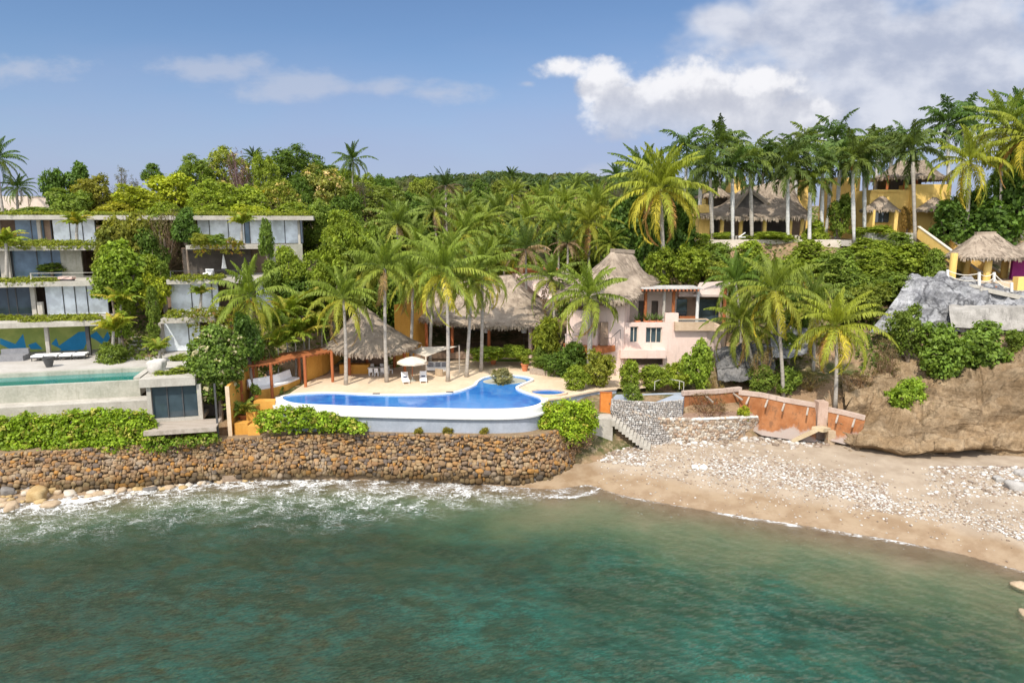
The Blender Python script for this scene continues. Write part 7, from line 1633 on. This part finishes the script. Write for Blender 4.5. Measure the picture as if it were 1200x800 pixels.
# round the pool
for a in [
 ('dry olive bush in the planter at the back of the pool', 589, 438.5, 14, 7, 70.6, 'mid', (1.5, 1.02, 3.0)), ('hedge on the lawn before the main palapa, left', 572, 411, 26, 5, 79.5, 'mid', br, None, 6.25), ('hedge on the lawn before the main palapa, right', 605, 410, 20, 5, 80, 'mid', br, None, 6.25), ('tall yellow green bush at the right column of the main palapa', 641, 392, 20, 20, 78, 'mid', (1.3, 1.1, .8)), ('dark green shrub bed right of the pool', 652, 423, 20, 10, 74.5, 'mid', dk), ('dark green shrub under the broad low palm', 672, 415, 22, 14, 74, 'mid', dk), ('bright round bush beside the plunge pool', 676, 444, 18, 16, 68, 'mid', br), ('yellow green bush behind the round bush by the plunge pool', 700, 432, 22, 20, 69.5, 'mid', (1.5, 1.15, 1)), ('leafy bush with pale flowers left of the handrail', 738, 438, 15, 16, 69, 'mid', br), ('low bright bush along the foot of the pink house', 768, 440, 22, 12, 69.5, 'mid', br), ('tall leafy bush at the right corner of the pink house', 818, 428, 20, 26, 70, 'broad', br), ('yellow green bush at the pink house wall', 795, 437, 17, 13, 70.5, 'mid', (1.5, 1.3, .9)), ('dry tuft of grass at the right end of the bastion', 840, 450, 14, 8, 68.5, 'airy', (1.7, 1.4, .9)), ('spiky plant over the stone bastion', 742, 457, 12, 8, 65, 'small', md), ('dry brown shrubs on the low rust wall', 832, 473, 30, 12, 65.6, 'airy', (1.3, .95, .9)), ('yellow tuft at the foot of the rust orange wall', 873, 482, 10, 5, 65, 'small', ye), ('dark bush behind the small white lounger deck near the curving wall', 632, 414, 10, 8, 77, 'mid', md)]: veg(*a)
BIGTREE = 1; veg('dark bush behind the big glossy tree', 290, 396, 20, 26, 67, 'broad', dk, low=5.5); veg('white flowering shrub against the pergola roof', 312, 408, 16, 14, 70, 'flower', md, low=6)
for px, py, lab in ((268, 380, 'plume of pale flowers at the top of the big glossy tree'),): pass
# hedges draped over the sea wall
def hedge(label, pts, tint, seed, leaf=.26, dens=24, name='hedge', c=((.17, .27, .018), (.30, .41, .03)), c3=(.40, .38, .07), mat=None, asp=.7, low=-.9):
    """pts: photo x, y, half width px, half height px, D"""
    L = []; c0 = P(pts[0][0], pts[0][1], pts[0][4]); area = 0
    for px, py, a, b, D in pts:
        q = P(px, py, D); k = D / .985 / F; L.append((q.x - c0.x, q.y - c0.y, q.z - c0.z, a * k, max(a * k * .55, .9), b * k)); area += a * k * b * k * 4
    o = link(name, foliage(name, L, int(area * dens), 11, leaf, .15, seed, *c, c3, mat or M['glossleaf'], low, asp), c0); o.color = (*tint, 1); return tag(o, label, name)
hedge('long bright green hedge over the sea wall below the concrete villa', [(-40, 512, 30, 24, 57.5), (0, 512, 30, 24, 57.5), (30, 508, 28, 22, 57.8), (62, 508, 26, 22, 58), (90, 503, 24, 22, 58.3), (118, 503, 24, 24, 58.5), (142, 503, 22, 24, 58.5), (165, 506, 18, 24, 58.3), (176, 514, 10, 16, 58), (20, 525, 24, 10, 57), (75, 522, 26, 10, 57.2), (130, 520, 28, 10, 57.6)], (1, 1, 1), 5)
hedge('bright green hedge in front of the left end of the pool', [(316, 494, 15, 14, 59.4), (335, 491, 18, 15, 59.4), (358, 491, 18, 14, 59.4), (382, 494, 18, 11, 59.4), (404, 498, 16, 7, 59.3), (420, 501, 12, 4, 59.2)], (1, 1, 1), 6)
hedge('bright green mound hanging over the right end of the sea wall', [(664, 494, 30, 24, 61), (645, 487, 16, 15, 61.4), (684, 490, 16, 20, 61.4), (668, 508, 22, 14, 60.6), (640, 497, 10, 12, 61)], (1.2, 1.15, 1), 7, .22, 30)
hedge('dry brown skirt of dead twigs under the bright green mound', [(638, 518, 20, 10, 60), (660, 522, 22, 12, 60), (682, 515, 12, 12, 60.8), (622, 512, 12, 5, 59.8)], (1, 1, 1), 8, .22, 22, 'dry_shrub', ((.20, .13, .08), (.32, .21, .13)), None, M['leaf'], .3)
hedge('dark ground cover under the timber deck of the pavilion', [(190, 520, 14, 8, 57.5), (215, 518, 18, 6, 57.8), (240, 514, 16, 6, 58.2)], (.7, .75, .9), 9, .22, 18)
for px, py, lab in ((567, 505, 'dry weed tuft at the foot of the pool wall, right'), (524, 506, 'dry yellow weed tuft at the foot of the pool wall, middle'), (490, 506, 'small green weed at the foot of the pool wall')):
    veg(lab, px, py - 2, 7, 3, 59.1, 'small', (1.5, .95, 1.0), None, 3.9)
# the big round tree by the pergola: trunk and one dense crown built in place
tb = Vector((P(258, 480, 62.8).x, 62.8, 4.2)); bt_ = thing('leafy_tree', 'big glossy tree with pale flowers beside the pergola', 'tree', tb)
mb = MB(); mb.tube([tb - Vector((0, 0, .4)), tb + Vector((.1, 0, 1.6)), P(252, 430, 62.8)], [.24, .2, .12], 8)
for px, py in ((235, 420), (266, 412), (250, 396)): mb.tube([tb + Vector((.1, 0, 1.8)), P(252, 438, 62.8), P(px, py, 62.8)], [.14, .1, .04], 6)
mb.build('trunk', M['bark'], bt_)
L = []; kf_ = 62.8 / .985 / F
for px, py, a, b, dD in [(253, 395, 17, 15, 0), (240, 412, 18, 17, -.5), (266, 408, 17, 17, 0), (234, 434, 14, 17, 0), (252, 430, 22, 20, -.9), (272, 430, 15, 17, .3), (243, 454, 19, 17, -.3), (262, 452, 15, 15, -.2), (252, 420, 20, 20, 1.2), (250, 445, 18, 18, 1.3), (274, 414, 10, 11, -.4), (228, 422, 9, 10, .3)]:
    q = P(px, py, 62.8 + dD) - tb; L.append((q.x, q.y, q.z, a * kf_, a * kf_ * .9, b * kf_))
f = link('crown', foliage('dense_crown', L, 1500, 11, .27, .17, 123, (.12, .195, .03), (.19, .27, .045), (.50, .45, .26), M['glossleaf'], -1, .8), (0, 0, 0), bt_)
# potted plants
def pot(label, px, py, D, z, r, h, mt, hh, tint):
    q = Vector((P(px, py, D).x, D, z)); o = thing('potted_plant', label, 'potted plant', q)
    mb = MB(); mb.lathe(q, [(r * .6, 0), (r * .95, h * .85), (r * 1.08, h * .88), (r * 1.08, h), (r * .9, h)], 14); mb.build('pot', M[mt], o)
    f = bpy.data.objects.new('foliage', CR['areca'][px % 3] if hh > 1 else TM['small'][0]); C.objects.link(f); f.parent = o; f.location = (0, 0, h + (.0 if hh > 1 else .45)); s = .45 * hh if hh > 1 else .6
    f.scale = (s, s, s); f.color = (*tint, 1)
q = G(578, 426.5, ZD); pot('terracotta pot with leafy plant before the low curving wall', 578, 426, q.y, ZD, .42, .65, 'terracotta', .9, br)
q = G(615, 434.5, ZD); pot('tall terracotta pot with leafy plant beside the shrub bed right of the pool', 615, 434, q.y, ZD, .45, .85, 'terracotta', .9, (1.3, 1.1, .9))
q = P(285, 496, 62.0); pot('red pot with a small palm on the orange stepped planter', 286, 489, 62.3, q.z, .5, .8, 'rust', 1.6, md)
q = P(312, 466, 64.0); pot('plain pot of greenery beside the curved bench', 300, 466, 64.2, q.z, .3, .3, 'terracotta', .9, md)
# ------------------------------------------------------------------ ground cover and far forest (uncountable)
rs = np.random.RandomState(77); n = 90000
px = rs.uniform(-120, 1320, n); D = 66 + 125 * rs.rand(n) ** 1.5; X = (px - 600) / 784 * D
Zg = hill(X, D)
keep = np.ones(n, bool)
keep &= ~((px < 345) & (D < 96) & ~((px > 134) & (px < 190) & (D > 72)) & ~((px > 285) & (D > 68)))
keep &= ~((px > 330) & (px < 760) & (D < 79))
keep &= ~((px > 470) & (px < 670) & (D < 98)); keep &= ~((px > 655) & (px < 860) & (D < 88)); keep &= ~((px > 800) & (D > 97) & (D < 126) & (px < 1080))
keep &= ~((px > 690) & (D < 72)); keep &= ~((px > 1080) & (D < 95)); keep &= ~((px > 925) & (D < 78) & (fbm(X * .2, D * .2) < .52))
ok = np.where(keep)[0]; X, D, Zg = X[ok], D[ok], Zg[ok]; m_ = len(X)
big = fbm(X * .12, D * .12); t = np.clip((fbm(X * .3 + 5, D * .3) - .3) / .4, 0, 1)[:, None]
hgt = rs.rand(m_) ** 1.4 * (.4 + 1.8 * np.clip(big - .25, 0, 1)); sz = .22 + .0022 * D
cols = np.array((.10, .155, .026)) * (1 - t) + np.array((.19, .23, .04)) * t
V, Q, Cc = leaves(rs, np.stack([X, D, Zg + hgt], 1), rs.randn(m_, 3) * .7 + np.array([0, -.3, .7]), .5, cols, .6)
o = link('ground_cover', np_mesh('ground_cover', V, Q, M['leaf'], Cc)); kind(o, 'stuff', 'low green ground cover spread over the hillside')
# far wooded hill
S_V, S_Q, S_C = [], [], []; nv = 0
base_ = TM['mid']
for i in range(520):
    D = 190 + 330 * rs.rand() ** 1.1; px = 250 + 620 * rs.rand(); x = (px - 600) / 784 * D; g_ = gz_at(x, D); r = 4.5 + 4 * rs.rand()
    lob = lobeset(rs.randint(1000), 5); lob = [(x + l[0] * r, D + l[1] * r, g_ + 2 + (l[2]) * r * .7, l[3] * r, l[4] * r, l[5] * r * .75) for l in lob]
    lb = np.array(lob); nn = 300; k = rs.randint(0, len(lb), nn); d = norm(rs.randn(nn, 3)); d[:, 2] = np.abs(d[:, 2]) * 1.0 - .15; p = lb[k, :3] + d * lb[k, 3:] * (.85 + .2 * rs.rand(nn, 1))
    c = np.array([(.075, .115, .03), (.095, .135, .036), (.06, .10, .034), (.12, .14, .045)][rs.randint(4)])
    v, q, cc = leaves(rs, p, d + rs.randn(nn, 3) * .4, 1.15, np.tile(c, (nn, 1)) * (.75 + .5 * rs.rand(nn, 1)), .7)
    S_V.append(v); S_Q.append(q + nv); S_C.append(cc); nv += len(v)
o = link('forest', np_mesh('forest', np.concatenate(S_V), np.concatenate(S_Q), M['leaf'], np.concatenate(S_C))); kind(o, 'stuff', 'dark wooded hill far behind the grove')
